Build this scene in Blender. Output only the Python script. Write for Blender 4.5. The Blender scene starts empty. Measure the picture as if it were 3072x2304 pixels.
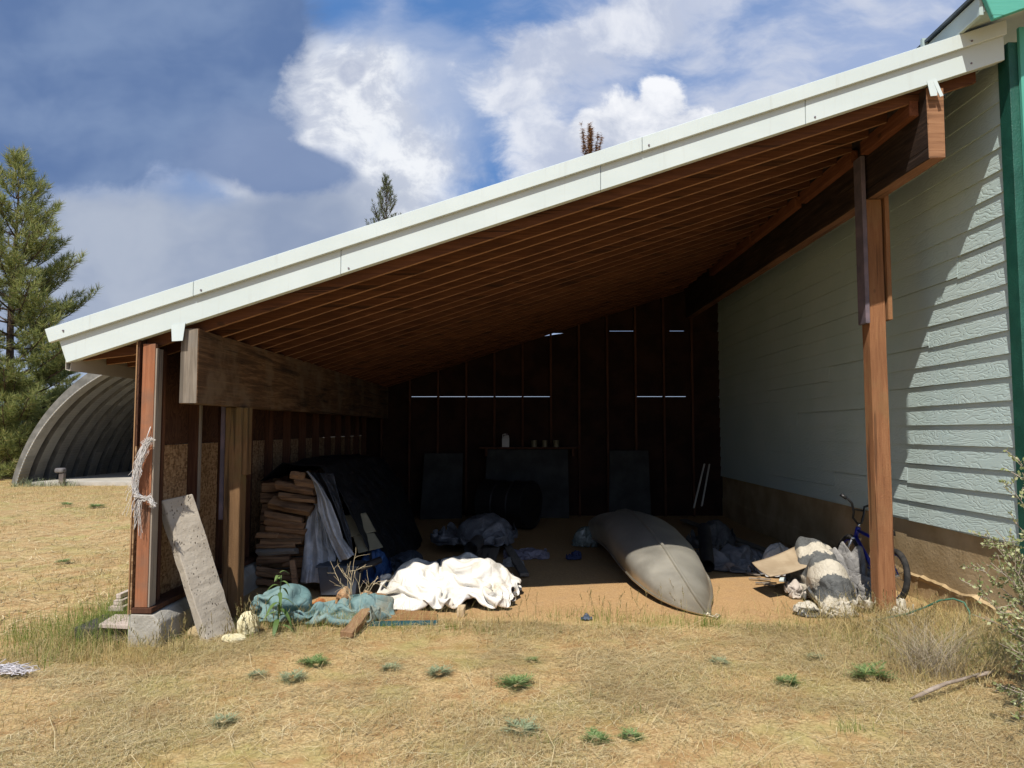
import bpy, math, random
import numpy as np
from mathutils import Vector, Matrix, Euler, Quaternion
rnd = random.Random(7); RG = np.random.default_rng(11)
SC = bpy.context.scene; COL = SC.collection
for k, v in dict(use_denoising=True, adaptive_threshold=.015, max_bounces=8, diffuse_bounces=1, glossy_bounces=3, transparent_max_bounces=6).items():
    setattr(SC.cycles, k, v)
# ---------- camera solve: pixel of the 3072x2304 frame -> world point ----------
FPX = 2100.0; CAMZ = 1.6
TH = math.atan(133/FPX); PS = math.atan(19/FPX)
_F = np.array([-math.sin(PS)*math.cos(TH), math.cos(PS)*math.cos(TH), math.sin(TH)])
_R = np.array([math.cos(PS), math.sin(PS), 0.0]); _U = np.cross(_R, _F)
def ray(px, py): return _F*FPX + _R*(px-1536) + _U*(1152-py)
def at(px, py, Y):
    v = ray(px, py); p = v*Y/v[1]; return Vector((p[0], p[1], p[2]+CAMZ))
def atz(px, py, z=0.0):
    v = ray(px, py); p = v*((z-CAMZ)/v[2]); return Vector((p[0], p[1], z))
# ---------- noise ----------
_T = np.random.default_rng(5).random((16, 256, 256))
def vn(x, y, s=0):
    x = np.asarray(x, float); y = np.asarray(y, float); t = _T[s % 16]
    ix = np.floor(x).astype(int); iy = np.floor(y).astype(int); fx = x-ix; fy = y-iy
    fx = fx*fx*(3-2*fx); fy = fy*fy*(3-2*fy); a = ix & 255; b = iy & 255; c = (ix+1) & 255; d = (iy+1) & 255
    return (t[a, b]*(1-fx)+t[c, b]*fx)*(1-fy)+(t[a, d]*(1-fx)+t[c, d]*fx)*fy
def fbm(x, y, s=0, o=4):
    r = 0; a = .5
    for k in range(o): r = r+a*vn(np.asarray(x)*2**k+k*17.3, np.asarray(y)*2**k+k*9.1, s+k); a *= .5
    return r
def tri(t): return np.abs((t % 1.0)*2-1)
def crumple(u, v, seed, freq=3.0, n=9):
    """piecewise straight folds like creased plastic, about -1..1"""
    g = np.random.default_rng(seed); r = 0*u; tot = 0
    wu = u+.35*(fbm(u*freq*.5+3, v*freq*.5, seed, 3)-.5); wv = v+.35*(fbm(u*freq*.5, v*freq*.5+7, seed+3, 3)-.5)
    for k in range(n):
        a = g.uniform(0, 6.283); f = freq*g.uniform(.6, 2.6); am = 1/(f**.85)
        m = fbm(u*freq*.45+k*3, v*freq*.45-k*2, seed+k, 2)*1.6
        r = r+am*(tri((wu*math.cos(a)+wv*math.sin(a))*f*.5+g.uniform(0, 1))-.5)*2*m; tot += am*.75
    return r/tot
def gz(x, y):
    x = np.asarray(x, float); y = np.asarray(y, float)
    z = .05*(fbm(x*.35, y*.35, 1, 3)-.45)+.035*(fbm(x*1.7, y*1.7, 2, 3)-.45)
    s = np.clip((x-2.9)/.8, 0, 1); z = z+.12*s*s*(3-2*s)*np.clip((6.4-y)/1.2, 0, 1)
    far = np.clip((np.hypot(x, y)-40)/200, 0, 1); z = z+far*1.2
    return z
def g0(x, y): return float(gz(x, y))
# ---------- meshes ----------
class MB:
    def __init__(s): s.v = []; s.f = []; s.m = []
    def add(s, vs, fs, mi=0):
        b = len(s.v); s.v += [tuple(p) for p in vs]; s.f += [tuple(b+i for i in f) for f in fs]; s.m += [mi]*len(fs)
    def box(s, x0, x1, y0, y1, z0, z1, mi=0):
        s.add([(x, y, z) for z in (z0, z1) for y in (y0, y1) for x in (x0, x1)],
              [(0, 2, 3, 1), (4, 5, 7, 6), (0, 1, 5, 4), (2, 6, 7, 3), (0, 4, 6, 2), (1, 3, 7, 5)], mi)
    def hexa(s, p, mi=0):
        s.add(p, [(0, 3, 2, 1), (4, 5, 6, 7), (0, 1, 5, 4), (1, 2, 6, 5), (2, 3, 7, 6), (3, 0, 4, 7)], mi)
    def bar(s, a, b, w, h, up=(0, 0, 1), mi=0, seg=1, jit=0, w2=None, h2=None):
        """rectangular bar from a to b, w across, h along up"""
        a = Vector(a); b = Vector(b); d = (b-a).normalized(); up = Vector(up)
        x = d.cross(up).normalized(); z = x.cross(d); w2 = w2 or w; h2 = h2 or h; rows = []
        for i in range(seg+1):
            t = i/seg; c = a.lerp(b, t); W = w+(w2-w)*t; H = h+(h2-h)*t; r = []
            for sx, sz in ((-1, -1), (1, -1), (1, 1), (-1, 1)):
                q = c+x*(sx*W/2)+z*(sz*H/2)
                if jit: q += Vector([rnd.uniform(-jit, jit) for _ in range(3)])
                r.append(q)
            rows.append(r)
        vs = [q for r in rows for q in r]; fs = [(0, 1, 2, 3), tuple(4*seg+i for i in (3, 2, 1, 0))]
        for i in range(seg):
            for k in range(4):
                n = (k+1) % 4; fs.append((4*i+k, 4*i+4+k, 4*i+4+n, 4*i+n))
        s.add(vs, fs, mi)
    def tube(s, pts, r, n=8, mi=0, cap=True, r2=None):
        pts = [Vector(p) for p in pts]; N = len(pts); vs = []; fs = []; up = None
        for i, p in enumerate(pts):
            d = (pts[min(i+1, N-1)]-pts[max(i-1, 0)]).normalized()
            if up is None: up = Vector((0, 0, 1)) if abs(d.z) < .9 else Vector((1, 0, 0))
            x = d.cross(up)
            if x.length < 1e-4: x = d.cross(Vector((1, .3, .2)))
            x.normalize(); up = x.cross(d); R = r if r2 is None else r+(r2-r)*i/(N-1)
            if isinstance(r, (list, tuple)): R = r[i]
            for k in range(n):
                a = 2*math.pi*k/n; vs.append(p+x*(R*math.cos(a))+up*(R*math.sin(a)))
        for i in range(N-1):
            for k in range(n):
                m = (k+1) % n; fs.append((i*n+k, i*n+m, (i+1)*n+m, (i+1)*n+k))
        if cap: fs.append(tuple(range(n-1, -1, -1))); fs.append(tuple((N-1)*n+k for k in range(n)))
        s.add(vs, fs, mi)
    def ring(s, c, ax, R, r, n=28, m=8, mi=0):
        c = Vector(c); ax = Vector(ax).normalized(); x = ax.orthogonal().normalized(); y = ax.cross(x); vs = []; fs = []
        for i in range(n):
            a = 2*math.pi*i/n; d = x*math.cos(a)+y*math.sin(a)
            for k in range(m):
                b = 2*math.pi*k/m; vs.append(c+d*(R+r*math.cos(b))+ax*(r*math.sin(b)))
        for i in range(n):
            for k in range(m):
                j = (i+1) % n; l = (k+1) % m; fs.append((i*m+k, j*m+k, j*m+l, i*m+l))
        s.add(vs, fs, mi)
    def grid(s, P, mi=0, closed_u=False):
        P = np.asarray(P); n, m = P.shape[:2]; vs = P.reshape(-1, 3).tolist(); fs = []
        for i in range(n-1 if not closed_u else n):
            for k in range(m-1):
                j = (i+1) % n; fs.append((i*m+k, j*m+k, j*m+k+1, i*m+k+1))
        s.add(vs, fs, mi)
def setprops(o, label=None, cat=None, group=None, kind=None):
    if label: o['label'] = label
    if cat: o['category'] = cat
    if group: o['group'] = group
    if kind: o['kind'] = kind
    return o
def empty(name, loc, label, cat, group=None):
    o = bpy.data.objects.new(name, None); COL.objects.link(o); o.location = loc; o.empty_display_size = .1
    return setprops(o, label, cat, group)
WL = {}
def put(name, me, mats, parent=None, loc=None, smooth=False, bev=0, seg=1):
    for m in (mats if isinstance(mats, (list, tuple)) else [mats]): me.materials.append(m)
    o = bpy.data.objects.new(name, me); COL.objects.link(o)
    off = Vector((0, 0, 0))
    if parent is not None: o.parent = parent; off = WL[parent.name] if parent.name in WL else Vector(parent.location)
    elif loc is not None: o.location = loc; off = Vector(loc)
    WL[o.name] = off
    if off.length > 0: me.transform(Matrix.Translation(-off))
    if smooth: me.polygons.foreach_set('use_smooth', [True]*len(me.polygons))
    if bev:
        b = o.modifiers.new('edge', 'BEVEL'); b.width = bev; b.segments = seg; b.limit_method = 'ANGLE'; b.angle_limit = .6
    return o
def build(name, mb, mats, parent=None, loc=None, smooth=False, bev=0, seg=1):
    me = bpy.data.meshes.new(name); me.from_pydata(mb.v, [], mb.f)
    if any(mb.m): me.polygons.foreach_set('material_index', mb.m)
    me.validate(); me.update()
    return put(name, me, mats, parent, loc, smooth, bev, seg)
def mesh_np(name, V, F):
    me = bpy.data.meshes.new(name); V = np.ascontiguousarray(V, np.float32).reshape(-1, 3); F = np.ascontiguousarray(F, np.int32); n = F.shape[1]
    me.vertices.add(len(V)); me.vertices.foreach_set('co', V.ravel())
    me.loops.add(F.size); me.loops.foreach_set('vertex_index', F.ravel())
    me.polygons.add(len(F)); me.polygons.foreach_set('loop_start', np.arange(0, F.size, n, dtype=np.int32))
    me.update(calc_edges=True); return me
def base_of(mb):
    a = np.array(mb.v); c = a.mean(0); return Vector((c[0], c[1], a[:, 2].min()))
def thing(name, mb, mats, label, cat, group=None, smooth=False, bev=0, seg=1, kind=None):
    o = build(name, mb, mats, None, base_of(mb), smooth, bev, seg); return setprops(o, label, cat, group, kind)
def folded(key):
    n, m, s = CLOTHS[key]; d = np.array(s, int).reshape(3, n, m)
    d[:, :, 0] = np.cumsum(d[:, :, 0], 1); q = np.cumsum(d, 2).transpose(1, 2, 0)*.003
    p = np.pad(q, ((1, 1), (1, 1), (0, 0)), 'edge'); q = q*.8+.05*(p[:-2, 1:-1]+p[2:, 1:-1]+p[1:-1, :-2]+p[1:-1, 2:]); return q
def pile(name, key, mat, cx, cy, sx, sy, sz, label, cat, rot=0, crop=(0, 1, 0, 1), rnd_=.13, group=None, sub=1, lift=0, skew=0, dome=0):
    """a bunched sheet placed at cx, cy; scaled, turned, corners rounded"""
    q = folded(key); n, m = q.shape[:2]; q = q[int(crop[0]*n):int(crop[1]*n), int(crop[2]*m):int(crop[3]*m)].copy()
    q[..., :2] -= (q[..., :2].max((0, 1))+q[..., :2].min((0, 1)))/2; h = np.abs(q[..., :2]).max((0, 1)); u = q[..., 0]/h[0]; v = q[..., 1]/h[1]
    q[..., 0] *= (1-rnd_*v*v)*(1+.12*(fbm(v*1.3+cx, u*.6+cy, 3, 2)-.5)*2); q[..., 1] *= (1-rnd_*u*u)*(1+.16*(fbm(u*1.3+cx, v*.6+cy, 5, 2)-.5)*2)
    x = q[..., 0]*sx+skew*q[..., 2]; y = q[..., 1]*sy; c, s = math.cos(rot), math.sin(rot); X = cx+x*c-y*s; Y = cy+x*s+y*c
    Z = gz(X, Y)+q[..., 2]*sz+lift+dome*np.clip(1-u*u, 0, 1)*np.clip(1-v*v, 0, 1); b = MB(); b.grid(np.stack([X, Y, Z], -1)); o = thing(name, b, mat, label, cat, group, smooth=True)
    if sub: k = o.modifiers.new('smooth', 'SUBSURF'); k.levels = sub; k.render_levels = sub
    k = o.modifiers.new('thick', 'SOLIDIFY'); k.thickness = .002; return o
# ---------- materials ----------
def S(r, g, b):
    f = lambda c: (c/255)/12.92 if c <= 10 else ((c/255+.055)/1.055)**2.4
    return (f(r), f(g), f(b), 1)
def L(r, g, b): return (r, g, b, 1)
class NT:
    dim = '3D'
    def __init__(s, tree): s.t = tree; s.n = tree.nodes; s.l = tree.links
    def node(s, typ, ins=None, **pr):
        x = s.n.new(typ)
        for k, v in pr.items(): setattr(x, k, v)
        for k, v in (ins or {}).items(): s.set(x, k, v)
        return x
    def set(s, x, k, v):
        i = x.inputs[k]
        if isinstance(v, bpy.types.NodeSocket): s.l.new(v, i)
        else: i.default_value = v
    def co(s, kind='Object'): return s.node('ShaderNodeTexCoord').outputs[kind]
    def map(s, v, sc=(1, 1, 1), loc=(0, 0, 0), rot=(0, 0, 0), typ='POINT'):
        return s.node('ShaderNodeMapping', {0: v, 1: loc, 2: rot, 3: sc}, vector_type=typ).outputs[0]
    def noise(s, v, sc=5, det=4, ro=.55, dis=0, col=False):
        x = s.node('ShaderNodeTexNoise', {'Vector': v, 'Scale': sc, 'Detail': det, 'Roughness': ro, 'Distortion': dis}, noise_dimensions=s.dim); return x.outputs['Color' if col else 'Fac']
    def vor(s, v, sc=5, feat='F1', out='Distance', rnd_=1):
        return s.node('ShaderNodeTexVoronoi', {'Vector': v, 'Scale': sc, 'Randomness': rnd_}, feature=feat).outputs[out]
    def wave(s, v, sc=5, dis=2, det=2, dsc=1, axis='X', prof='SIN', typ='BANDS'):
        return s.node('ShaderNodeTexWave', {'Vector': v, 'Scale': sc, 'Distortion': dis, 'Detail': det, 'Detail Scale': dsc}, wave_type=typ, bands_direction=axis, wave_profile=prof).outputs['Fac']
    def ramp(s, f, stops, interp='LINEAR'):
        x = s.node('ShaderNodeValToRGB', {0: f}); e = x.color_ramp.elements; x.color_ramp.interpolation = interp
        while len(e) < len(stops): e.new(.5)
        for i, (p, c) in enumerate(stops):
            e[i].position = p; e[i].color = c if not isinstance(c, (int, float)) else (c, c, c, 1)
        return x.outputs[0]
    def mix(s, f, a, b, bl='MIX'):
        x = s.node('ShaderNodeMix', data_type='RGBA', blend_type=bl); x.clamp_factor = True
        for i, v in ((0, f), (6, a), (7, b)): s.set(x, i, v)
        return x.outputs[2]
    def math(s, op, a, b=0, clamp=False):
        x = s.node('ShaderNodeMath', {0: a, 1: b}, operation=op); x.use_clamp = clamp; return x.outputs[0]
    def mr(s, v, a, b, c=0, d=1, typ='SMOOTHSTEP'):
        return s.node('ShaderNodeMapRange', {0: v, 1: a, 2: b, 3: c, 4: d}, interpolation_type=typ).outputs[0]
    def bump(s, h, st=.3, dist=.01, nrm=None):
        x = s.node('ShaderNodeBump', {'Height': h, 'Strength': st, 'Distance': dist})
        if nrm: s.l.new(nrm, x.inputs['Normal'])
        return x.outputs[0]
    def orand(s): return s.node('ShaderNodeObjectInfo').outputs['Random']
    def irand(s): return s.node('ShaderNodeNewGeometry').outputs['Random Per Island']
def M(name, rough=.85, metal=0, spec=.3):
    m = bpy.data.materials.new(name); m.use_nodes = True; t = NT(m.node_tree); b = m.node_tree.nodes['Principled BSDF']
    t.b = b; t.m = m; b.inputs['Roughness'].default_value = rough; b.inputs['Metallic'].default_value = metal
    b.inputs['Specular IOR Level'].default_value = spec
    t.col = lambda c: t.set(b, 'Base Color', c); t.nrm = lambda c: t.set(b, 'Normal', c); t.rough = lambda c: t.set(b, 'Roughness', c)
    return t
def wood(name, dark, mid, light, axis='z', fine=1.0, bump=.4, rough=.85, grey=None, saw=False, stain=None):
    t = M(name, rough); c = t.co()
    st = {'x': (.06, 1, 1), 'y': (1, .06, 1), 'z': (1, 1, .06)}[axis]
    r = t.orand(); off = t.node('ShaderNodeCombineXYZ', {0: t.math('MULTIPLY', r, 31), 1: t.math('MULTIPLY', r, 17), 2: t.math('MULTIPLY', r, 23)}).outputs[0]
    c2 = t.node('ShaderNodeVectorMath', {0: c, 1: off}, operation='ADD').outputs[0]
    v = t.map(c2, st); n1 = t.noise(v, 38*fine, 5, .6, .6); n2 = t.noise(v, 130*fine, 3, .6); n3 = t.noise(c2, 1.6, 3, .55)
    h = t.math('ADD', t.math('MULTIPLY', n1, .7), t.math('MULTIPLY', n2, .3))
    col = t.ramp(h, [(.3, dark), (.5, mid), (.72, light)])
    col = t.mix(t.mr(n3, .35, .7, 0, .45), col, dark)
    col = t.mix(t.math('MULTIPLY', t.math('SUBTRACT', r, .2), .35, True), col, light)
    if grey: col = t.mix(t.mr(t.noise(c2, 2.3, 4, .6), .45, .65, 0, .75), col, grey)
    if stain:
        sv = t.map(c2, {'x': (.09, 1, 1), 'y': (1, .09, 1), 'z': (1, 1, .09)}[axis])
        col = t.mix(t.mr(t.noise(sv, 9, 6, .7), .5, .66, 0, .85), col, stain)
    hh = h
    if saw:
        w = t.wave(t.map(c2, (1, 1, 1), rot=(0, .25, .2)), 45, 3, 2, 2, 'Z'); hh = t.math('ADD', h, t.math('MULTIPLY', w, .5))
        col = t.mix(t.mr(w, .55, .95, 0, .35), col, light)
    ck = t.noise(t.map(c2, {'x': (.035, 1, 1), 'y': (1, .035, 1), 'z': (1, 1, .035)}[axis]), 22*fine, 2, .4); ck = t.mr(ck, .63, .68); col = t.mix(t.math('MULTIPLY', ck, .5), col, L(.012, .008, .006))
    kn = t.vor(t.map(c2, {'x': (.55, 1, 1), 'y': (1, .55, 1), 'z': (1, 1, .55)}[axis]), 3.1); col = t.mix(t.mr(kn, .07, .035, 0, .7), col, L(.05, .025, .014))
    t.col(col); t.nrm(t.bump(t.math('SUBTRACT', hh, ck), bump, .006)); return t.m
def plain(name, c1, c2, sc=6, rough=.85, bump=.2, bsc=60, metal=0, spec=.3, bd=.004):
    t = M(name, rough, metal, spec); c = t.co(); t.col(t.mix(t.mr(t.noise(c, sc, 5, .6), .35, .68), c1, c2))
    if bump: t.nrm(t.bump(t.noise(c, bsc, 3, .6), bump, bd))
    return t.m
def leafmat(name, stops, rough=.7, trans=.25):
    t = M(name, rough, 0, .25); r = t.irand(); col = t.ramp(r, stops); n = t.noise(t.co(), 1.3, 3, .6)
    col = t.mix(t.mr(n, .4, .7, 0, .4), col, stops[0][1]); t.col(col)
    if trans:
        tr = t.node('ShaderNodeBsdfTranslucent', {'Color': col}); mx = t.node('ShaderNodeMixShader', {0: trans})
        t.l.new(t.b.outputs[0], mx.inputs[1]); t.l.new(tr.outputs[0], mx.inputs[2])
        t.l.new(mx.outputs[0], t.n['Material Output'].inputs[0])
    return t.m
# folded cloth shapes: rows of 3 mm steps along each grid row (x, y, z in turn)
CLOTHS = {}
CLOTHS['white'] = (66, 60, [-156,-7,-5,1,-8,1,2,-4,-4,-1,-5,4,2,-2,-2,-2,-1,-1,-2,-3,2,8,8,6,-1,-6,-6,-6,-8,-7,-2,1,2,-3,1,3,-2,-2,0,5,0,3,-2,-1,2,2,-2,-4,-1,4,2,4,-6,0,3,11,8,-2,
1,2,-1,-7,-7,-5,-2,4,-2,-6,-6,-1,-5,3,-1,0,-3,-2,-2,-1,-1,0,5,10,11,3,-6,-5,-6,-8,-4,4,-3,-2,-2,2,2,8,-2,-4,-4,0,0,0,9,4,0,0,-3,-7,-2,2,5,5,-6,-9,4,9,3,
-1,0,2,-4,-7,-9,-7,4,1,-5,-6,-4,-3,-1,-3,-1,0,-1,-1,0,-1,1,3,8,10,9,-4,-6,-6,-8,-3,7,-1,0,2,-4,1,-4,5,7,0,-6,-5,-1,-3,9,11,3,-6,-6,-3,2,0,4,6,-8,-9,-4,
4,2,-1,-1,5,-8,-7,-8,-3,-2,-1,0,-8,-3,-4,0,1,-1,1,0,-1,0,0,1,6,9,9,2,-8,-7,-7,-4,7,6,-6,7,7,-4,-2,-4,-5,8,7,-6,-5,-7,-2,10,10,9,-3,-6,-1,-4,-4,8,0,-6,-3,
-4,-4,-3,-1,4,-2,-10,-6,-6,-5,2,-3,-2,-2,1,0,0,0,0,0,0,0,-1,0,1,2,11,7,-4,-8,-9,-4,4,8,-4,7,6,9,-3,-3,-3,-9,-2,6,0,-4,-6,-2,8,11,11,0,-3,-4,-3,-2,0,-2,
1,-1,-1,-3,-4,-3,2,1,-7,-8,1,-1,6,-2,-1,0,1,0,1,0,0,0,0,0,-2,-8,-1,3,10,-1,-4,-7,-6,2,7,3,1,8,3,11,-1,-6,-4,-8,-4,0,2,0,-2,-1,3,11,11,5,-2,-5,-1,-1,-3,
-2,2,3,-2,-3,-4,-3,-1,0,1,-10,-2,8,6,3,0,0,1,0,0,2,0,0,0,-1,-9,-11,-3,6,2,-3,0,-5,0,6,3,-7,7,6,6,10,5,-5,-5,-6,-4,1,-4,0,5,-5,3,8,10,9,0,-4,-2,-5,1,-2,
0,8,-2,-4,-2,-3,-3,-2,2,-6,-2,6,10,4,2,1,1,0,0,1,0,1,-1,-7,-12,-11,-5,5,1,1,1,1,0,2,-6,-6,5,9,9,4,8,2,-6,-8,-4,3,-4,6,2,-3,4,4,9,4,5,0,-7,-4,2,-3,3,5,3,
-3,-4,-1,-3,-6,5,-3,1,2,8,8,3,3,0,1,0,0,1,0,-6,-11,-12,-10,0,2,2,1,2,1,-2,-9,-4,1,6,8,4,1,7,5,-6,-2,-1,2,2,2,3,-1,-1,7,8,4,5,-2,-9,-3,-1,3,4,6,2,-2,-3,
-2,-5,-10,7,1,1,2,3,8,8,1,3,0,0,1,0,-4,-11,-11,-12,-4,1,0,1,0,3,-4,-7,-3,2,-2,6,-3,4,5,5,6,4,-1,1,1,1,1,6,-1,0,-1,11,6,-1,-4,-6,-3,5,2,6,3,3,-1,-5,0,-9,
-8,12,1,1,2,2,3,7,6,2,0,1,2,-3,-10,-11,-11,-9,-1,-1,1,0,-1,-6,-2,1,2,-3,0,-1,3,4,5,5,8,0,4,3,0,-3,3,3,4,0,-2,2,10,1,-2,-7,-6,4,8,6,3,-1,2,-3,-4,-7,-8,12,
1,0,2,2,3,3,6,5,-2,0,1,-6,-10,-11,-11,-3,-1,-1,0,-3,-2,-2,1,0,-3,-3,1,0,-1,4,6,7,7,2,5,3,-5,2,2,4,4,1,-2,-1,8,4,-1,-7,-7,3,9,6,1,4,0,-4,-7,-9,-10,12,0,
1,2,2,2,2,4,4,-2,-6,-6,2,-10,-10,-6,-2,1,-3,-3,0,-2,-2,1,-7,-3,3,-1,-3,2,1,7,8,3,6,8,-1,-3,5,4,0,3,4,-2,-2,5,5,-6,-3,-4,3,7,7,-2,6,-3,-8,-9,-9,-9,12,0,
1,2,1,2,2,3,1,-2,-5,-9,-4,-5,-6,-4,-2,1,-2,-4,-1,-1,0,-6,-5,1,1,-1,-4,3,1,1,4,5,7,3,5,4,-2,5,5,0,7,-2,-2,3,1,2,-3,-4,2,4,7,-1,-5,-3,-7,-9,-11,-11,11,1,
0,2,2,2,1,2,2,-4,-9,-9,-4,-1,-4,-4,-3,-4,2,-5,2,-1,-3,-6,-3,-2,-4,0,4,2,-2,3,3,5,6,4,1,3,2,5,3,3,6,0,1,-2,4,0,-2,-2,0,2,1,2,-9,-9,-7,-7,-10,-10,12,0,1,
2,2,1,1,3,-1,-10,-10,-6,-1,1,-5,-4,-3,-5,-3,1,1,1,-4,-5,-6,0,-3,-2,-4,4,5,3,5,3,7,2,-1,2,4,4,6,4,3,2,2,-1,-4,1,3,-1,-2,-2,0,-6,-5,-5,-9,-7,-9,-7,12,0,1,
2,1,1,2,2,-7,-11,-7,-3,-3,0,-2,-3,-5,-7,-2,2,-3,-1,0,-8,-5,-4,-2,-3,-3,6,8,5,6,3,5,2,-1,4,1,5,4,6,-2,0,6,5,-3,-3,-2,2,0,-2,-4,-3,-4,-6,-9,-9,-7,-3,5,3,
4,2,2,1,2,-3,-10,-7,-5,-3,-5,-3,2,-2,-6,-6,-2,-5,-4,-1,2,-2,-5,-4,-3,-3,-3,-1,6,2,10,10,6,2,-3,2,4,4,1,3,3,0,6,8,-3,-3,-5,2,3,-1,-6,-6,-5,-4,-7,-9,-8,-8,
-5,10,9,6,2,2,0,-8,-7,-4,-6,-5,-6,-2,3,-2,-6,-8,-6,-1,-5,-1,2,1,-4,-3,-4,-3,-1,2,2,0,-1,8,13,5,1,1,4,3,0,2,4,1,3,9,0,-7,0,0,3,-1,-6,-5,-5,-5,-8,-9,-11,
-9,5,8,10,7,8,2,-4,-6,-5,-6,-6,-7,-4,-2,0,1,-10,-5,-6,-5,-4,-3,1,0,-1,-1,1,-4,2,4,1,-2,-1,-1,6,12,8,2,2,1,-2,-6,2,8,8,7,1,-7,2,1,2,-2,-3,-4,-8,-9,-9,-9,
-12,-6,6,7,9,8,9,5,-4,-6,-7,-8,-5,-3,-2,-3,-2,-5,-10,-4,-5,-1,-3,-2,-1,-1,-1,2,-2,-1,4,3,1,-1,-1,-2,-2,7,14,9,-1,-3,-6,-3,2,8,8,6,-4,4,1,3,1,-2,-2,-8,-10,
-10,-9,-9,-10,-2,8,7,8,9,7,4,-1,-8,-8,-6,-4,-1,-5,-8,-6,-6,0,-3,-4,-3,0,-3,-1,-1,-2,1,-3,5,2,3,2,-1,-1,-2,-1,0,8,15,-1,-4,-5,-6,2,6,5,6,4,6,5,2,0,-1,-5,
-11,-9,-10,-9,-10,-6,-6,8,6,9,8,5,5,-2,-5,-6,-6,-6,-8,-9,-7,-3,2,1,-4,-5,-1,-2,-1,-4,0,-2,-2,3,-2,1,0,3,2,2,1,1,0,0,13,-2,-4,0,-4,-3,9,8,5,5,5,6,2,1,-4,
-8,-10,-8,-9,-10,-8,-5,-6,7,6,9,9,2,-5,-1,1,2,-7,-9,-9,-9,-3,-4,0,1,-2,-2,-4,-1,-3,-1,-3,-3,4,1,-2,2,-1,-1,0,4,4,3,0,-1,6,1,-5,0,-4,0,2,10,6,7,5,7,5,-3,
-5,-9,-8,-7,-9,-9,-8,-6,-4,10,4,7,8,0,-3,-5,1,6,-6,-9,-10,-6,-6,-3,2,2,0,-3,-4,-6,-2,2,-2,-2,5,-2,-1,3,-1,0,-1,0,4,0,6,1,-1,2,-5,0,-1,0,1,2,6,9,10,8,3,
-3,-6,-8,-7,-7,-9,-8,-8,-5,-3,12,1,2,2,3,-3,3,-5,7,-5,-8,-8,-7,-5,-4,0,4,-3,2,-5,-5,-4,0,2,-4,8,-3,0,2,0,1,-4,0,1,2,6,0,3,-3,-4,2,0,0,2,0,5,7,8,10,1,0,
-6,-7,-6,-7,-8,-8,-7,-6,-2,11,1,0,2,-2,-1,0,1,5,-4,-8,-8,-9,-4,-2,0,1,0,-2,0,-5,-8,-4,1,0,9,1,2,0,-1,-1,-2,0,1,3,-4,7,6,-4,-3,0,2,-3,-3,2,8,9,7,6,3,1,-6,
-4,-7,-8,-8,-8,-6,-8,1,12,0,1,-1,-6,-5,2,8,2,-5,-9,-10,-7,-1,0,2,1,-1,-3,-1,-8,-9,-2,1,1,3,9,0,1,-3,0,0,-1,0,-3,3,6,0,3,-3,-1,0,-3,-1,0,5,9,10,8,4,-2,-2,
-5,-8,-7,-9,-9,-6,-6,-1,12,-1,-2,-10,-8,-4,5,8,1,-5,-8,-4,-6,1,1,2,1,-1,-4,-9,-7,-3,0,0,1,0,9,3,-3,0,-1,1,-3,-7,0,7,4,2,1,-2,2,-3,0,-6,1,6,1,10,10,1,8,
0,-6,-7,-9,-8,-8,-5,-5,-5,11,-4,-9,-9,-8,0,-1,7,1,-3,0,-5,-4,-1,1,5,1,-1,-8,-9,-6,-5,2,2,-6,4,6,6,-1,-1,-5,-3,-1,1,1,5,0,5,-1,2,-4,2,-5,-5,0,6,-1,6,10,
10,6,-1,-6,-4,-8,-8,-7,-4,-5,-5,8,-8,-8,-9,-6,0,-2,5,3,-3,0,-2,-3,-2,0,4,4,-3,-9,-8,-6,-6,2,-2,-4,6,4,-3,-1,5,-5,1,3,0,-3,3,4,4,0,2,-1,-5,-5,2,-3,-1,3,
5,10,11,8,-5,-2,-2,-7,-8,-5,-4,-5,-6,8,-8,-9,-9,-6,-1,2,2,-1,1,-6,0,2,-2,2,-3,4,1,-8,-7,-7,-6,-6,-2,5,2,3,-3,4,3,-3,-2,-6,-3,-2,1,12,6,3,4,1,-5,-6,2,-8,
3,1,4,5,7,11,3,-3,-4,-3,-6,-4,-5,-5,-6,7,-8,-9,-8,-5,-5,1,1,3,1,-4,-3,0,3,-3,2,-2,1,-5,-7,-7,-7,-2,-2,3,6,-2,-1,0,-1,-4,-3,1,0,0,-1,5,12,5,-3,5,-1,-7,-6,
0,3,4,2,2,3,6,5,3,-1,-2,-5,-5,-4,-6,-7,5,-7,-10,-7,-5,-7,-4,0,1,2,3,-1,2,-1,0,-1,4,-4,-4,-7,-7,-3,-2,-3,3,2,1,-4,-8,0,2,4,1,1,-2,-1,1,11,6,1,3,-2,-7,-4,
2,1,3,2,4,3,4,5,0,2,-4,-1,-5,-4,-7,-5,-4,-6,-2,-11,0,-4,-2,-1,-1,2,1,1,0,1,1,-1,2,-4,-8,-3,-4,-2,-3,-4,0,6,-3,-4,-7,4,3,3,0,2,-2,0,0,3,8,7,-4,0,-3,-3,-4,
1,-8,4,8,9,2,8,3,-5,4,-2,-5,-5,-7,-3,-6,-8,4,-1,1,-2,-2,-1,-2,-1,3,2,1,-2,0,1,-5,-6,1,-1,-5,-2,-4,-2,-1,-1,1,-5,-3,5,4,2,-3,1,3,0,-1,-1,10,5,0,-2,-1,-5,
-4,-9,-7,3,10,9,-1,2,3,9,3,-3,1,-7,-4,-2,-9,3,7,2,3,0,-2,-2,-1,-1,-2,4,2,-2,-2,-6,-7,1,4,-1,-7,-2,-3,-1,-4,1,-1,0,-2,3,3,1,-2,2,3,1,-1,-2,9,4,0,1,-2,-8,
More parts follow.
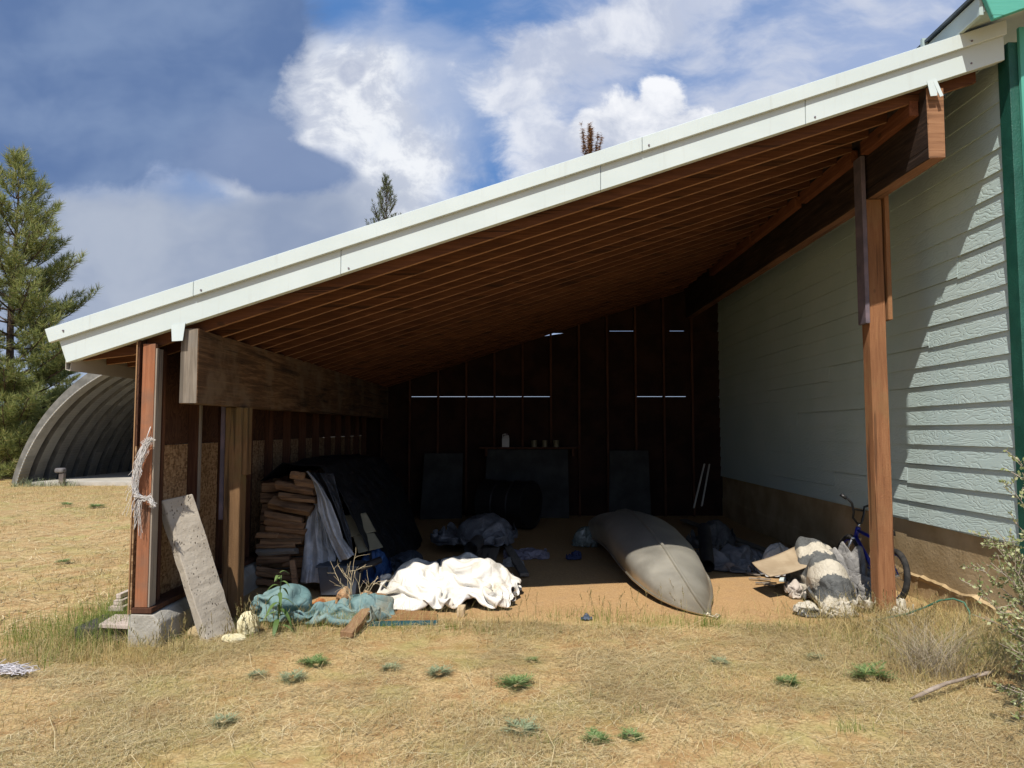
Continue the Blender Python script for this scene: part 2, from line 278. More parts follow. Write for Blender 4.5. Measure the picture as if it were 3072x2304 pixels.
-8,-8,-6,3,2,5,5,2,7,8,3,4,-4,-2,-2,-1,4,8,3,3,5,3,-2,-1,-1,-2,-1,0,4,-3,-5,-7,-4,3,2,-7,-2,-1,-1,-3,-4,1,0,1,-1,1,3,-2,2,3,1,1,-1,-1,9,3,2,1,-5,-8,-10,
-7,-4,-7,-2,4,8,10,8,7,4,4,0,-1,-1,-2,8,7,3,0,8,0,2,2,-1,-1,-2,-1,1,-2,-6,-5,-2,0,-6,-1,-2,-2,-1,-1,0,2,-1,0,0,0,3,-4,0,5,-1,2,0,2,9,4,1,1,-8,-9,-8,-6,
-7,-6,-1,1,6,10,9,5,10,5,0,-6,2,-4,7,8,1,-1,9,3,-3,2,5,0,-2,-1,0,-2,-6,-5,-1,-5,-4,-2,-3,-1,0,1,1,2,-1,1,-1,-2,-2,-1,-1,3,3,3,1,3,8,4,3,-3,-8,-9,-7,-7,
-8,-4,-4,1,5,8,4,8,8,8,6,-4,-3,-4,10,6,-1,-1,3,8,1,0,3,5,0,-1,-1,-4,-4,-5,-3,-3,-5,-5,-3,-7,6,3,2,3,-1,-1,1,-2,-2,-4,0,0,3,5,4,4,7,4,3,-6,-9,-10,-5,-7,
-7,-3,-6,-3,5,1,5,7,8,9,11,1,-3,-2,9,7,0,-3,-2,5,8,1,3,4,3,-1,-1,-4,-5,-7,-6,-2,-6,-4,-6,-2,3,5,6,0,1,0,-3,1,-1,-4,-1,0,0,1,5,11,7,4,1,-9,-10,-8,-6,-6,
-5,-6,-4,-2,-1,6,3,8,8,7,8,6,-1,1,9,8,-1,-4,-1,4,5,5,3,4,3,1,-3,-3,-8,-7,-6,-5,-1,-6,-3,-1,0,5,7,3,-1,0,-1,-4,-1,0,-1,0,-1,2,4,12,6,3,-1,-10,-9,-7,-7,-5,
-5,-6,-3,-4,-2,4,6,7,8,9,9,1,3,3,9,8,-2,-4,-1,5,1,8,2,6,3,0,-5,-6,-4,-4,-7,-6,-7,0,0,0,0,3,3,4,2,1,0,-5,0,0,-2,-1,1,2,4,12,4,2,-4,-9,-8,-7,-5,-5,-5,-5,
-3,-6,-7,4,7,7,8,8,1,9,7,0,8,8,-4,-6,4,0,4,7,6,3,2,-1,-2,-7,-2,-6,-9,-5,-5,-1,5,0,0,0,4,2,3,2,2,-4,-4,-2,0,1,0,3,6,10,4,-1,-8,-8,-6,-5,-4,-5,-5,-4,-8,-10,
-3,2,3,4,11,4,-1,9,7,5,8,6,-2,-7,-1,5,-2,4,8,9,4,0,-4,-7,-1,-7,-9,-7,-6,1,7,4,-1,1,2,-1,5,3,2,-1,-4,-3,-1,0,3,0,9,6,3,-9,-10,2,-4,-4,-5,-5,-7,-6,-9,-7,
-2,2,1,-1,4,3,1,8,5,9,8,5,0,-8,-2,0,4,2,2,5,6,2,-4,2,-2,-8,-10,-8,-2,2,3,7,2,0,1,0,2,3,4,-3,-1,-6,-2,-1,4,7,2,4,-2,-7,-5,0,1,-4,-5,-7,-7,-7,-7,-7,0,1,1,
0,-1,0,4,6,6,3,10,3,-1,-6,0,0,0,2,2,-3,-2,3,7,6,-4,-8,-10,-3,-2,2,3,1,5,4,0,-1,2,4,2,-1,3,-4,-4,-2,1,3,2,0,-1,-1,-4,-2,-1,-1,-7,-5,-6,-7,-8,-6,1,2,0,0,
-2,0,2,4,0,-1,10,4,-5,-1,-1,0,-3,-4,-6,-7,2,10,9,6,-2,-8,-5,-3,-4,-1,3,5,0,7,3,-1,0,2,-1,-2,7,3,-3,-3,-3,3,1,2,-1,-1,-4,-4,-2,-1,-5,-5,-6,-8,-8,-4,2,1,
1,-1,0,0,0,3,1,-1,11,3,-4,-2,-1,-10,-9,-5,-6,-3,7,11,7,3,-1,-1,0,-6,-3,-1,-1,3,4,5,-1,0,4,1,4,-4,0,7,1,-4,-2,-5,2,5,3,-3,-5,-3,-2,-2,-1,-5,-9,-7,-7,-2,
0,4,0,-1,0,1,0,1,2,0,11,1,-2,-3,-10,-11,-8,-8,-4,4,6,3,3,4,6,6,-2,-4,-4,-2,2,3,-3,-1,2,7,3,2,0,3,-4,1,3,1,-1,-6,4,5,-2,-1,-3,0,-2,-1,-3,-7,-9,-8,-5,0,-1,
4,1,0,0,0,1,0,1,1,11,1,-6,-9,-10,-10,-8,-5,0,4,7,2,-1,3,6,7,2,-4,-3,-5,-2,-3,-1,6,4,6,0,1,4,3,-1,0,3,1,-3,-5,6,2,0,-1,-1,-1,-1,-1,-5,-9,-9,-7,-2,0,0,3,
1,1,0,0,1,0,1,1,10,-1,-11,-10,-10,-8,-6,-1,-3,3,9,4,-3,-2,3,4,6,3,-6,-7,-8,0,6,5,7,6,-4,3,2,4,0,3,1,-4,-6,3,6,3,-6,0,5,-1,0,-2,-8,-10,-8,-4,-1,-1,1,3,2,
0,1,0,1,0,1,1,6,-7,-6,-9,-9,-7,-6,-3,0,-4,8,9,-3,-3,6,1,1,5,-5,-10,-3,2,0,9,8,1,2,6,1,3,3,1,-9,-6,3,2,5,6,-6,2,1,3,1,-8,-8,-9,-6,-2,-2,3,1,1,3,0,1,1,0,
1,0,1,4,-4,-5,-9,-9,-9,-8,-5,-2,-1,3,7,7,0,3,4,-1,2,-6,-5,-3,-3,5,5,8,6,2,3,0,6,0,-9,-7,2,2,3,4,-1,5,3,3,2,-5,-10,-9,-2,-4,-1,-4,2,3,2,1,1,1,2,1,0,1,1,
4,-1,-7,-10,-10,-8,-3,-6,-4,0,2,5,5,7,3,1,0,0,-2,-4,-4,-2,3,6,5,4,6,1,2,2,-7,-10,0,4,4,-1,4,1,4,5,4,0,-9,-10,-4,2,-4,-5,0,2,2,2,3,1,2,1,1,1,1,0,8,-2,-9,
-11,-10,-9,-2,-1,-4,-5,4,5,7,6,5,2,1,0,-7,-7,3,-1,1,2,8,6,4,3,-1,-8,-8,-7,8,1,1,5,6,1,3,4,2,-7,-6,-5,-3,2,-3,-2,0,2,2,1,4,2,1,1,-3,4,-1,2,6,-8,-6,-11,-10,
-8,-2,2,-3,-4,4,3,6,6,3,5,4,-9,-12,-3,8,2,0,3,7,7,4,1,-7,-10,-8,3,5,0,5,6,6,2,3,2,-5,-11,0,-3,1,-2,1,-5,0,3,2,4,4,3,-1,-1,1,1,-2,-3,-1,-5,-8,-7,-8,-7,-3,
1,-4,3,4,3,3,5,6,4,-4,-10,-11,0,5,3,2,4,8,4,6,-5,-11,-9,2,5,4,0,2,8,8,5,-4,1,-9,-6,-2,2,1,0,-4,-2,3,3,2,1,6,4,-2,-2,1,3,-7,-8,7,-8,-7,-4,-10,-8,-11,0,7,
2,5,6,3,4,6,-1,-11,-11,-1,2,0,4,6,4,1,7,-1,-7,-11,2,6,5,-1,3,0,5,9,7,-7,-7,-8,0,4,2,0,1,-2,-1,3,2,2,2,3,3,0,-4,1,1,-9,-11,5,-9,-6,-6,-9,-7,-10,-2,6,8,6,
5,2,4,4,-7,-11,-4,2,2,1,-2,0,1,9,2,-3,-8,0,6,5,2,-4,-4,7,7,8,-1,-5,-10,-6,4,6,7,1,-1,-3,3,2,3,2,1,0,2,0,-6,-7,2,-8,-9,0,-8,-8,-2,-9,-8,-6,-2,1,7,10,7,-3,
8,1,-8,-7,2,2,2,-1,-8,-5,5,9,-1,-6,0,6,6,4,-3,-7,1,3,9,0,-6,5,-9,-5,6,9,6,2,-2,-1,0,-3,5,0,0,-1,-3,1,3,-7,-5,-5,-8,0,-6,-6,-6,-10,-2,-2,0,-1,5,3,-1,6,9,
-2,-4,2,2,1,2,-8,-7,-8,6,5,0,1,4,6,5,-1,-7,-4,5,-1,3,-7,-4,12,-4,-3,3,4,6,2,-4,-3,-2,-3,3,0,1,-2,-1,4,5,-1,-6,-4,-7,0,-6,-7,-8,1,1,-1,-1,-1,-1,-5,-1,7,
7,7,1,3,2,0,-3,-9,-9,-6,7,4,4,2,5,5,-4,-4,0,-1,2,2,-3,-7,-7,12,5,-1,-3,2,1,0,-6,-5,-3,0,0,1,1,0,-1,4,5,3,4,-2,-7,0,-4,-8,-1,4,1,-1,-1,-1,-2,-5,-2,3,7,7,
2,0,-5,5,-1,-10,-9,0,7,4,2,4,4,-2,-10,-3,2,7,4,2,-5,-8,-6,4,9,6,-3,0,-1,-3,-4,-4,-6,-4,-3,-3,0,0,5,8,9,6,2,0,-8,-2,-2,-7,8,1,1,1,-2,1,-2,-4,-5,3,5,4,-6,
2,-6,4,6,-8,-7,0,8,5,2,-7,2,-4,-7,4,8,3,-1,0,-4,-6,5,-2,0,7,-3,3,2,0,-1,-5,-4,-5,-7,-11,-6,8,11,10,6,4,0,-3,1,-156,5,-2,-1,4,10,9,11,11,11,9,0,8,12,11,
10,11,11,12,7,10,10,7,9,8,4,6,8,9,7,-2,-5,-8,-9,-10,-1,8,7,11,5,6,-8,7,11,9,10,11,11,11,11,12,10,1,-9,4,-3,1,3,10,8,-10,4,-1,2,8,10,12,10,10,7,9,3,9,12,
10,11,12,11,12,11,10,6,4,6,6,4,7,8,8,8,1,-8,-6,-7,-4,-1,9,10,10,6,1,1,2,5,10,11,10,9,11,11,11,7,-2,-5,0,-1,9,7,6,6,-10,4,3,4,11,10,9,9,8,7,7,9,12,11,11,
12,12,11,12,11,2,3,4,8,5,4,8,9,8,7,3,-4,-9,-2,3,1,6,9,9,9,5,1,0,0,8,7,8,10,12,9,9,3,-1,-6,1,6,9,8,9,7,-6,2,6,11,11,6,5,8,9,6,12,12,11,12,11,12,12,12,10,
2,1,2,7,7,7,6,10,5,7,6,6,0,-9,1,3,9,7,5,8,9,5,6,1,-2,1,8,6,11,6,7,7,1,2,-1,-1,10,11,10,3,9,-3,6,6,7,11,3,6,7,11,11,11,12,12,11,12,12,12,9,2,0,1,5,9,8,6,
11,7,2,8,5,4,7,0,1,3,5,9,9,8,8,8,6,1,-2,-4,5,6,7,4,8,5,-2,4,9,-2,11,11,11,0,6,2,2,8,6,6,6,4,11,11,12,12,11,12,11,12,12,10,2,-1,0,3,9,10,10,8,11,0,5,9,5,
6,3,8,6,4,5,7,9,10,8,8,5,5,-3,-3,-1,2,1,8,9,2,5,1,7,2,11,11,11,-3,-1,7,-6,8,3,5,7,7,12,11,12,12,11,12,11,12,11,2,-1,0,0,8,11,10,9,11,5,9,6,6,7,8,2,10,6,
0,10,5,10,11,9,4,9,7,0,-4,-3,-6,-1,8,6,9,11,3,-3,6,11,10,9,-6,-6,-4,-5,10,7,0,9,7,11,12,12,12,11,12,11,12,3,-2,-1,0,6,10,10,11,11,8,8,9,9,9,7,6,8,2,9,2,
3,10,8,10,6,7,7,8,9,-3,-4,-7,0,6,6,5,4,10,5,1,9,8,7,-8,-4,6,-8,6,11,3,3,10,8,12,11,12,12,12,11,5,-1,-2,0,5,9,8,10,12,10,9,5,11,11,6,5,11,8,9,9,4,3,2,10,
9,8,6,6,9,5,4,-4,-3,1,4,8,6,0,0,8,4,5,8,4,0,2,6,-11,0,12,11,4,3,11,9,11,12,11,12,7,-1,-2,-1,5,9,6,10,10,9,9,8,9,12,7,8,9,11,11,10,10,3,6,-2,10,9,8,5,6,
6,0,3,7,2,-1,1,6,10,2,-6,3,8,5,8,4,6,3,1,-11,-3,12,11,11,6,4,11,7,12,11,9,0,-1,-2,3,8,8,6,9,10,7,9,11,12,9,8,5,11,11,11,10,9,8,6,-2,9,7,8,7,6,7,-3,3,5,
5,7,1,-1,8,4,-1,-3,8,9,9,8,3,0,1,-12,-4,11,12,11,10,6,7,7,9,10,4,-1,-2,1,8,8,9,4,9,9,9,9,10,9,8,7,10,11,10,10,10,8,8,6,5,5,6,6,6,9,10,-2,-4,5,6,10,1,-1,
5,2,6,5,-1,10,9,3,-1,1,0,-11,-6,10,12,12,10,9,9,7,4,6,2,-3,0,9,9,8,3,10,7,9,7,11,4,8,9,10,10,11,10,10,8,10,6,7,10,8,0,5,5,11,8,-4,-6,7,8,8,1,0,10,-3,3,
8,4,9,6,-1,-1,0,1,-12,-7,9,12,12,11,10,9,10,4,-5,-1,1,8,11,4,10,5,9,10,2,10,4,5,11,11,11,9,11,9,8,11,11,9,9,7,2,-1,8,5,8,6,-4,-6,9,10,11,-2,1,10,5,-1,5,
7,9,0,-5,1,2,0,-11,-8,7,12,12,11,12,11,6,-2,0,0,4,10,8,7,4,9,5,11,4,5,6,10,8,9,11,10,11,9,9,9,10,10,9,1,2,10,6,9,6,-4,4,-5,10,6,7,0,7,9,7,7,4,2,3,7,-9,
-2,2,0,-11,-9,7,11,12,12,11,9,-1,-2,4,9,6,7,9,9,-1,7,9,6,7,5,8,8,10,10,9,8,10,9,8,9,11,8,6,2,10,6,6,8,11,0,1,-2,7,10,5,1,6,9,9,8,4,4,1,1,-9,2,5,0,-11,-9,
5,12,12,11,12,1,-2,2,9,10,8,10,7,3,-3,9,10,5,6,10,3,8,10,11,11,11,8,8,5,9,10,8,6,7,8,9,6,7,9,11,3,-3,0,10,7,6,4,7,9,8,2,1,-1,-6,5,5,-1,-2,-10,-7,3,11,12,
12,6,-2,3,10,8,9,10,9,8,-5,3,9,6,1,8,9,10,8,10,11,11,12,10,9,8,4,5,7,10,10,8,1,7,8,11,11,8,-3,-1,8,10,8,3,4,9,1,-4,1,1,7,8,5,0,-7,0,-4,-1,8,12,11,-1,3,
10,8,9,7,10,9,9,-4,4,7,6,6,6,7,9,10,10,11,12,11,9,12,11,10,4,-1,6,10,2,3,6,9,10,11,10,6,0,7,9,5,-1,4,8,-3,-2,2,9,8,6,1,3,3,1,-2,1,1,10,5,3,10,9,6,6,10,
12,9,7,4,0,8,5,8,1,11,9,10,10,9,7,12,10,11,12,12,11,5,-3,0,5,3,10,8,5,11,9,8,3,7,6,10,-2,2,7,0,-4,7,3,8,3,-2,7,-8,8,6,2,-4,4,5,8,7,6,7,11,11,11,9,8,1,8,
-2,8,7,0,9,11,10,9,10,8,13,11,11,11,12,12,11,2,-6,-2,1,7,7,8,11,7,8,9,6,6,7,-1,4,6,0,4,2,1,7,4,2,2,-5,6,6,6,-1,-1,10,6,7,10,8,9,10,7,8,7,10,5,2,8,1,7,5,
9,9,6,9,13,13,12,12,12,11,12,11,10,-4,-5,0,3,5,6,10,10,10,11,6,1,8,0,3,6,4,1,3,3,3,6,3,1,0,7,0,5,4,4,7,8,10,10,9,3,1,8,10,11,9,4,6,4,3,10,5,10,6,1,16,13,
12,11,12,11,11,12,11,11,5,-5,-3,7,4,0,8,8,7,9,9,4,7,8,-1,6,4,1,7,0,8,-3,1,2,2,7,0,1,9,7,8,8,9,8,2,-1,6,10,10,7,7,8,9,9,-3,7,8,4,9,5,16,13,11,11,11,12,11,
10,11,13,9,-6,-9,5,9,8,3,8,6,8,5,9,7,6,6,2,5,6,2,4,-3,-6,1,9,-3,8,5,2,10,9,8,8,7,2,1,4,7,5,10,8,9,9,10,8,-2,-2,8,8,11,5,14,13,11,12,11,12,11,9,11,12,10,
-1,-12,6,9,9,5,5,10,8,5,3,6,10,4,6,5,4,4,-3,-8,-3,7,7,-1,5,8,9,9,9,7,8,7,3,2,1,4,9,9,9,8,9,8,5,-4,5,6,10,6,5,13,14,13,12,11,9,10,10,10,10,11,4,-8,7,8,9,
7,4,4,9,9,6,2,8,6,7,2,7,-2,-9,-4,2,5,8,1,5,9,10,10,10,8,0,8,6,5,1,1,8,12,8,9,5,1,8,5,5,7,8,8,0,13,11,13,12,10,9,9,12,9,7,10,7,-1,7,7,9,7,6,7,2,5,8,4,9,
3,6,9,0,-6,-8,0,8,4,5,0,5,8,11,8,7,7,1,9,7,3,1,5,11,10,7,10,2,2,9,8,4,8,8,7,8,0,13,13,10,9,10,11,11,4,10,10,4,8,8,6,9,7,8,4,7,3,0,7,9,8,5,6,-4,-7,-1,5,
9,-3,1,1,3,9,3,6,9,6,4,8,7,3,10,4,9,9,7,11,1,6,3,8,11,6,3,10,10,-1,10,11,12,10,11,9,6,10,10,7,5,7,8,8,6,9,5,6,9,5,5,-1,9,8,8,0,-4,1,6,5,2,-7,-5,1,3,2,2,
6,10,5,6,7,7,11,7,8,7,6,6,10,7,5,5,5,5,8,7,6,11,0,9,13,11,7,10,8,10,11,10,6,8,4,8,4,9,6,5,7,8,6,4,5,5,6,7,2,3,6,4,4,-3,-10,-5,-2,2,4,0,7,6,4,9,10,9,10,
8,10,6,7,5,9,9,7,5,-4,2,9,8,8,10,4,8,12,9,7,9,12,12,11,10,7,-1,8,8,7,3,5,10,7,3,6,6,3,5,6,5,8,10,5,4,-1,-5,-10,-1,0,3,1,7,0,6,6,11,12,10,8,9,8,9,3,10,9,
9,9,-1,-4,1,3,8,10,7,10,10,6,11,12,8,10,11,11,13,4,5,2,4,10,3,7,6,3,9,8,4,7,7,0,6,9,10,8,2,-3,-9,-7,8,4,2,6,6,-2,0,9,11,11,11,10,10,10,5,8,7,10,10,8,-4,
0,3,-4,7,7,8,9,9,6,13,12,9,9,11,12,12,11,-3,3,7,6,9,1,3,8,9,9,5,4,9,9,4,4,8,8,-1,-6,-9,3,9,8,1,-1,2,4,0,9,11,11,11,11,10,11,10,6,8,5,10,7,-4,6,0,-5,10,
3,9,9,1,7,13,13,11,7,11,10,13,14,1,-1,6,5,6,0,8,8,7,10,9,5,5,9,7,0,10,3,1,-9,-2,8,7,9,-5,-10,-1,4,8,11,12,12,8,10,12,12,6,10,10,8,5,-1,9,3,-3,-2,11,7,3,
8,-4,7,16,12,8,11,11,10,12,11,15,-7,2,4,-1,8,10,3,8,6,10,7,4,7,5,6,8,6,-4,-6,8,7,1,6,-8,-4,-8,0,11,12,11,12,12,8,10,10,9,10,6,1,5,6,9,3,-1,2,9,9,3,3,-1,
4,15,13,9,11,12,10,10,11,17,-7,1,5,5,3,5,5,3,6,10,4,4,8,9,8,4,3,-3,6,9,3,-1,7,-9,-5,-8,-3,11,11,12,11,12,12,8,8,9,7,-1,1,7,10,6,1,3,6,9,5,6,-3,3,6,14,13,
11,11,9,10,12,13,16,-7,1,6,2,8,2,-3,4,7,9,5,7,7,7,6,2,4,4,9,9,-1,2,7,-9,-7,-4,-6,7,11,11,12,12,10,11,7,9,-2,-3,4,9,8,2,6,7,10,5,9,0,-6,5,9,14,11,11,12,
8,12,12,13,16,-4,3,1,5,5,-3,-1,7,9,2,7,8,5,3,5,5,5,8,10,7,3,2,7,-9,-7,-5,-7,7,10,9,11,12,10,11,9,7,-9,-2,5,10,3,7,7,10,9,5,5,2,-7,2,13,13,12,10,11,11,11,
11,14,16,1,-1,3,6,1,-3,3,8,1,2,9,6,8,3,2,7,3,9,10,1,8,8,3,-5,-6,-6,-6,3,11,9,8,10,11,12,10,0,-9,-1,8,4,6,8,9,10,7,5,4,4,-4,-1,11,13,11,12,11,11,11,11,14,
17,6,-3,1,8,-1,-2,7,0,-2,8,2,8,5,5,6,9,6,6,6,4,7,10,1,1,-5,-7,-2,0,3,11,11,7,10,12,9,-6,-6,3,4,8,8,6,8,4,8,8,4,3,2,1,5,15,13,11,11,10,11,11,13,16,9,-1,
1,6,-1,3,2,-4,3,3,4,4,2,8,9,9,8,6,2,7,10,7,-1,3,-8,-7,3,6,1,6,10,9,9,11,5,-8,0,5,7,6,9,3,-1,8,7,8,8,3,6,2,0,15,14,10,11,12,11,12,12,11,16,-1,2,4,4,0,-4,
0,6,2,3,2,4,4,7,4,8,8,9,8,8,6,-7,7,-8,-10,4,9,9,3,8,8,11,9,0,-1,4,7,5,7,3,-5,3,11,11,0,8,8,6,6,-6,16,14,13,9,11,11,12,12,11,19,2,4,4,-3,-4,-1,6,0,7,-4,
0,8,7,6,6,2,6,6,10,9,7,-7,7,-5,-4,-2,9,9,7,9,7,10,6,2,8,5,2,9,0,-6,-2,9,12,11,2,0,9,8,9,-4,13,13,13,11,10,12,11,10,16,13,9,4,-4,-5,-3,6,6,3,4,-5,2,8,6,
3,4,7,6,5,6,6,3,-8,7,-3,-8,8,6,6,10,10,9,7,8,10,5,6,5,2,-9,3,2,5,11,12,7,-2,2,7,10,8,3,14,12,11,11,11,9,14,17,7,7,2,-6,-3,4,8,6,7,-1,1,2,2,9,6,6,5,6,6,
4,-7,0,-7,6,2,-9,9,9,9,10,8,6,8,11,10,3,9,4,-4,-7,6,8,3,6,12,9,1,6,-1,5,9,5,13,12,12,12,10,12,14,8,10,1,1,2,0,7,7,7,5,7,-1,-6,-2,10,10,10,8,8,5,-6,-8,-5,
-6,5,4,-5,10,12,7,8,9,9,5,9,8,8,6,0,-3,-3,10,4,10,3,9,9,6,2,4,4,3,11,7,13,13,11,12,12,5,9,9,3,7,-5,8,6,8,8,9,2,-6,-9,2,11,9,11,12,11,6,-5,-9,-5,-6,5,2,
2,11,12,6,6,7,7,11,8,4,6,4,0,-3,9,11,2,8,10,7,8,4,5,5,2,6,5,7,13,13,10,10,10,8,7,10,11,6,-3,3,8,10,9,5,-5,-8,-7,6,11,12,11,10,12,10,-5,-7,-10,-4,6,-1,8,
11,11,5,3,8,8,9,4,4,5,5,0,5,10,8,9,7,8,10,6,6,6,5,3,4,9,5,7,12,11,11,7,10,10,9,10,2,0,7,9,8,7,-1,-8,-7,2,5,10,11,10,11,12,12,-4,-9,-9,-4,7,2,10,10,3,4,
5,7,9,6,2,5,6,5,6,10,5,10,9,9,11,7,2,7,5,8,7,3,10,9,5,10,11,8,10,10,8,7,5,-1,3,9,10,11,3,-6,-8,-3,9,8,3,11,11,11,12,12,-4,-9,-10,-2,4,9,9,1,2,5,6,7,10,
8,-2,6,4,7,9,9,8,8,9,11,9,6,3,6,6,10,5,8,8,9,11,11,10,7,8,7,3,6,6,-1,8,9,11,9,-2,-6,-9,4,9,11,0,11,11,12,12,11,-2,-9,-11,1,3,5,3,2,3,6,8,10,9,6,0,3,6,9,
10,7,9,10,7,10,7,6,5,2,9,9,9,9,7,9,9,11,10,9,8,6,9,2,1,1,10,11,10,3,-4,-7,-6,10,10,9,4,7,12,12,11,12,-1,-10,-10,4,-3,0,1,4,5,9,10,8,6,7,7,1,7,11,10,7,9,
7,3,8,8,7,7,1,7,7,10,8,8,9,10,11,9,9,9,7,5,-1,4,8,11,10,7,-2,-5,-5,1,10,12,6,6,6,11,12,12,12,-1,-9,-11,2,0,-4,-1,6,8,8,4,11,7,6,9,7,6,5,11,11,8,2,-2,11,
8,7,1,4,12,9,6,4,9,11,11,7,8,10,6,7,6,1,8,8,11,9,1,-3,-5,-2,8,11,10,8,8,3,11,12,11,12,1,-10,-11,-4,5,-5,4,6,3,2,8,11,11,10,8,6,4,6,7,8,7,6,5,4,2,9,9,6,
7,10,6,9,5,8,3,8,9,7,8,7,5,4,9,10,9,5,-2,-1,1,2,10,8,7,9,8,6,10,12,12,11,2,-10,-10,-1,4,4,2,-3,2,10,9,10,9,8,9,8,3,3,10,3,8,10,6,0,4,8,9,9,9,4,8,6,9,3,
1,9,6,8,10,4,4,7,9,10,8,2,-3,2,6,7,7,9,6,6,8,7,12,12,11,11,4,-9,-7,-1,9,5,-3,-4,6,11,11,6,7,8,2,8,3,8,11,4,9,7,6,0,7,9,10,1,9,8,5,10,7,-1,5,5,9,9,9,3,2,
9,10,9,1,4,-2,4,9,7,10,8,7,6,10,5,10,12,11,8,7,-5,-8,0,4,6,1,-1,8,10,9,8,6,1,3,7,7,9,8,9,4,0,5,5,10,11,9,5,3,8,8,6,4,2,9,8,7,3,9,4,7,5,7,5,1,3,1,8,7,10,
7,9,11,10,8,8,6,9,10,10,8,0,-5,5,-6,5,7,4,4,6,8,6,10,3,2,9,8,7,6,6,0,0,7,8,10,11,10,6,6,1,5,5,5,9,11,7,1,4,7,7,8,2,5,4,4,0,4,9,9,8,9,10,12,9,11,8,7,10,
9,7,10,0,3,-6,3,7,8,4,-2,-2,8,8,9,8,5,7,7,8,4,1,0,8,7,11,10,8,5,6,2,2,3,5,9,10,10,3,4,8,2,7,8,1,5,5,3,6,7,6,10,10,5,11,11,10,11,12,9,9,7,4,10,6,1,8,1,6,
6,1,-4,-3,7,9,8,8,7,8,6,3,0,0,7,11,11,9,5,4,5,4,2,2,4,8,10,11,7,3,5,7,3,6,8,3,3,4,6,7,7,10,9,7,7,11,11,11,11,12,11,11,5,-1,9,4,5,-1,4,2,7,2,-3,3,3,7,10,
4,3,7,3,0,0,5,11,12,10,8,1,2,5,3,2,3,6,10,11,9,5,2,5,8,2,9,10,2,0,4,8,7,9,11,9,8,12,8,9,12,12,11,11,11,8,2,0,8,6,0,-1,4,7,2,8,1,0,0,9,0,7,3,1,0,2,12,11,
11,11,2,0,1,4,3,2,6,8,11,10,6,2,5,8,6,4,9,9,-1,1,9,6,9,9,10,11,12,11,11,8,10,11,11,11,7,5,7,8,4,8,1,-4,-1,8,10,4,1,-2,2,4,2,4,2,1,2,7,11,12,11,9,-3,-2,
1,5,5,5,5,9,10,8,5,3,9,9,3,9,6,8,0,6,7,8,9,10,10,8,10,11,10,12,11,11,11,11,6,4,5,10,10,1,-6,1,0,10,6,3,0,-2,6,5,0,1,8,-4,0,11,12,10,7,9,-4,-6,5,8,4,3,7,
9,10,4,6,6,8,10,9,8,5,7,10,4,2,6,9,11,11,11,10,10,10,10,10,9,11,7,4,4,8,11,11,6,-2,4,4,5,0,0,2,7,5,1,0,3,7,-6,7,8,11,10,8,2,-4,-7,5,8,9,9,7,5,3,2,6,8,9,
10,10,9,9,11,10,8,4,2,9,10,10,12,11,10,11,9,2,9,7,4,6,8,9,12,10,9,24,8,-4,-9,-8,-2,0,-1,2,3,-5,9,8,1,3,6,4,1,3,9,3,-2,-2,-6,-4,8,7,-1,-1,-5,-10,-11,-9,
-5,-5,-4,0,5,2,6,7,5,8,2,4,5,-1,-3,-2,-3,-1,-4,-6,-6,-2,-3,-6,10,6,-5,5,8,-6,-9,-2,0,0,-2,-1,-5,0,10,5,1,4,3,2,2,2,3,1,-2,-1,-6,4,10,7,2,-5,-6,-8,-5,-7,
-6,-8,-4,-6,0,1,8,9,10,1,6,-1,2,-2,-3,-4,-1,0,0,-5,0,-8,-6,-2,10,8,-5,2,8,-3,-7,1,-3,-4,-3,-3,-5,5,5,2,0,1,1,2,1,2,2,7,-1,-4,-2,8,9,5,1,-2,-7,-9,-6,2,-8,
-8,-8,-1,-4,2,7,8,8,1,1,5,-4,-4,-2,-1,5,5,-7,-5,-2,-9,-5,4,6,6,-5,-5,9,6,-1,-5,-9,-11,0,-4,0,1,0,0,1,0,2,1,2,2,10,7,0,-7,3,6,7,1,4,-3,-6,3,-6,-2,-11,-10,
-3,-2,-3,-4,6,5,10,3,0,0,-1,2,-3,8,7,-1,-9,-9,-6,-9,-4,2,6,5,-5,0,4,3,-1,-1,-8,-10,-6,-3,-1,1,0,0,0,0,1,1,3,11,12,4,-4,-3,3,4,0,3,5,-1,-2,5,-1,-9,-10,-9,
5,-3,-3,-9,-3,5,10,4,-2,-2,7,4,4,8,3,-8,-10,-9,-6,-7,-2,3,-1,9,1,-3,5,-2,-2,-2,-5,-8,-5,2,0,0,-2,0,0,-1,0,1,7,10,11,1,-4,-2,-3,1,1,8,2,-2,2,1,1,-4,-3,-9,
2,2,-3,-7,-8,-3,9,6,-2,1,4,8,8,7,-4,-7,-9,-8,-6,-8,1,1,-2,7,7,-5,0,-1,3,-3,-6,-6,-1,-1,0,0,3,-1,-2,0,1,3,3,11,9,-3,-4,-6,-2,1,8,2,2,-1,-1,1,0,4,-3,-5,3,
-5,3,-3,-5,-8,0,8,5,2,2,10,10,-3,-7,-4,-3,-9,-8,-6,0,1,0,6,7,-3,-5,-3,4,5,-2,-8,-3,0,0,0,1,1,-2,1,3,1,3,9,3,-6,-4,-2,4,6,-4,0,1,2,-2,2,1,1,3,-6,-5,-2,1,
-2,3,-6,-1,5,5,3,9,7,9,3,-9,-9,-8,-3,-7,-7,3,-4,5,5,7,-5,-3,-4,1,5,5,-2,-7,-1,0,-1,0,2,-1,3,1,0,5,7,-4,-3,3,3,0,-5,-1,-4,-1,6,1,-3,2,0,2,5,-10,-6,1,2,1,
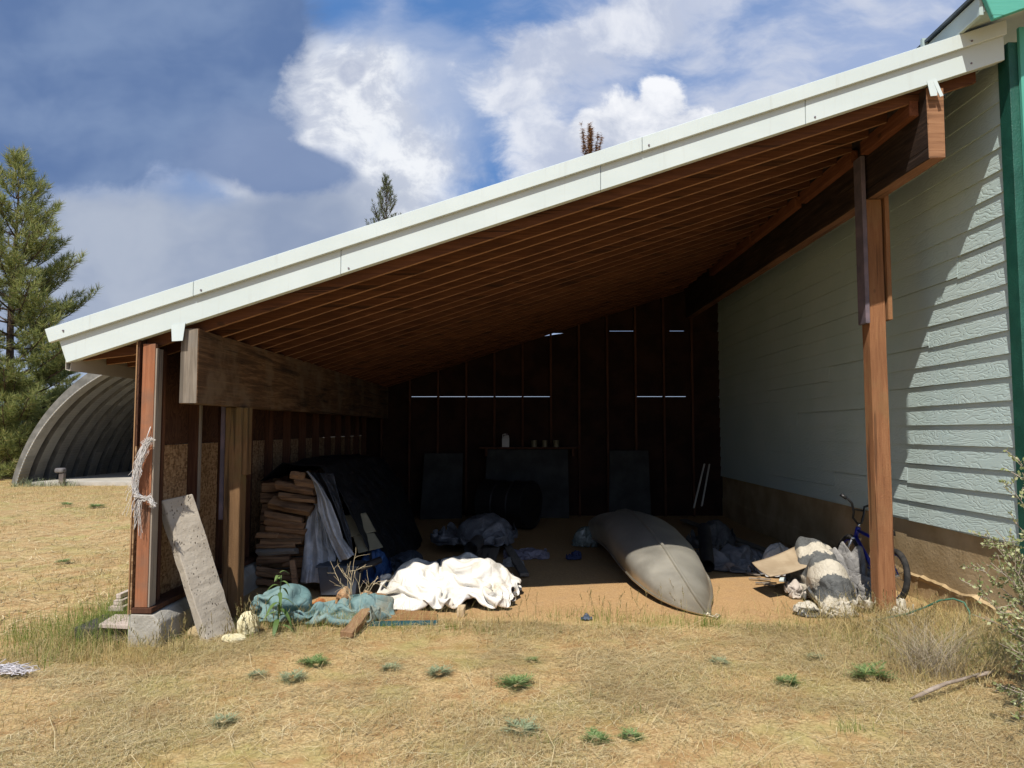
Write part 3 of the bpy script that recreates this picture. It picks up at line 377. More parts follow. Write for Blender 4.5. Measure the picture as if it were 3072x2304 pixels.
3,-5,-1,6,6,8,8,8,0,0,-10,-11,-8,2,-6,-4,0,5,9,-1,-2,2,-6,0,-1,5,7,-4,-6,0,2,-2,-2,4,2,0,2,8,-1,-4,5,5,-5,-7,-4,-4,0,6,-1,-2,-2,-1,1,3,9,-4,-6,-3,0,2,3,
-4,2,11,0,5,10,10,-7,-2,-1,-10,-8,-6,3,-6,-1,7,1,6,0,3,-7,-1,2,-1,5,6,-3,-7,-1,0,3,3,2,1,5,0,-5,7,4,-6,-6,-7,-2,2,6,3,-10,1,2,1,2,1,7,0,-9,-5,4,-2,4,-4,
3,12,8,1,7,2,-9,-6,0,2,-7,-9,-5,2,-4,6,8,9,0,3,-6,-2,0,2,-1,5,4,-5,-2,2,7,0,2,4,1,-8,3,5,-6,-3,-4,-5,3,6,5,-6,0,3,2,1,1,1,2,0,-8,-2,-7,2,4,-1,5,8,11,3,
-1,-4,-8,-8,0,8,-1,-9,-5,-2,1,5,6,6,0,4,-6,-3,0,0,3,-3,6,2,1,2,10,-1,2,4,-5,-8,6,1,-9,-3,-7,3,7,7,-3,1,4,0,5,0,0,1,-2,-2,-3,-3,-9,-2,9,-2,0,9,8,2,-4,-5,
-8,-8,0,8,5,0,-4,-3,2,-1,-2,4,0,4,-5,-4,0,0,0,4,-3,3,7,3,8,6,2,-2,-10,-1,5,-5,-4,-10,-1,9,6,-1,3,3,6,-1,1,7,1,-1,-3,1,-7,-10,-8,-6,5,4,3,4,9,-2,-5,-1,-9,
-8,2,4,8,9,-2,0,-2,-1,-2,-3,0,3,-2,-6,0,1,1,-1,1,5,6,6,7,7,-1,-7,-7,-4,2,-7,0,-6,6,6,1,6,6,3,-2,1,4,0,6,2,-1,-4,-10,-9,-3,-7,-6,4,8,5,9,4,-7,-7,-10,-7,
2,3,6,10,7,1,-3,2,0,-3,1,1,0,-7,1,1,-1,0,3,6,5,9,2,5,-4,-6,-2,-9,-4,1,-1,2,7,2,6,4,5,6,-1,2,-2,-2,2,2,3,-6,-9,-1,-9,-8,-6,0,8,11,7,5,-3,-10,-11,-8,-1,2,
4,8,10,9,3,1,-1,-8,-1,2,2,-9,0,0,0,3,6,4,9,2,-2,1,2,-6,-7,-6,-3,-1,7,8,2,7,6,6,4,3,3,-3,-2,-4,-1,1,-4,0,-3,-6,-8,-2,-4,-3,2,10,8,5,-4,-9,-6,-10,-4,1,2,
11,12,9,5,2,-6,-11,9,-3,0,-9,-2,0,0,6,6,7,2,-4,-2,-2,6,-2,-8,-8,3,2,9,9,5,2,7,6,3,2,2,3,-1,-7,-1,-1,-5,0,1,-8,-9,-4,2,0,-2,-2,6,6,-1,-5,-5,-9,-6,0,7,8,
11,10,4,-2,-6,-7,6,-2,-5,-7,-5,-1,2,8,8,2,-5,-5,-4,1,5,-2,-8,4,4,-4,6,8,9,7,6,3,-2,2,6,8,-1,-3,-6,-4,2,-1,-2,-9,-9,-3,0,-1,-5,-2,1,7,7,-1,-8,-11,-9,6,6,
10,10,5,-2,-3,-5,-5,10,-8,-3,-10,-7,-1,7,8,2,-4,-7,-5,-1,0,5,-3,0,9,0,-8,4,9,4,6,7,7,2,12,8,-6,-2,1,-1,-3,-6,5,-6,-8,-5,-4,-8,-7,-4,-2,2,9,5,-3,-2,-7,-10,
7,10,10,3,-3,-3,-3,-3,-2,-3,1,-5,-7,-6,-3,7,1,-5,-3,-6,0,-1,2,7,1,3,-2,-7,0,7,8,7,5,6,5,10,14,1,-4,-3,0,-3,-2,-4,-6,1,-7,-11,-6,-7,-4,-1,-1,-1,2,5,6,0,
-9,-7,6,10,3,-3,-4,-3,-3,-1,8,-7,7,1,-4,-6,-5,-2,-6,-4,0,5,-3,3,4,5,2,2,-8,-8,2,8,5,9,8,6,6,15,4,-2,0,-1,-1,-2,-3,-4,-8,-7,2,-11,-11,-8,-7,-2,-1,0,2,7,
8,4,-7,-6,4,5,-3,-1,-5,-5,0,8,10,-9,7,7,4,-4,-8,-9,-7,-1,0,5,7,0,6,5,-1,-7,-9,-3,3,8,3,10,6,9,13,5,-5,1,-4,-1,0,0,-1,2,-6,-11,1,-6,-8,-11,-2,2,-4,-2,-1,
3,1,7,-1,-10,4,-1,-2,1,-5,0,7,9,11,-9,7,7,7,5,-5,-8,-7,-5,3,7,5,4,-1,-4,-1,-8,-6,3,2,8,8,8,9,5,12,-2,-6,1,-5,-3,-1,2,3,2,-3,-11,-9,-4,-6,-7,-1,9,3,-3,-4,
-7,-3,4,6,-5,-5,0,4,-5,3,4,6,7,0,-2,4,3,6,6,4,0,-7,-4,4,6,2,-4,-8,-4,3,-1,-7,2,6,10,8,7,6,1,13,-8,-5,3,-4,-2,-3,0,3,-2,2,-8,-15,-6,-1,-1,-3,9,9,2,-6,-5,
-6,-6,2,0,2,-1,-5,4,5,3,8,4,-8,0,2,1,2,4,5,8,4,-4,2,3,-8,-7,-6,2,-5,2,6,0,7,6,1,7,4,0,15,-9,-4,1,-1,0,3,-5,-5,5,-3,-7,-13,-12,1,7,-4,6,10,7,1,-4,-7,-5,
-2,0,-4,-6,4,6,2,7,5,-6,1,0,5,-4,1,0,6,9,11,2,-3,-6,-8,-8,-2,0,3,-6,9,9,0,6,-4,2,5,7,7,4,-7,0,3,3,-5,-5,0,-1,-8,-4,-11,-9,3,2,1,1,4,8,6,3,-3,-6,-3,-10,
-6,2,6,4,5,6,-4,1,3,0,6,-6,2,6,6,8,4,0,-7,-7,-5,-6,0,1,4,-5,9,10,0,-4,-4,5,8,8,4,8,1,0,1,-6,-3,2,-2,-8,-8,-4,-14,1,1,7,-6,-6,7,7,4,3,0,-3,-5,-6,-7,5,8,
5,5,-5,1,7,4,0,4,1,4,6,7,6,-5,-6,-7,-6,-3,5,1,-3,0,-3,11,4,-6,-5,2,10,11,3,-3,10,9,-2,-2,3,-4,-6,-6,-7,-3,-12,-2,2,6,-6,-7,3,8,10,-1,-8,-2,-2,-4,-3,5,4,
8,6,-3,-7,9,6,5,2,7,4,5,6,3,-7,-5,-3,-8,-3,5,0,7,-7,-5,3,7,-4,-5,3,9,7,4,-4,-1,7,7,6,2,-4,-6,-3,-6,-7,-8,-4,-3,9,2,-9,2,7,7,0,-5,-6,-5,-2,0,3,5,8,9,-3,
-7,3,10,3,6,8,7,6,5,2,-7,-8,-3,-4,2,-1,-2,-1,1,5,-5,-3,0,-4,3,8,9,2,-6,-5,0,8,3,3,2,1,-2,1,-1,-4,-8,-2,-6,2,-3,-4,9,8,2,-7,-7,-1,0,-1,0,3,6,6,1,-5,-2,10,
8,3,8,8,8,6,0,-7,-7,1,2,-2,-4,3,-5,-8,-2,9,4,-5,-6,-1,6,8,4,-9,-5,-1,6,4,-3,7,2,11,5,-1,0,-2,-6,-11,-6,-2,-6,2,9,-2,-1,-7,-4,1,8,4,0,4,-7,-1,-3,1,8,10,
5,5,5,7,8,1,-7,-9,-7,-2,3,2,1,-2,2,-2,-10,2,9,5,-6,-1,6,5,-6,-10,1,6,-3,-1,4,7,16,7,6,-4,-3,-3,0,-7,-11,-8,0,2,-1,-6,-6,2,-2,-2,9,11,3,1,-9,-10,-3,7,11,
6,5,6,2,0,6,-4,-6,-9,-8,-3,2,2,1,-1,1,4,-2,-6,6,10,1,2,6,-4,-10,-11,2,9,5,-3,6,15,12,5,0,-10,-3,4,3,-2,-16,-7,-4,-2,-5,-8,-1,3,-2,0,7,9,9,0,-8,-8,-4,6,
10,1,8,1,6,-5,2,-4,-4,-8,-6,3,0,-3,6,-3,-3,1,6,0,-3,9,9,6,3,-11,-10,-9,-1,8,10,6,5,19,2,4,-4,-3,-3,4,-1,3,-11,-10,-7,-4,-10,-7,1,8,-1,3,7,6,5,-5,-7,-9,
-2,5,9,6,5,0,11,-7,1,-1,-5,-7,1,-1,0,0,0,4,0,-4,2,3,5,10,6,6,-6,-10,-9,-4,-3,5,11,8,11,18,1,2,-4,2,-2,-2,-4,6,-4,-17,-7,-9,-7,-9,6,5,6,5,7,0,-6,-7,-5,-7,
-3,9,10,7,-1,7,12,-3,-4,3,-1,-5,-2,0,-1,1,-1,1,5,-2,-1,2,9,8,8,-1,-8,-9,-6,-5,4,8,5,10,11,19,1,0,-4,-4,4,-3,-2,3,3,-18,-9,-8,-11,-5,6,6,8,6,0,-8,-8,-8,
-4,1,-2,8,7,1,5,11,12,-5,0,1,3,1,-7,-1,-2,1,-1,3,-2,5,-4,7,7,11,5,-6,-9,-9,-6,1,7,1,10,7,14,15,-5,0,-5,1,5,-2,3,4,4,-18,-11,-11,-11,1,6,8,7,-1,-7,-8,-9,
-7,1,4,-3,9,-3,7,10,10,10,4,1,2,5,1,-6,-6,-5,-1,1,2,-1,2,6,4,8,8,-4,-8,-8,-2,2,-1,-6,8,11,5,16,11,-8,2,5,4,0,3,1,5,0,-19,-12,-11,-9,5,7,7,1,-6,-8,-3,-8,
2,-3,1,1,3,1,6,10,6,-1,8,-5,6,7,-3,-7,-4,-3,-5,-1,-2,2,1,10,4,9,3,-9,-8,0,4,-2,-9,-3,8,9,7,16,7,-3,7,6,3,3,2,1,3,-2,-19,-13,-11,-4,6,7,2,-7,-6,-2,-10,2,
1,-1,5,2,3,0,4,6,-5,-4,8,-9,7,8,-10,-8,-9,2,4,-6,-3,-1,5,7,9,9,-6,-6,-5,5,-6,-6,-4,1,6,7,10,14,9,-3,3,3,5,0,3,4,4,3,-19,-12,-11,1,7,1,-8,-7,-2,0,-6,-4,
8,3,5,4,3,2,2,-8,-5,-6,6,-9,1,8,-10,-7,-6,-5,0,4,-4,-2,7,7,11,2,1,-6,-3,-8,-5,-6,6,0,1,11,8,12,19,-6,0,4,-2,0,-2,1,5,8,-13,-11,-9,6,-1,-7,-7,-8,4,7,-8,
-10,0,9,8,7,5,3,1,-5,-7,-11,3,-6,-3,1,-8,-4,-2,-9,0,-1,1,0,7,8,5,4,7,-6,-10,-6,-9,-3,3,8,2,6,10,9,22,1,-2,-1,-4,1,-1,-1,-1,9,-8,-8,-8,-1,-5,-7,-9,1,9,1,
-10,-9,-2,8,8,4,4,5,4,-4,-7,-8,-2,-1,-5,-5,-7,-2,-6,0,-2,0,-3,6,9,-2,7,10,1,-7,-6,-12,-6,-1,0,10,10,5,6,7,19,9,-5,-3,0,-4,-1,0,-3,4,-3,-7,-10,-5,-3,-8,
-5,7,9,-7,-9,-8,-3,7,6,1,3,4,9,-2,-4,-11,0,0,-6,-3,-5,-8,-7,-3,1,3,3,5,1,4,7,5,-5,0,-5,-10,-8,-1,0,7,11,10,7,6,9,18,-2,-6,-3,-2,2,-8,2,-6,3,-7,-5,-5,-10,
-9,6,8,3,-10,-5,-3,-9,-1,7,1,1,6,9,-1,-2,-10,-6,1,-8,-3,-5,2,-2,-2,-1,2,4,2,3,6,2,-6,-5,-2,-2,1,-7,-6,0,5,10,10,10,8,6,15,-1,-5,-2,0,1,-2,-6,-3,-3,-2,-6,
-9,-9,-2,8,5,-4,-6,-5,-6,-6,1,-1,1,2,7,9,0,-4,-5,-6,2,-8,-7,-4,1,7,0,5,4,1,4,1,4,-8,-8,-7,-3,1,10,-3,-8,-4,4,10,11,9,9,9,4,14,-2,-1,0,-2,-8,-12,-5,-6,1,
-3,-9,-6,3,5,-3,-1,-6,-5,0,-9,0,3,-3,0,3,9,1,-2,-4,-5,3,-9,-8,0,0,7,5,3,8,-1,4,6,-7,-10,-8,-5,-2,0,8,7,-4,-7,-1,10,10,9,9,7,3,7,6,1,-4,-9,-7,-5,-6,-6,4,
-3,-8,-8,5,0,4,-4,-6,2,-5,-9,0,3,1,-4,0,4,7,-3,-4,-4,3,-8,-6,1,1,9,8,2,1,6,4,-3,-8,-10,-6,-4,1,3,-1,5,4,1,-4,4,10,9,7,5,3,5,4,-2,-3,-1,-6,-5,-2,-4,0,-7,
-7,-6,2,7,0,-7,0,-2,-7,-4,0,3,-4,-2,0,1,8,0,-3,-4,3,-8,1,1,2,5,9,5,6,3,-3,-7,-10,-8,-5,0,7,1,-3,-4,2,8,7,2,7,5,5,7,-3,5,4,6,2,-5,0,-4,-6,-3,-8,-9,-10,5,
6,2,-9,-5,1,-5,-3,1,-5,1,-3,1,-1,1,9,-2,-1,-4,3,-6,5,4,3,6,7,7,5,-3,-7,-8,-11,-6,0,6,2,-6,-4,1,4,6,12,8,-4,0,7,2,4,0,2,5,6,7,-4,0,-10,-8,-10,-7,-5,6,5,
-5,-9,-4,0,-6,4,4,-8,-2,-1,1,-1,0,11,-3,-2,-3,4,1,6,5,5,6,5,0,-2,5,-9,-9,-4,-2,-1,1,-6,-4,3,2,7,8,3,6,1,0,-5,1,6,6,7,4,4,-1,-4,5,-5,-11,-11,-8,2,3,1,-9,
-4,-3,-5,-4,5,7,-8,-4,1,-1,0,0,11,-2,-4,2,7,4,5,6,6,5,-4,-6,1,1,-3,-8,6,0,-2,-4,-6,-1,3,3,4,1,-2,8,4,-5,-1,7,6,8,5,3,-5,-4,-1,6,-4,-9,-9,-4,2,3,-8,-8,2,
-3,-9,-1,2,9,-4,-8,0,0,2,-2,11,-1,-5,6,7,8,5,6,2,-6,-6,-4,-4,1,1,-2,4,6,2,-3,-6,1,2,1,-7,-6,3,5,1,2,6,6,7,5,0,0,-4,-5,10,3,-8,-10,-5,7,-2,-6,-6,-3,-3,-8,
0,0,-3,8,2,-9,1,-2,-1,-1,11,1,-4,9,5,8,5,-2,-3,-8,-7,-4,-4,0,2,2,5,5,2,-3,5,5,-5,-7,-9,-5,1,5,6,0,6,3,8,4,3,-3,-3,7,5,-2,-9,-8,4,4,-7,-5,-3,-7,-6,-7,3,
1,4,4,-1,-9,-2,1,1,-2,11,2,-5,11,0,6,-5,-3,-4,-3,-1,-5,-6,-5,2,-1,8,5,0,8,7,-1,-8,-9,-6,3,-6,-1,5,8,-1,6,3,4,4,-3,7,5,-3,4,-11,1,2,-5,-6,0,-4,-9,-6,-2,
7,-6,5,8,-7,-8,-1,0,1,-1,10,4,-7,4,-4,-4,-4,-5,-2,3,1,-6,4,-6,-8,2,7,6,3,3,5,-6,-6,-7,-4,7,3,-6,0,4,5,-1,-2,4,3,6,4,-1,2,7,-7,-5,2,-3,-6,-3,-4,-9,-1,7,
1,-7,0,9,0,-9,-2,1,-2,3,2,4,1,-8,-4,-6,-5,-5,-1,3,4,5,6,-9,-6,2,-3,5,6,1,-1,1,-8,-3,3,4,5,-3,-3,2,-4,-1,-2,2,3,6,5,4,1,7,3,-9,1,-8,0,-8,-7,-5,7,3,-7,-3,
1,1,7,-2,-9,3,3,1,-6,8,9,-10,-1,-7,-5,3,0,2,9,8,1,-10,-8,4,2,-3,5,-4,-1,1,-2,5,4,3,3,-1,-2,-8,-6,-1,-1,-3,3,8,11,9,-1,4,4,-7,-7,-5,-3,-7,-6,3,2,-4,-4,1,
-1,4,-2,5,-3,0,-1,2,0,5,4,-5,-6,4,-4,4,4,2,10,2,-5,-3,-8,-1,5,1,-9,0,-1,-1,0,0,5,6,9,7,-8,-9,-8,-2,-3,2,3,10,10,4,9,2,-4,-8,-4,-4,-8,-6,-3,2,-4,3,-2,-2,
4,-2,-1,-1,5,-1,3,4,6,3,0,-3,-1,5,4,3,2,1,-2,-2,-1,2,-5,3,4,-8,-7,0,-4,1,4,-4,6,10,10,3,-9,-10,-6,-4,-1,2,8,11,9,4,-1,2,-5,-5,-4,-7,-7,-5,1,-1,3,5,-8,-1,
0,1,1,2,2,2,4,7,6,2,0,8,1,3,6,3,2,-6,-11,-6,2,2,6,6,-1,-11,-5,-4,-1,1,2,1,9,9,9,-2,-9,-10,-9,-1,0,5,10,9,9,-4,1,-3,0,-8,-3,-8,-5,-1,0,4,7,-1,-3,-2,2,3,
2,2,0,2,4,7,7,2,2,12,-2,3,6,3,-3,-11,-12,-7,-1,11,8,7,-7,-11,-9,-1,0,3,0,7,8,9,6,-8,-9,-10,-6,0,1,9,9,8,1,-5,0,0,-3,0,-8,-7,3,1,4,4,2,0,-2,-4,-5,5,1,5,
4,2,4,8,3,8,-1,11,-1,1,3,2,-10,-12,-11,-8,6,9,11,-4,-8,-9,-3,-1,1,4,5,2,6,9,2,-9,-8,-10,-4,2,3,8,9,3,1,-9,0,-3,-4,0,0,1,4,4,2,0,-3,-3,-2,-5,-1,1,4,3,3,
8,10,9,1,-2,-4,9,1,0,0,-6,-10,-11,-12,-6,8,11,8,-1,-8,-8,0,0,0,4,6,0,0,6,4,-8,-10,-8,1,4,-2,8,9,3,-5,-7,-6,-5,-4,1,0,6,8,7,4,1,-3,-4,-3,-3,-5,-2,6,4,5,
7,7,4,-3,-3,-6,11,2,-2,-5,-10,-11,-12,-9,-5,10,11,10,0,-9,-5,0,1,-1,2,7,-1,-2,7,0,-6,-7,-6,-4,5,-3,7,4,-4,-7,-6,-5,-2,2,-4,3,-1,10,5,5,1,1,-1,-1,-3,1,1,
2,1,0,3,4,1,-3,-3,-5,])
CLOTHS['teal'] = (60, 31, [-215,11,5,0,-4,-8,2,5,0,-7,-4,2,-2,1,-1,-5,-7,4,-2,-1,9,4,-3,-2,-2,-2,1,9,5,2,8,-5,8,3,-2,-1,-4,-2,9,0,-4,6,6,-2,-1,0,-9,-8,-3,-3,5,3,-2,-1,1,-5,0,4,5,
6,3,10,-4,6,-1,-2,-1,-1,-1,7,-1,6,10,9,-1,1,-6,-5,-8,-5,-5,-2,-2,-1,0,1,1,-1,1,8,7,7,5,3,2,2,-3,-2,-2,-1,3,7,9,11,8,1,-8,-6,-8,-4,0,-1,-5,-3,-3,0,0,-1,
0,4,9,10,8,1,7,2,4,-1,-5,-5,1,7,3,8,5,5,0,-8,-10,-7,-1,6,6,-7,-5,-3,-2,0,0,3,2,6,11,9,5,-2,9,3,-5,-3,0,5,0,6,4,2,-1,-2,-6,-8,-7,3,8,10,-5,-5,-3,-3,1,0,
-2,-6,6,9,9,7,8,6,5,-2,-2,1,3,-2,7,4,-2,-8,-7,-4,-2,-3,3,8,8,-2,-3,-7,-4,6,1,-11,-4,5,1,8,6,12,3,3,2,-1,1,0,-2,1,1,1,-5,-4,-1,-4,-2,2,6,2,-7,-3,1,1,2,-2,
-10,3,0,-2,-1,0,11,4,2,1,0,1,1,-4,-2,-1,0,-1,1,-4,-4,-3,2,6,0,-5,-3,-1,1,3,-8,-1,0,1,-2,0,-3,11,3,1,4,-1,1,-1,-6,-1,-2,-1,4,0,-3,-6,0,0,2,2,-4,-5,0,2,-1,
-3,1,-1,-1,1,-1,-9,12,2,0,5,-1,-1,-2,-5,0,-4,0,2,4,-3,-6,-1,-2,-2,0,1,-3,1,1,0,-2,1,-3,0,2,-5,-9,12,2,0,0,1,-2,0,-4,0,-5,-1,1,1,0,-4,-2,-2,-1,1,-1,-1,-1,
1,-2,2,-1,-3,1,1,-8,-4,13,1,0,0,-1,-2,-4,2,-3,-4,-4,-5,-2,5,-1,0,5,1,0,-3,-4,-1,0,-1,2,-2,0,-1,-1,-5,-4,12,0,2,-1,-1,-4,-3,1,-5,-2,-9,-5,0,3,3,9,5,0,-1,
-2,-4,-5,-1,-2,0,1,0,-1,-3,-4,-3,9,2,1,0,-2,-5,-2,-2,-3,-5,-6,-4,0,5,7,9,2,2,-1,-3,-3,-5,-5,-2,1,1,-1,-1,-5,-2,-3,7,4,3,0,-3,-4,-3,-2,-3,-6,-7,-7,4,5,13,
6,2,0,0,-2,-2,-4,-6,-4,1,2,-2,-2,-3,-2,-2,9,5,3,-2,-4,0,-3,-3,-3,-8,-7,-8,5,11,11,5,4,0,-1,-1,-3,-3,-6,-6,1,0,-3,-1,-2,0,-1,10,1,2,2,-6,0,-2,-5,-4,-7,-7,
-3,4,12,11,2,0,1,0,-2,3,-3,-4,-8,1,0,-8,0,1,1,0,9,2,-3,3,-4,-3,-1,-3,-4,-8,-6,0,1,13,12,-2,-2,0,2,2,4,-1,-5,-8,0,-3,-8,-1,2,3,3,12,-3,-3,-1,0,-2,-4,0,-7,
-6,-2,-3,0,10,17,0,-1,-1,2,2,4,-1,-5,-8,-6,-1,-7,-5,5,7,3,12,-3,-3,-1,-4,-3,-1,-4,-6,-3,-3,-6,4,1,20,8,-2,1,1,1,4,-1,-13,-3,-6,-9,-2,-4,3,8,8,12,-3,-3,
-6,0,-3,-3,-8,-7,-3,-6,4,0,3,12,15,1,0,0,5,1,-10,-17,4,-7,-6,0,-1,1,6,8,12,-3,-5,-7,-4,-4,-10,-10,-6,0,5,-2,3,3,8,14,10,-1,-2,5,-8,-18,-3,1,-4,-2,0,1,2,
4,7,12,-4,-8,-9,-9,-9,-7,-5,-3,-2,6,0,-2,8,4,6,10,5,2,-6,-13,-11,-1,9,-4,-1,3,1,2,4,5,8,-6,-7,-10,-9,-9,-3,-5,-6,-5,5,2,1,5,4,5,4,-3,0,-1,-5,-10,-1,7,3,
-3,7,1,4,4,4,4,-7,-7,-9,-11,-6,0,-6,-8,-4,0,2,7,6,5,5,4,0,-2,-3,-9,-6,1,1,1,6,1,4,7,5,4,8,-10,-8,-10,-8,-6,-3,-8,0,-2,0,1,3,7,4,9,2,1,-3,-5,-8,-4,0,0,2,
6,3,0,8,9,4,4,-8,-9,-9,-8,-7,-6,-1,-1,1,2,1,-1,8,2,-2,5,1,1,-2,-4,-6,0,1,0,3,3,4,7,9,7,9,-9,-9,-9,-9,-5,-3,-1,-2,1,1,2,-1,4,3,-5,0,4,6,1,-8,-6,1,2,3,1,
3,3,6,7,9,0,-7,-8,-6,-6,-3,-2,-1,-1,-1,-1,2,2,-2,2,1,0,3,4,-2,-9,-5,2,3,3,1,5,1,7,8,8,2,-7,-5,-3,-2,-3,-3,0,-2,-1,-1,1,3,0,0,1,1,0,-7,-3,0,-2,1,4,1,5,2,
-1,6,9,7,3,-3,-3,-2,-1,-3,-4,-4,2,-1,0,2,0,2,-3,2,4,-5,-5,-4,0,1,1,0,4,4,-3,-3,4,6,6,-1,-4,6,1,1,-4,-4,-8,4,1,1,0,-3,-5,2,1,8,-3,-5,-3,-1,2,1,0,-1,2,-1,
1,-5,-1,3,4,1,5,5,0,-5,-6,-5,1,2,4,-4,-5,-2,-1,2,6,2,-5,-3,0,3,0,-1,0,-2,5,-5,-1,-1,0,12,0,2,6,-1,-3,-7,-3,1,0,0,1,-4,-6,-4,3,4,8,-4,-1,1,0,1,0,-3,-4,3,
-2,2,-4,1,13,0,-1,-2,5,-1,-8,0,0,-2,-1,2,-5,-4,-2,-2,5,2,5,0,1,0,0,0,-4,-5,2,-2,-1,-3,-5,12,0,-2,-4,0,0,-1,0,-2,-3,-2,-1,0,-3,-3,-1,4,0,0,7,3,-1,-1,-3,
0,-6,-2,-2,2,-3,-5,13,-2,-3,-3,-3,1,1,1,-4,-3,-2,0,-1,-3,-2,-1,-5,-3,-3,5,12,4,0,-1,-4,-4,-2,-2,0,-2,-1,11,-3,-2,-2,-3,-3,2,1,-3,-2,-4,0,-4,2,-5,1,-3,-2,
-4,-7,2,16,6,1,-4,-2,-2,-3,-5,2,0,12,-3,-1,-3,-3,-3,-2,1,-2,-2,-2,-6,2,1,-6,4,-4,-3,-2,-7,-6,7,19,4,-4,-2,-3,-6,-2,-6,6,12,-2,-2,-3,-3,-2,-3,-2,-1,-5,-5,
1,1,1,-7,1,-1,-1,-7,-1,-6,-4,18,11,1,-4,-6,-4,-7,-3,3,12,-2,-2,-3,-3,-3,-2,-4,-2,-7,-2,-2,1,4,-7,1,-2,-4,-2,-2,-8,-7,14,13,6,-5,-5,-4,-3,-3,-1,12,-2,-2,
-3,-3,-3,-3,-5,-3,-5,-3,0,0,-1,-2,-2,-3,0,-3,-4,-11,-5,11,14,4,-1,-1,-3,-3,-3,-4,12,-2,-2,-3,-4,-2,-6,-3,-5,-5,-1,-1,3,-3,-2,-4,-3,-9,-3,-3,-9,1,10,10,
5,4,-1,-1,-3,-4,-7,13,-3,-2,-3,-4,-4,-6,-5,-5,-4,0,0,2,-3,-4,-6,-10,-10,-5,-3,2,7,8,6,8,2,0,2,-5,-8,-9,12,-3,-2,-4,-4,-5,-8,-5,-4,-5,2,-3,1,-2,-10,-4,-13,
-8,-2,2,5,8,5,5,3,4,4,1,-7,-9,-8,11,-3,-4,-8,-4,-5,-5,-3,-7,-1,-1,0,-2,-5,-10,-2,-6,-7,-3,0,9,5,3,2,6,5,4,-3,-10,-7,-4,10,-3,-7,-6,-4,-4,-5,-7,-4,-3,-5,
-3,-11,-5,1,4,-4,0,-3,1,3,1,2,5,7,4,4,-8,-6,-4,-4,9,-2,-7,-7,-5,-4,-9,-2,-2,-4,-8,-9,-9,-4,4,1,-2,-1,1,3,2,0,0,5,7,7,-2,-4,-3,-4,-3,12,-6,-9,-6,-5,-7,-5,
-3,-1,-8,-10,-8,-5,-2,4,0,-2,-1,4,3,2,-1,0,4,8,2,0,-2,-2,-4,-1,5,-11,-6,0,-7,-5,-3,-4,-7,-10,-10,-1,-4,-3,2,2,-2,1,0,1,4,1,2,4,5,2,-2,1,-1,-1,-1,-4,-7,
2,0,-5,-6,-5,-4,-9,-10,-6,-3,-1,0,1,0,-1,2,-1,0,3,3,3,2,6,-1,-5,3,2,1,-1,-8,-2,5,2,-1,-5,-3,-6,-9,-9,-7,0,0,0,2,-1,-1,2,0,0,1,3,4,2,-2,-2,4,-1,5,2,1,-10,
3,0,5,8,1,-2,-8,-10,-10,-6,0,6,-1,2,0,-2,3,0,-1,1,3,3,3,-2,-4,1,4,-1,4,5,0,5,4,5,8,3,-4,-11,-10,-6,-3,0,2,3,0,3,-2,2,1,-3,2,3,4,1,-1,-5,-3,-1,7,7,5,9,2,
7,1,7,3,-8,-11,-5,-2,0,0,-2,4,0,4,-3,2,3,-5,2,5,2,0,-2,-4,-4,-6,7,9,6,3,3,6,5,1,0,-5,-6,-1,-1,1,0,-6,3,1,4,-1,4,2,-5,1,3,-6,-1,0,0,-4,-3,1,6,8,5,3,6,7,
1,0,-3,-6,-2,1,1,-3,-2,-1,0,3,4,4,1,-3,0,-1,-6,-2,0,0,-1,0,1,4,5,1,9,6,0,0,2,0,-3,-2,0,1,-2,2,-1,0,0,1,-1,6,0,-5,-1,-4,-2,-3,4,0,3,-2,2,7,4,5,7,-1,-5,5,
2,-4,4,1,-8,2,5,1,0,-1,-4,-5,10,-1,-4,3,-5,-4,4,2,4,1,0,-1,0,-83,-3,8,10,10,0,7,2,-2,-4,-1,7,8,4,6,5,3,6,12,12,8,10,12,11,12,13,10,8,-8,2,-7,-8,1,11,10,
11,9,4,3,-2,-6,-4,2,9,5,7,3,4,10,10,9,9,12,11,12,11,12,11,6,-5,-6,4,-2,5,8,10,10,8,11,8,-4,-5,-5,-2,10,4,5,5,3,10,8,8,11,12,12,12,12,10,12,8,-6,-7,10,0,
9,3,8,9,11,12,11,0,-7,-4,0,5,2,7,5,6,7,6,8,12,11,12,12,12,11,11,5,1,-5,6,2,1,8,11,10,10,10,8,7,-5,-2,3,4,-2,-1,7,9,7,3,10,11,12,11,11,11,8,9,5,2,-2,4,3,
2,3,8,9,11,10,5,9,8,-2,4,3,-3,0,4,9,6,0,11,11,12,10,9,8,8,10,8,-2,-3,6,-6,9,4,10,4,9,9,7,7,9,6,7,2,-1,-3,3,7,0,4,12,12,9,10,7,10,5,10,1,2,3,8,1,5,7,6,8,
9,5,11,3,10,6,7,9,-3,-4,-1,7,8,1,8,11,11,12,11,8,5,4,-5,5,7,12,3,-1,6,7,8,11,8,6,7,5,7,6,11,-3,-9,-1,10,10,10,6,9,11,10,10,8,8,-2,2,6,6,9,3,-4,5,7,10,10,
11,3,8,5,7,5,7,-5,-10,3,10,11,12,10,10,10,9,8,10,4,3,5,4,6,6,3,-8,4,9,10,11,5,7,7,9,0,5,8,-7,-9,5,11,11,12,12,11,12,10,5,10,4,8,5,2,5,3,2,-10,3,9,12,9,
8,5,8,6,2,3,0,-3,-4,6,11,12,12,12,11,11,10,10,9,7,8,-2,3,6,1,2,-11,2,10,11,10,9,6,7,6,-7,-1,-1,-1,1,10,11,10,12,13,14,12,11,10,9,11,1,-3,8,3,-1,0,-12,3,
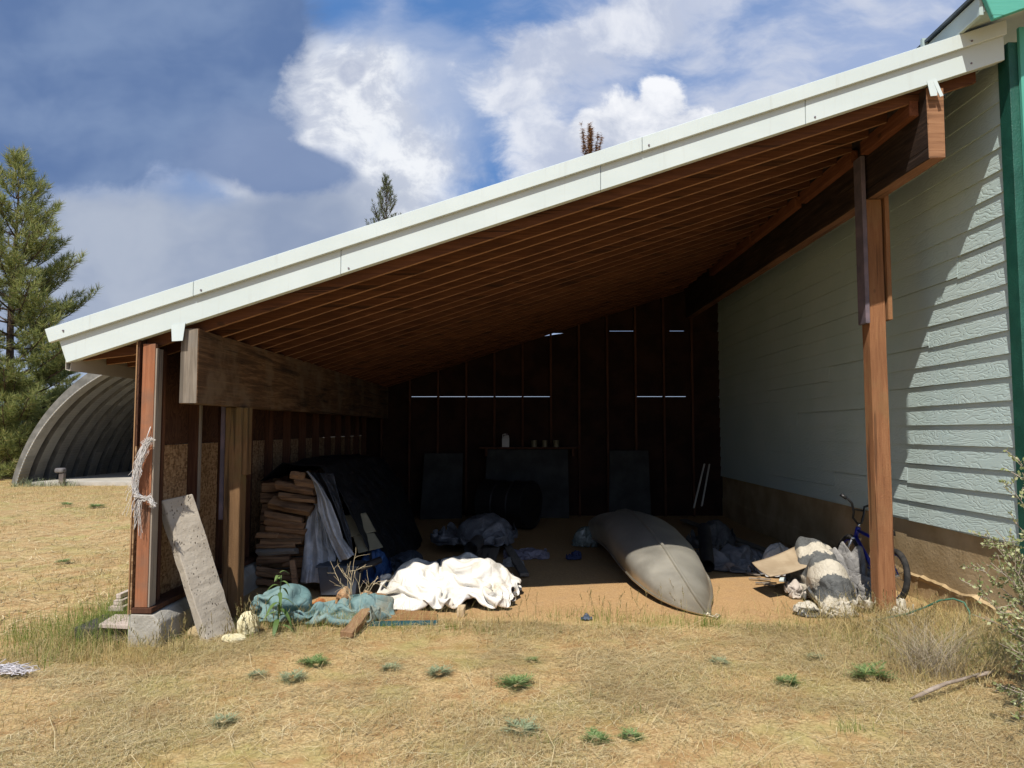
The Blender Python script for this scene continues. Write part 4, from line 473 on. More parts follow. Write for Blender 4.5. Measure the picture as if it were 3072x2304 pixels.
12,9,10,8,10,3,1,-7,-1,-4,-2,9,13,13,6,12,12,14,15,12,11,10,10,-3,0,9,-3,4,-3,-8,2,11,10,7,12,9,4,-8,-4,8,-3,-7,8,15,9,11,11,11,13,14,13,11,10,11,0,1,1,
4,1,-5,-5,5,9,11,11,11,9,-5,-6,6,8,-5,-7,2,13,12,12,12,11,12,13,15,10,10,10,5,-6,5,1,3,-4,2,6,7,11,11,10,5,-4,2,9,6,-4,-13,3,11,12,12,11,12,12,12,16,12,
7,8,3,-1,1,4,2,-1,10,7,3,5,12,8,4,4,5,4,8,-1,-16,-1,14,12,12,11,12,10,13,16,6,10,9,-5,4,0,8,2,-1,10,1,7,9,8,7,5,9,5,5,7,0,-12,-6,14,14,12,11,11,9,12,16,
4,9,8,-7,5,10,3,0,1,2,3,8,11,6,3,10,6,7,12,9,-2,-4,-13,11,14,12,11,11,9,13,16,7,2,5,-2,6,6,6,1,2,-2,3,9,7,3,10,6,10,8,10,6,7,8,-18,-1,13,12,12,11,11,14,
10,8,-3,3,7,8,6,-4,4,-1,-1,2,6,10,5,10,7,9,9,6,6,10,8,-3,-11,9,11,11,11,13,9,4,7,-1,6,9,10,8,-9,-1,0,-1,4,3,8,9,7,6,11,10,5,10,11,7,5,-7,-3,12,11,10,9,
-1,6,6,3,10,9,12,10,-5,-10,-1,4,4,0,4,7,9,11,9,6,8,9,9,4,5,5,1,7,12,8,-1,3,9,5,8,8,8,11,9,2,-9,2,8,5,2,2,3,9,8,6,5,11,11,9,-3,7,2,8,10,12,12,-2,1,9,7,7,
9,4,7,9,6,-4,11,6,5,3,-1,-8,10,8,4,9,12,11,-1,7,1,6,9,12,11,11,1,4,5,10,10,0,10,5,3,9,1,10,5,5,-2,-9,-9,9,7,10,11,9,10,5,-3,8,4,11,12,10,9,5,9,0,12,10,
1,7,9,2,0,7,11,3,-5,-8,-7,-8,8,11,11,10,9,11,11,-5,0,9,11,11,7,11,8,1,4,9,10,11,7,-1,8,0,5,2,-7,-7,-8,-7,0,12,9,11,11,10,9,12,4,-1,3,9,10,9,9,0,0,6,11,
11,12,6,3,3,8,2,-6,-8,-8,-9,-4,9,11,9,10,12,12,9,10,9,1,-3,4,6,9,6,0,4,9,10,10,8,9,9,6,1,4,-7,-9,-7,-6,1,9,10,11,10,11,11,10,10,9,-5,3,2,6,1,5,4,9,10,6,
8,8,10,9,9,1,2,1,-11,-8,-3,0,11,11,7,10,9,11,12,9,10,1,-2,5,7,-3,4,3,12,7,11,2,8,8,9,7,-1,9,4,-10,-6,-10,4,11,9,8,8,6,12,10,6,9,7,8,0,7,-5,2,7,7,9,10,7,
-3,10,10,0,8,12,5,-8,-10,-9,4,10,11,0,11,8,10,9,4,6,10,8,4,4,-5,5,6,7,10,11,10,-1,3,3,4,11,12,1,-5,-8,-8,2,9,-1,7,11,10,5,10,7,5,9,2,3,5,0,7,5,8,11,10,
4,5,9,6,0,7,11,0,-5,-9,-7,3,4,-3,12,10,9,8,6,8,8,8,-6,5,3,8,7,6,7,10,10,2,7,9,10,7,6,5,0,-7,-11,-10,1,5,4,12,10,8,10,9,8,8,3,-9,5,7,8,6,7,9,8,6,9,7,11,
9,5,8,6,-1,-10,-11,-10,-1,8,8,11,9,11,10,8,9,11,0,-10,4,12,11,6,1,5,9,9,8,10,10,11,7,0,7,-3,-11,-10,-8,0,9,9,10,11,11,11,9,10,8,-1,-10,9,12,11,10,3,-3,
1,11,9,10,11,9,4,6,5,-3,-11,-8,-8,2,10,12,10,11,10,10,8,7,10,-8,-2,14,9,11,9,12,-1,-6,6,9,11,9,2,10,8,3,-3,-10,-8,-6,3,11,12,11,11,6,7,10,11,2,-12,11,14,
10,6,12,10,10,-4,-4,9,10,5,9,6,10,-7,-2,-9,-10,-3,5,12,12,9,9,3,9,10,5,4,-8,13,12,9,11,12,7,6,8,-4,7,6,5,6,12,5,-9,-2,-8,-10,-2,8,12,11,5,8,9,9,5,8,1,-7,
11,12,12,11,9,4,10,14,-2,5,9,-2,9,12,2,-8,-2,-7,-10,1,10,11,5,10,8,10,3,7,11,-3,-8,10,14,8,10,9,7,13,17,3,5,-1,6,7,10,-1,-9,-2,-8,-7,3,11,10,6,8,6,7,5,
8,7,0,-7,8,10,8,9,10,11,16,17,6,1,6,5,5,5,-7,0,-3,-8,-4,7,10,10,2,6,9,4,10,9,9,-3,1,-5,4,10,11,12,14,15,13,11,9,4,0,7,-2,-1,7,-1,-11,4,5,11,2,7,10,-1,9,
12,11,1,6,1,6,-6,8,12,12,10,13,10,10,11,6,1,7,1,6,1,-5,-6,4,10,5,3,10,2,6,10,10,3,1,5,3,9,3,9,10,8,11,8,8,10,10,7,6,7,6,1,1,-7,3,8,4,3,8,2,8,10,9,4,-2,
-1,8,4,5,6,10,11,10,8,9,10,8,8,9,8,9,4,0,3,0,7,5,3,7,1,9,6,9,3,2,1,9,7,0,6,7,4,9,11,10,11,10,8,6,6,11,5,4,3,6,4,-2,7,8,2,7,9,7,2,-2,5,10,6,9,5,1,2,4,9,
10,10,10,12,10,6,6,5,8,4,7,5,-1,0,4,6,8,9,4,6,-1,3,8,4,10,9,3,0,8,3,9,2,11,11,12,9,8,11,7,-1,6,6,8,3,1,7,6,8,4,1,4,7,5,-2,8,9,10,1,5,8,2,9,-1,9,12,10,11,
7,11,9,7,0,4,8,5,6,4,6,0,10,1,8,2,0,6,9,2,12,1,5,10,0,8,3,1,11,12,11,10,9,7,9,9,3,-1,5,8,0,2,2,6,8,4,-2,7,9,6,8,5,8,2,8,3,5,6,-2,5,12,11,12,8,9,8,7,5,0,
-7,8,2,-3,4,7,7,3,8,10,7,6,9,8,7,1,9,5,2,10,-2,-3,10,12,11,11,10,7,6,-2,1,-2,1,1,-1,4,6,9,10,9,8,9,8,5,10,10,4,7,2,5,11,-2,-4,9,11,11,11,7,8,0,-4,-2,1,
-6,-1,1,7,9,10,9,7,9,5,10,8,12,12,8,4,2,6,10,-1,-5,7,10,11,10,8,8,3,-8,-8,7,-5,-4,3,7,7,10,6,5,8,6,10,8,11,12,13,8,0,7,10,0,-2,3,2,7,10,9,9,5,-4,-8,9,-5,
-2,3,-1,9,10,8,0,9,6,4,11,12,12,12,11,6,6,9,4,-2,3,3,-2,2,11,12,9,1,-9,44,-5,-7,-6,-6,-3,-7,6,8,6,10,9,-8,-8,-9,-4,9,8,2,1,2,1,3,3,0,0,-4,-1,2,10,4,-5,
-8,0,-4,0,-4,-10,1,9,9,8,5,-8,-7,-7,6,-2,-1,1,3,1,2,3,1,1,1,-1,4,1,6,4,-11,1,5,-5,-6,-5,-1,-4,9,6,4,6,0,-4,-2,-5,-8,-3,4,0,1,2,2,1,2,-1,1,3,5,3,5,-11,3,
8,-6,-7,-6,-3,3,7,3,4,8,11,1,-4,-7,-6,-5,-3,-2,1,0,1,-2,0,0,1,4,7,6,2,-9,10,7,-4,-5,-5,-3,-2,2,3,7,9,12,9,-1,-6,-6,-5,-7,3,1,0,-1,-4,0,-6,1,4,3,7,-2,-2,
5,6,-2,-8,-4,2,0,-1,3,9,8,10,8,8,1,-6,-6,-5,1,1,0,-3,-2,-2,-4,2,2,2,-4,-6,1,-2,8,-1,-7,-1,1,7,-5,0,8,5,9,12,10,4,0,-6,-4,0,0,1,-1,-5,-5,1,1,-6,-6,-7,-6,
3,-6,8,-3,-4,1,4,0,6,0,5,7,4,11,4,7,7,-5,-7,5,3,-3,-3,-2,-3,1,-9,-10,-10,-9,1,5,-10,8,-6,0,-3,4,1,5,9,2,7,2,9,4,8,-1,1,-2,-3,7,5,-3,-4,3,-7,-10,-11,-10,
-11,-6,2,-7,-3,1,-3,0,-1,7,6,1,6,5,6,7,4,8,-5,-1,2,2,2,2,7,2,-2,-11,-10,-9,-11,-10,1,-1,-5,-7,2,-1,1,4,1,2,-2,9,8,7,7,5,5,3,2,2,2,0,-4,1,9,-2,-12,-7,-10,
-11,-5,1,-1,-5,-7,7,1,-3,4,-5,0,3,7,6,11,8,8,8,-2,-1,3,2,0,-2,-1,3,7,-9,-9,-11,-9,0,-10,0,-5,-7,5,0,4,-4,-2,1,6,2,8,10,6,11,2,5,9,2,0,-7,1,-4,-4,9,-2,-11,
-11,-5,-8,-11,-1,-3,-7,2,6,-4,-4,3,2,8,2,6,4,11,4,12,5,10,4,2,-2,-12,-4,-5,1,6,-11,-10,-6,-10,-11,7,-7,-5,2,-4,-2,-1,4,5,1,8,8,4,2,15,6,10,3,5,5,-1,-6,
-17,-7,4,5,-8,-10,-9,-9,-12,9,-10,-8,-6,-2,0,2,1,8,4,4,0,5,7,20,9,5,2,3,4,1,-6,-11,-13,3,3,-9,-9,-8,-10,-11,7,-10,-10,-6,1,-3,-4,6,8,5,-4,-3,9,8,17,10,
5,3,3,5,1,-7,-6,-19,1,2,-8,-9,-8,-7,-12,-3,-2,-9,-9,-7,-3,5,9,7,-6,-6,2,10,6,17,5,3,4,4,5,7,-3,-9,-22,0,1,-6,-5,-10,-8,-11,-1,-4,-9,-9,-3,2,7,6,-5,-7,-6,
7,10,5,15,1,3,4,4,6,9,0,-9,-22,-1,-4,-2,-3,-3,-10,-11,3,-11,-11,-8,-2,9,10,-7,-7,-5,0,4,10,7,11,3,2,3,5,6,8,1,-10,-18,-9,-3,0,-6,3,-1,-11,-3,-11,-12,-6,
4,8,0,-9,-4,4,1,4,3,7,6,12,7,-1,3,7,4,-4,-14,-12,-1,-8,-6,-6,4,5,-4,-3,-11,-12,3,3,7,-5,-3,-2,4,5,-6,-6,7,10,6,9,5,5,3,-2,-7,-13,-6,-4,-8,-4,-5,3,6,6,-2,
-12,-5,7,4,4,-1,-2,-1,0,-3,1,-6,-7,6,9,6,5,2,4,-4,-5,-4,-5,-10,-4,-3,1,0,7,3,-3,-9,2,8,6,3,-1,-3,-3,-3,0,-6,-7,-7,3,0,4,7,1,1,-4,-1,2,1,-3,-5,-5,-1,0,8,
5,-6,2,4,6,6,3,-7,-7,-6,-5,1,1,3,-7,-1,-6,-2,0,1,2,4,-2,-2,4,8,0,-8,-4,-2,5,10,3,-5,8,5,0,0,-5,-7,-7,-5,-1,2,10,1,-6,-1,-5,0,3,4,6,-3,-11,1,5,8,-1,-8,-6,
2,12,1,-1,-1,-1,0,1,-7,-6,-2,1,-4,5,1,8,1,-3,-1,-1,5,5,3,-7,-8,-3,-5,9,8,-1,-8,-6,8,3,-8,-5,1,-3,-1,-6,3,0,3,-6,2,-2,8,10,4,0,-2,4,4,-8,-9,-8,-3,0,1,8,
9,-2,-6,-7,-4,-4,-4,-2,-1,-8,1,3,-4,4,2,-5,1,5,11,10,5,-3,0,-5,-7,-10,-7,1,0,3,2,7,7,-1,-7,9,-5,-6,-5,-7,-4,-1,5,-5,1,3,2,-6,5,12,11,9,-4,-4,-10,-7,-7,
1,2,1,-7,2,1,9,8,0,9,-6,-8,-10,-10,-1,0,1,-1,3,-3,1,1,2,10,11,11,-4,-9,-10,-10,-3,0,7,-1,-6,2,5,3,3,4,-6,-5,-5,-11,-8,0,0,6,-3,-3,-2,1,4,3,7,12,7,-5,-10,
-7,-6,2,-7,1,9,-3,5,5,-3,-4,-3,-11,-3,1,-5,-9,0,2,-2,4,-7,0,2,6,5,6,3,4,-4,-9,-4,-8,5,-4,0,3,9,7,-3,-9,-7,2,-6,6,-1,-3,-9,3,0,-9,1,5,-4,5,10,-3,0,1,3,-1,
-9,-5,-2,1,-2,1,2,11,8,-7,-11,-5,0,-2,11,2,-7,-6,1,-7,-5,2,0,9,3,2,-9,-3,8,3,-2,-10,2,-2,-2,1,-3,7,7,1,3,-12,-1,0,0,11,6,-4,-7,-9,-7,-1,1,4,3,7,-8,-7,3,
8,6,-8,-7,5,-3,-2,0,-1,10,-3,3,1,-2,-3,8,0,9,5,-2,-9,-7,-8,0,4,5,-1,1,-3,-4,3,6,5,-2,-4,-3,-3,0,0,3,2,-7,2,2,7,2,6,0,5,4,0,-11,-4,-4,0,4,-2,0,5,-3,-3,7,
5,12,2,-4,-5,-9,-5,2,-3,-5,4,-2,0,8,11,5,-1,1,7,-1,-11,-6,4,0,-4,0,1,2,1,2,9,11,9,-2,-3,-4,-12,-3,-9,-3,4,-2,1,0,8,8,7,-4,4,9,-5,-11,-4,0,4,2,-4,-1,4,1,
3,11,14,-1,-8,1,-3,-3,-9,-3,-6,-2,4,-3,8,2,2,8,-1,6,8,-8,-10,-2,2,1,-2,5,3,-6,-3,10,12,4,0,-5,-7,5,-4,0,-6,0,-7,0,6,-1,-6,3,9,1,6,5,-9,-9,1,-1,4,3,5,-5,
-3,-4,11,15,1,-8,-8,-1,4,6,4,-4,-4,-6,0,-3,-6,-1,8,1,1,8,0,-11,-4,0,1,5,4,1,-4,-7,0,6,17,-5,-7,-2,5,7,7,5,-5,-5,-5,-5,-10,-3,0,9,0,0,10,-5,-10,-2,1,6,-3,
4,5,-8,-4,1,6,11,-4,0,2,7,7,8,3,-5,-7,-5,-10,-9,-6,2,9,-5,2,8,-7,-9,-2,3,1,6,7,-5,-7,-2,4,4,8,7,1,1,5,8,7,-2,-6,-1,-9,-10,-9,-8,5,2,6,1,7,-10,-8,3,0,7,
8,-5,-8,0,-2,7,8,2,14,3,3,3,3,2,-7,0,2,-7,-10,-11,-7,4,6,-3,3,0,-6,-1,-1,4,8,-4,-8,-5,-1,2,12,10,4,4,12,0,-3,3,-5,2,2,-4,0,-9,-11,-2,6,-2,-11,1,-8,-6,1,
7,8,-3,-6,-5,-2,3,7,3,9,11,2,7,5,5,-1,-4,-6,-3,4,-3,-7,-8,3,0,-11,-12,-3,-10,-2,6,9,-2,-5,-3,-2,1,6,4,5,5,7,10,9,5,6,-6,-8,-5,4,-5,-4,-3,1,0,-10,-12,-11,
-3,-5,4,6,-3,-8,-1,7,0,3,5,5,-1,-1,9,10,8,10,2,-4,-5,-4,-3,5,-5,-1,-1,-9,-11,-10,-11,8,-2,1,-4,-9,0,2,5,7,3,5,0,-9,-2,10,12,10,10,-2,-6,-3,-1,0,0,6,-7,
-8,-6,-10,-9,-10,12,-4,-8,-11,-2,1,9,5,5,5,-2,-9,-7,1,11,11,8,11,4,-12,-1,3,-1,-6,6,-1,-7,-11,-9,-10,-8,9,-9,-8,-10,-6,7,5,9,4,-1,-6,-8,-7,2,12,9,8,12,
6,-12,-6,1,3,-2,-5,-2,2,-7,-10,-11,-8,4,-8,-10,-7,-3,0,10,0,-1,-4,1,2,-10,-3,11,10,7,11,9,-11,-11,1,0,2,-5,-7,1,2,-5,-11,-11,5,-8,-9,-7,-2,-1,-4,-3,0,-1,
5,9,-8,-7,8,11,6,8,11,-8,-12,-6,1,-1,-3,-4,-3,2,2,-5,-9,-4,-6,-6,-10,0,-7,-7,-1,-2,3,8,9,-5,-4,1,9,5,10,11,-4,-10,-8,-5,-4,-4,-3,0,-3,3,7,-2,5,-11,-8,-7,
-8,-7,-5,-1,3,3,7,6,-10,0,3,7,5,11,11,-1,-6,-6,-2,-4,-5,-7,-8,-6,7,10,6,1,-9,-9,-9,-10,-7,-1,-1,2,2,8,-4,-7,0,2,7,7,12,9,5,-8,-8,0,0,-6,-6,-8,-8,5,8,6,
-10,-3,2,-10,-7,-5,-5,-3,-6,2,3,2,-5,3,3,2,6,7,7,8,-4,-11,4,-7,-8,-5,-4,-4,7,6,4,-7,9,1,-10,-2,-3,-7,-5,-7,-2,-5,-1,0,1,2,3,4,8,5,8,3,-11,1,-3,-11,-9,-1,
0,7,11,9,])
CLOTHS['grey'] = (42, 40, [-193,0,0,0,0,0,-1,1,0,0,3,4,7,14,13,-7,-7,-2,2,3,2,-1,-3,1,1,-1,-1,-2,-3,-4,-3,4,-5,-8,-6,1,5,0,-3,11,16,-1,-4,1,1,-1,-3,2,-5,-5,9,3,11,2,4,-9,-9,-3,11,
12,-2,-9,-6,-1,5,-1,-3,-4,-3,-4,0,4,-2,0,-3,8,7,-8,-7,1,14,-3,-1,0,-2,-2,-2,-8,-11,2,6,12,11,2,-15,-10,-9,5,13,7,-4,-10,-7,1,2,2,-5,-1,-3,2,7,-7,1,3,7,
2,11,-7,-7,-6,14,-2,-1,-4,0,-2,-13,-14,-7,7,8,13,7,-10,-14,-11,1,-2,9,11,4,-10,-7,-5,0,0,1,2,2,5,-2,-8,6,8,8,-1,3,-1,-2,-7,15,-4,-4,1,-2,-15,-15,-15,1,
12,2,14,-3,-13,-8,-3,1,1,5,3,6,-6,-8,3,0,3,3,1,-3,-1,-4,2,2,6,10,3,1,0,-5,-4,13,-7,-3,2,-14,-16,-16,-11,7,7,3,5,-6,0,0,0,1,0,2,-2,-4,-7,-1,9,7,2,3,-2,-6,
-1,-1,3,1,1,6,8,3,0,-4,-12,13,-10,0,-11,-15,-14,-13,-4,5,3,3,3,3,2,1,1,0,0,0,-2,-8,-5,2,6,10,4,1,-4,-5,-5,4,0,1,2,-2,-5,5,11,-7,-9,12,-10,-12,-11,-14,-10,
-4,-4,2,-2,10,-1,5,5,3,0,-2,-3,1,-6,-3,-4,2,5,6,10,0,-4,-4,-3,-2,2,-4,0,0,-6,1,11,-10,-9,11,-14,-13,-14,-9,-7,-1,-3,-1,-1,-1,7,6,3,3,1,2,-7,-2,-2,-4,-1,
0,7,1,2,9,0,-2,-4,-3,-4,-1,1,-8,0,0,1,-10,-10,5,-16,-13,-8,-10,-7,1,3,-1,-2,-1,-2,1,9,4,3,-2,-1,-2,-5,-2,-3,5,1,5,-5,0,12,2,-3,-4,-3,-3,-3,-11,4,3,-5,-7,
-7,0,-14,-12,-8,-9,-7,9,6,0,-4,1,-2,-1,-1,5,9,1,1,-7,-7,-2,-1,3,1,1,-1,1,4,10,-3,-4,-2,-4,-8,-5,-1,4,0,-6,-8,2,-11,-11,-9,-11,-6,11,11,1,-3,0,0,1,-2,1,
6,7,-2,-8,-2,-3,-2,3,-5,3,3,-4,9,3,-1,-4,1,-6,-4,-3,-1,1,0,-6,-8,9,-10,-12,-14,-6,-3,9,12,1,-2,1,0,-3,4,1,-1,6,-3,0,0,-3,-6,-1,-2,1,1,-2,3,7,1,-5,2,0,-5,
-4,-2,-6,5,-3,-8,-6,-1,-8,-11,-7,3,4,11,6,-5,2,-3,2,1,4,0,-1,-2,1,-4,-6,0,-1,-2,-3,4,2,0,8,1,0,-4,-1,0,-1,-7,-3,-1,3,-7,1,-1,0,-8,-4,1,6,4,7,-3,1,1,2,1,
0,4,-1,-3,-2,-7,-3,0,1,-3,-4,2,3,0,1,7,3,-2,2,-1,-4,-10,-2,0,3,-5,13,-2,-6,-4,1,1,5,5,-2,-1,1,6,4,-3,-3,-1,4,0,-4,-7,-2,1,-6,-10,-6,2,6,5,-1,11,4,5,1,-6,
-3,-8,-5,6,2,-8,-5,9,-1,-2,4,0,3,2,-1,-2,4,-2,7,-3,-3,2,2,0,-9,-6,4,-4,-10,-8,-2,2,1,1,5,6,11,8,2,-7,-5,-9,3,2,2,-11,-3,2,12,6,5,3,-3,3,3,-2,4,-3,2,-4,
2,3,-1,-3,-9,-1,0,-12,-3,0,2,-1,-2,3,0,5,9,7,1,-1,-7,-2,1,-1,-2,-3,14,-2,6,9,5,6,-1,3,3,1,1,-2,0,-2,1,-2,-4,-3,-2,-2,-5,-2,1,-2,4,1,-5,-3,2,2,4,14,0,-4,
-1,-2,0,-1,-3,-8,14,0,2,5,7,2,6,2,3,2,3,-1,-1,-1,-1,-4,-1,-3,-4,-2,-5,4,0,-1,3,0,-3,-6,-2,5,2,4,5,2,1,-3,0,-3,-3,-7,16,-2,1,5,3,8,-1,8,5,2,0,1,0,-1,-3,
-6,1,-6,-2,-4,1,1,-3,4,0,0,-1,-3,-6,3,4,3,5,5,1,-3,-5,-2,-5,-6,14,-4,5,3,-2,6,6,4,8,0,3,2,1,-1,-6,-4,-1,-7,2,-7,2,0,1,2,-1,-1,-1,-1,-4,2,2,4,4,6,2,-5,-6,
-7,-4,-6,12,-3,6,2,1,2,5,4,6,3,2,2,6,-3,-7,-4,-1,-8,4,-7,4,1,1,-2,-1,0,-1,-2,-1,1,2,4,4,2,2,-3,-6,-9,-8,-9,7,4,6,4,1,2,3,6,0,4,2,5,2,-2,-5,-4,-11,3,3,-6,
6,1,-2,0,-1,-1,-1,0,-1,1,2,3,5,1,-1,-7,-5,-11,-7,-7,10,0,0,11,10,2,2,5,1,4,2,1,4,-4,-7,-5,-10,6,0,1,-2,5,1,-6,1,1,2,-3,1,2,2,1,3,0,-5,-4,-8,-5,-6,-7,5,
4,-2,4,15,13,2,3,2,3,5,0,-2,-6,-5,-7,-13,-2,10,4,-3,1,4,-4,3,-1,3,0,3,2,1,2,-1,-3,-3,-7,-8,-6,-4,-10,5,7,0,2,9,15,12,4,2,1,7,-1,-6,-7,-7,-6,-9,2,9,2,-2,
-4,2,2,1,1,4,2,1,5,0,0,-3,-5,-6,-9,-4,-3,-5,-9,16,2,4,0,3,12,14,6,5,4,6,-4,-4,-10,-6,-4,-7,-1,10,4,0,-4,-1,5,1,1,2,1,5,4,-1,-2,-2,-7,-10,-3,-4,-5,-5,-8,
16,1,1,0,4,7,12,11,3,8,0,-2,-12,-7,4,-3,-7,-2,9,5,2,-2,-2,2,1,2,2,4,6,1,-2,-2,-8,-4,-9,-6,-2,-5,-5,-5,16,0,1,-4,5,7,10,10,3,1,6,-1,-11,-5,4,-1,-5,-3,6,
9,5,-3,-2,-3,1,4,1,8,6,-2,-3,-4,-11,-9,1,-7,-1,-4,-8,-1,16,-1,-1,-4,3,5,9,11,6,2,5,-5,-7,-2,1,-4,4,-2,3,9,9,1,-9,-3,0,1,7,10,-1,-4,-1,-11,-12,-1,-4,-4,
-2,-6,-4,1,16,-2,-5,-1,2,1,1,6,6,1,4,8,-2,-2,0,-3,2,5,5,7,10,12,-7,-8,-1,3,4,-1,-2,-3,-5,-13,-4,-2,-5,-2,-9,-1,-3,3,14,-1,-8,0,3,-2,-1,4,-6,1,9,13,5,-1,
-7,4,1,-2,5,13,13,6,3,-4,-4,0,-1,-1,-3,-7,-8,-3,-2,-5,-14,0,-6,-1,4,2,15,-2,-10,-2,-2,-3,7,-5,-2,5,9,6,8,-8,3,4,-3,2,1,3,7,9,1,-1,-2,5,6,1,-5,-10,-2,-1,
-5,-9,-13,-6,0,5,6,0,16,-7,-9,-11,-9,3,10,-4,6,5,8,3,-3,1,5,-2,5,1,0,-3,4,5,-1,3,6,5,4,-3,-7,3,-5,-6,-10,-6,-7,-4,-1,4,1,6,13,-8,-13,-15,-9,2,8,9,1,7,5,
7,-5,2,3,0,0,5,-1,2,0,5,1,-1,7,1,0,-7,7,2,-5,-9,-9,-4,-5,-4,-4,3,1,0,12,-13,-13,-14,-9,4,7,6,5,4,8,3,-1,1,-3,3,6,-4,1,5,3,-1,-1,5,-4,-5,1,10,4,-4,-10,-8,
2,-2,-1,-3,-5,-4,-3,6,8,-13,-13,-12,-4,1,-4,8,8,8,6,5,1,1,0,0,1,0,2,-6,6,0,6,1,-7,-5,1,8,-1,-5,-5,-4,1,3,2,-7,0,-4,-6,-3,6,-12,-9,-10,-5,-2,-3,1,10,12,
10,6,1,1,-1,-10,-2,6,1,-5,6,1,2,0,0,-2,-5,4,-3,0,0,-1,-1,4,-6,-7,7,-8,-3,-5,-3,-6,-7,-5,-4,-2,2,-4,5,12,6,4,-2,-1,-4,-10,3,10,4,2,1,-1,-9,-4,10,4,-5,4,
-4,3,2,-4,1,2,-5,-9,-3,6,2,-5,-12,10,0,-3,-7,3,-5,0,6,-1,9,-8,-6,8,-9,-7,12,13,1,-2,1,0,-5,-8,-1,4,7,4,-5,3,-9,2,1,6,-4,-10,5,5,-1,6,2,5,9,-2,-6,6,-6,2,
-7,-7,6,-7,2,2,-7,-1,14,11,-3,0,-8,-5,0,1,2,0,1,6,2,-1,-11,-5,2,3,3,6,4,3,0,-5,-174,16,17,14,15,13,15,14,10,9,6,2,0,-1,6,6,5,-3,9,13,11,10,10,0,14,16,16,
17,15,15,13,3,11,4,1,8,10,10,2,-2,0,15,14,15,16,11,12,13,7,6,6,8,3,6,9,-4,9,-1,4,5,11,11,11,11,13,16,16,13,16,14,15,11,6,7,6,4,0,8,1,2,1,12,14,14,12,12,
13,7,5,4,10,8,5,8,7,3,5,14,3,1,1,11,14,12,15,13,14,16,15,15,8,11,7,8,11,-1,8,0,3,-1,-3,13,14,11,15,12,3,4,4,7,11,8,4,7,8,6,14,16,8,3,5,5,8,8,12,16,16,15,
14,9,10,9,6,10,9,-2,8,7,7,9,0,12,12,14,12,2,1,3,6,10,12,3,6,8,11,12,16,16,12,8,7,7,1,-1,15,14,16,14,7,10,12,15,2,10,3,4,10,9,13,6,-1,10,12,12,3,1,1,3,10,
10,11,3,7,11,15,15,17,14,15,11,6,11,9,-5,2,15,15,9,9,10,16,10,12,-7,8,11,12,14,14,0,1,7,12,1,0,2,5,10,5,11,8,4,13,12,16,16,16,15,13,13,6,11,5,10,-7,12,
13,12,14,14,9,10,8,0,5,12,15,11,6,-8,4,4,0,-2,3,11,13,12,-3,8,11,10,10,11,14,16,16,10,16,6,11,9,5,12,6,5,12,15,13,16,13,10,8,-1,3,9,12,8,1,-9,-1,0,-3,4,
11,9,14,12,1,5,6,12,9,14,13,11,16,10,7,9,12,13,12,6,13,10,9,12,13,14,14,13,13,-1,2,5,1,7,-3,-9,9,0,-3,6,5,9,14,10,-2,10,2,14,15,10,11,12,12,12,1,14,16,
13,10,13,8,14,13,6,10,14,12,14,11,9,4,-1,-1,-2,-10,-7,5,1,-2,4,11,5,4,10,2,6,6,14,16,16,11,5,9,12,5,13,16,14,14,10,11,12,9,15,8,10,14,10,11,9,8,7,-3,-14,
-10,-1,-14,6,7,11,12,10,-7,-2,8,8,14,12,13,15,16,7,7,10,10,8,16,10,13,9,15,13,11,11,15,6,11,10,11,7,14,8,-11,-15,-6,5,-1,12,8,6,10,13,2,-7,6,10,7,14,13,
12,14,14,10,9,5,11,16,14,7,13,11,16,11,14,10,9,7,9,12,10,15,-2,-11,-12,-6,11,1,15,10,7,1,13,13,-3,1,11,5,8,15,13,11,16,15,9,8,5,11,14,9,11,10,15,12,6,13,
11,12,9,12,11,14,-9,-2,-12,-5,11,3,15,10,-2,3,15,12,10,1,9,2,5,14,15,13,12,11,10,11,10,7,9,15,9,8,11,11,13,9,8,15,15,10,10,7,1,1,-8,-4,-6,2,9,1,1,11,13,
15,10,6,12,7,-5,12,12,14,13,9,12,12,9,7,10,7,11,13,13,15,12,10,7,15,9,13,13,0,9,6,-10,-8,-9,-2,5,8,-3,13,9,15,10,12,5,9,-3,9,13,13,11,9,12,9,10,13,8,7,
10,14,16,18,15,11,12,9,9,12,10,10,1,3,-2,-12,-6,-6,7,1,7,11,12,10,10,13,0,9,-1,13,11,11,11,13,15,10,10,9,-3,11,15,16,15,18,21,12,8,13,7,10,13,1,8,4,-3,
-3,-15,4,-4,9,4,12,5,11,13,8,2,10,7,7,12,13,11,15,10,11,8,-1,8,16,14,15,15,15,21,21,8,9,6,13,11,-4,11,4,-7,-5,-12,7,-11,8,11,-2,13,5,14,13,-3,11,11,5,15,
15,11,11,10,7,9,-5,21,14,10,12,16,17,18,26,11,7,9,13,7,-3,12,0,-5,-13,-14,2,-8,0,12,10,3,13,5,12,-1,11,11,6,15,15,10,8,6,14,-5,11,15,12,14,13,16,17,17,
26,19,8,5,10,6,1,11,-2,-9,-14,-5,6,-12,-5,14,12,11,6,9,3,9,6,6,10,16,11,10,9,9,13,-14,21,14,10,13,15,15,15,19,25,24,8,6,5,4,6,9,-4,-13,-5,5,-2,-13,-4,10,
16,16,5,5,5,8,11,9,5,13,10,11,12,6,10,-9,24,9,8,13,15,17,16,19,23,26,12,3,5,9,1,7,-10,-8,9,8,-9,-7,1,7,16,16,11,-1,11,-1,14,9,13,5,10,14,-1,11,12,-7,24,
14,5,13,16,16,17,18,22,25,12,8,3,12,-5,2,-9,0,12,2,-6,11,2,2,6,15,16,2,10,-1,9,16,6,10,3,9,-2,12,13,-1,23,13,13,13,13,15,17,18,19,26,14,5,9,7,2,-12,-7,
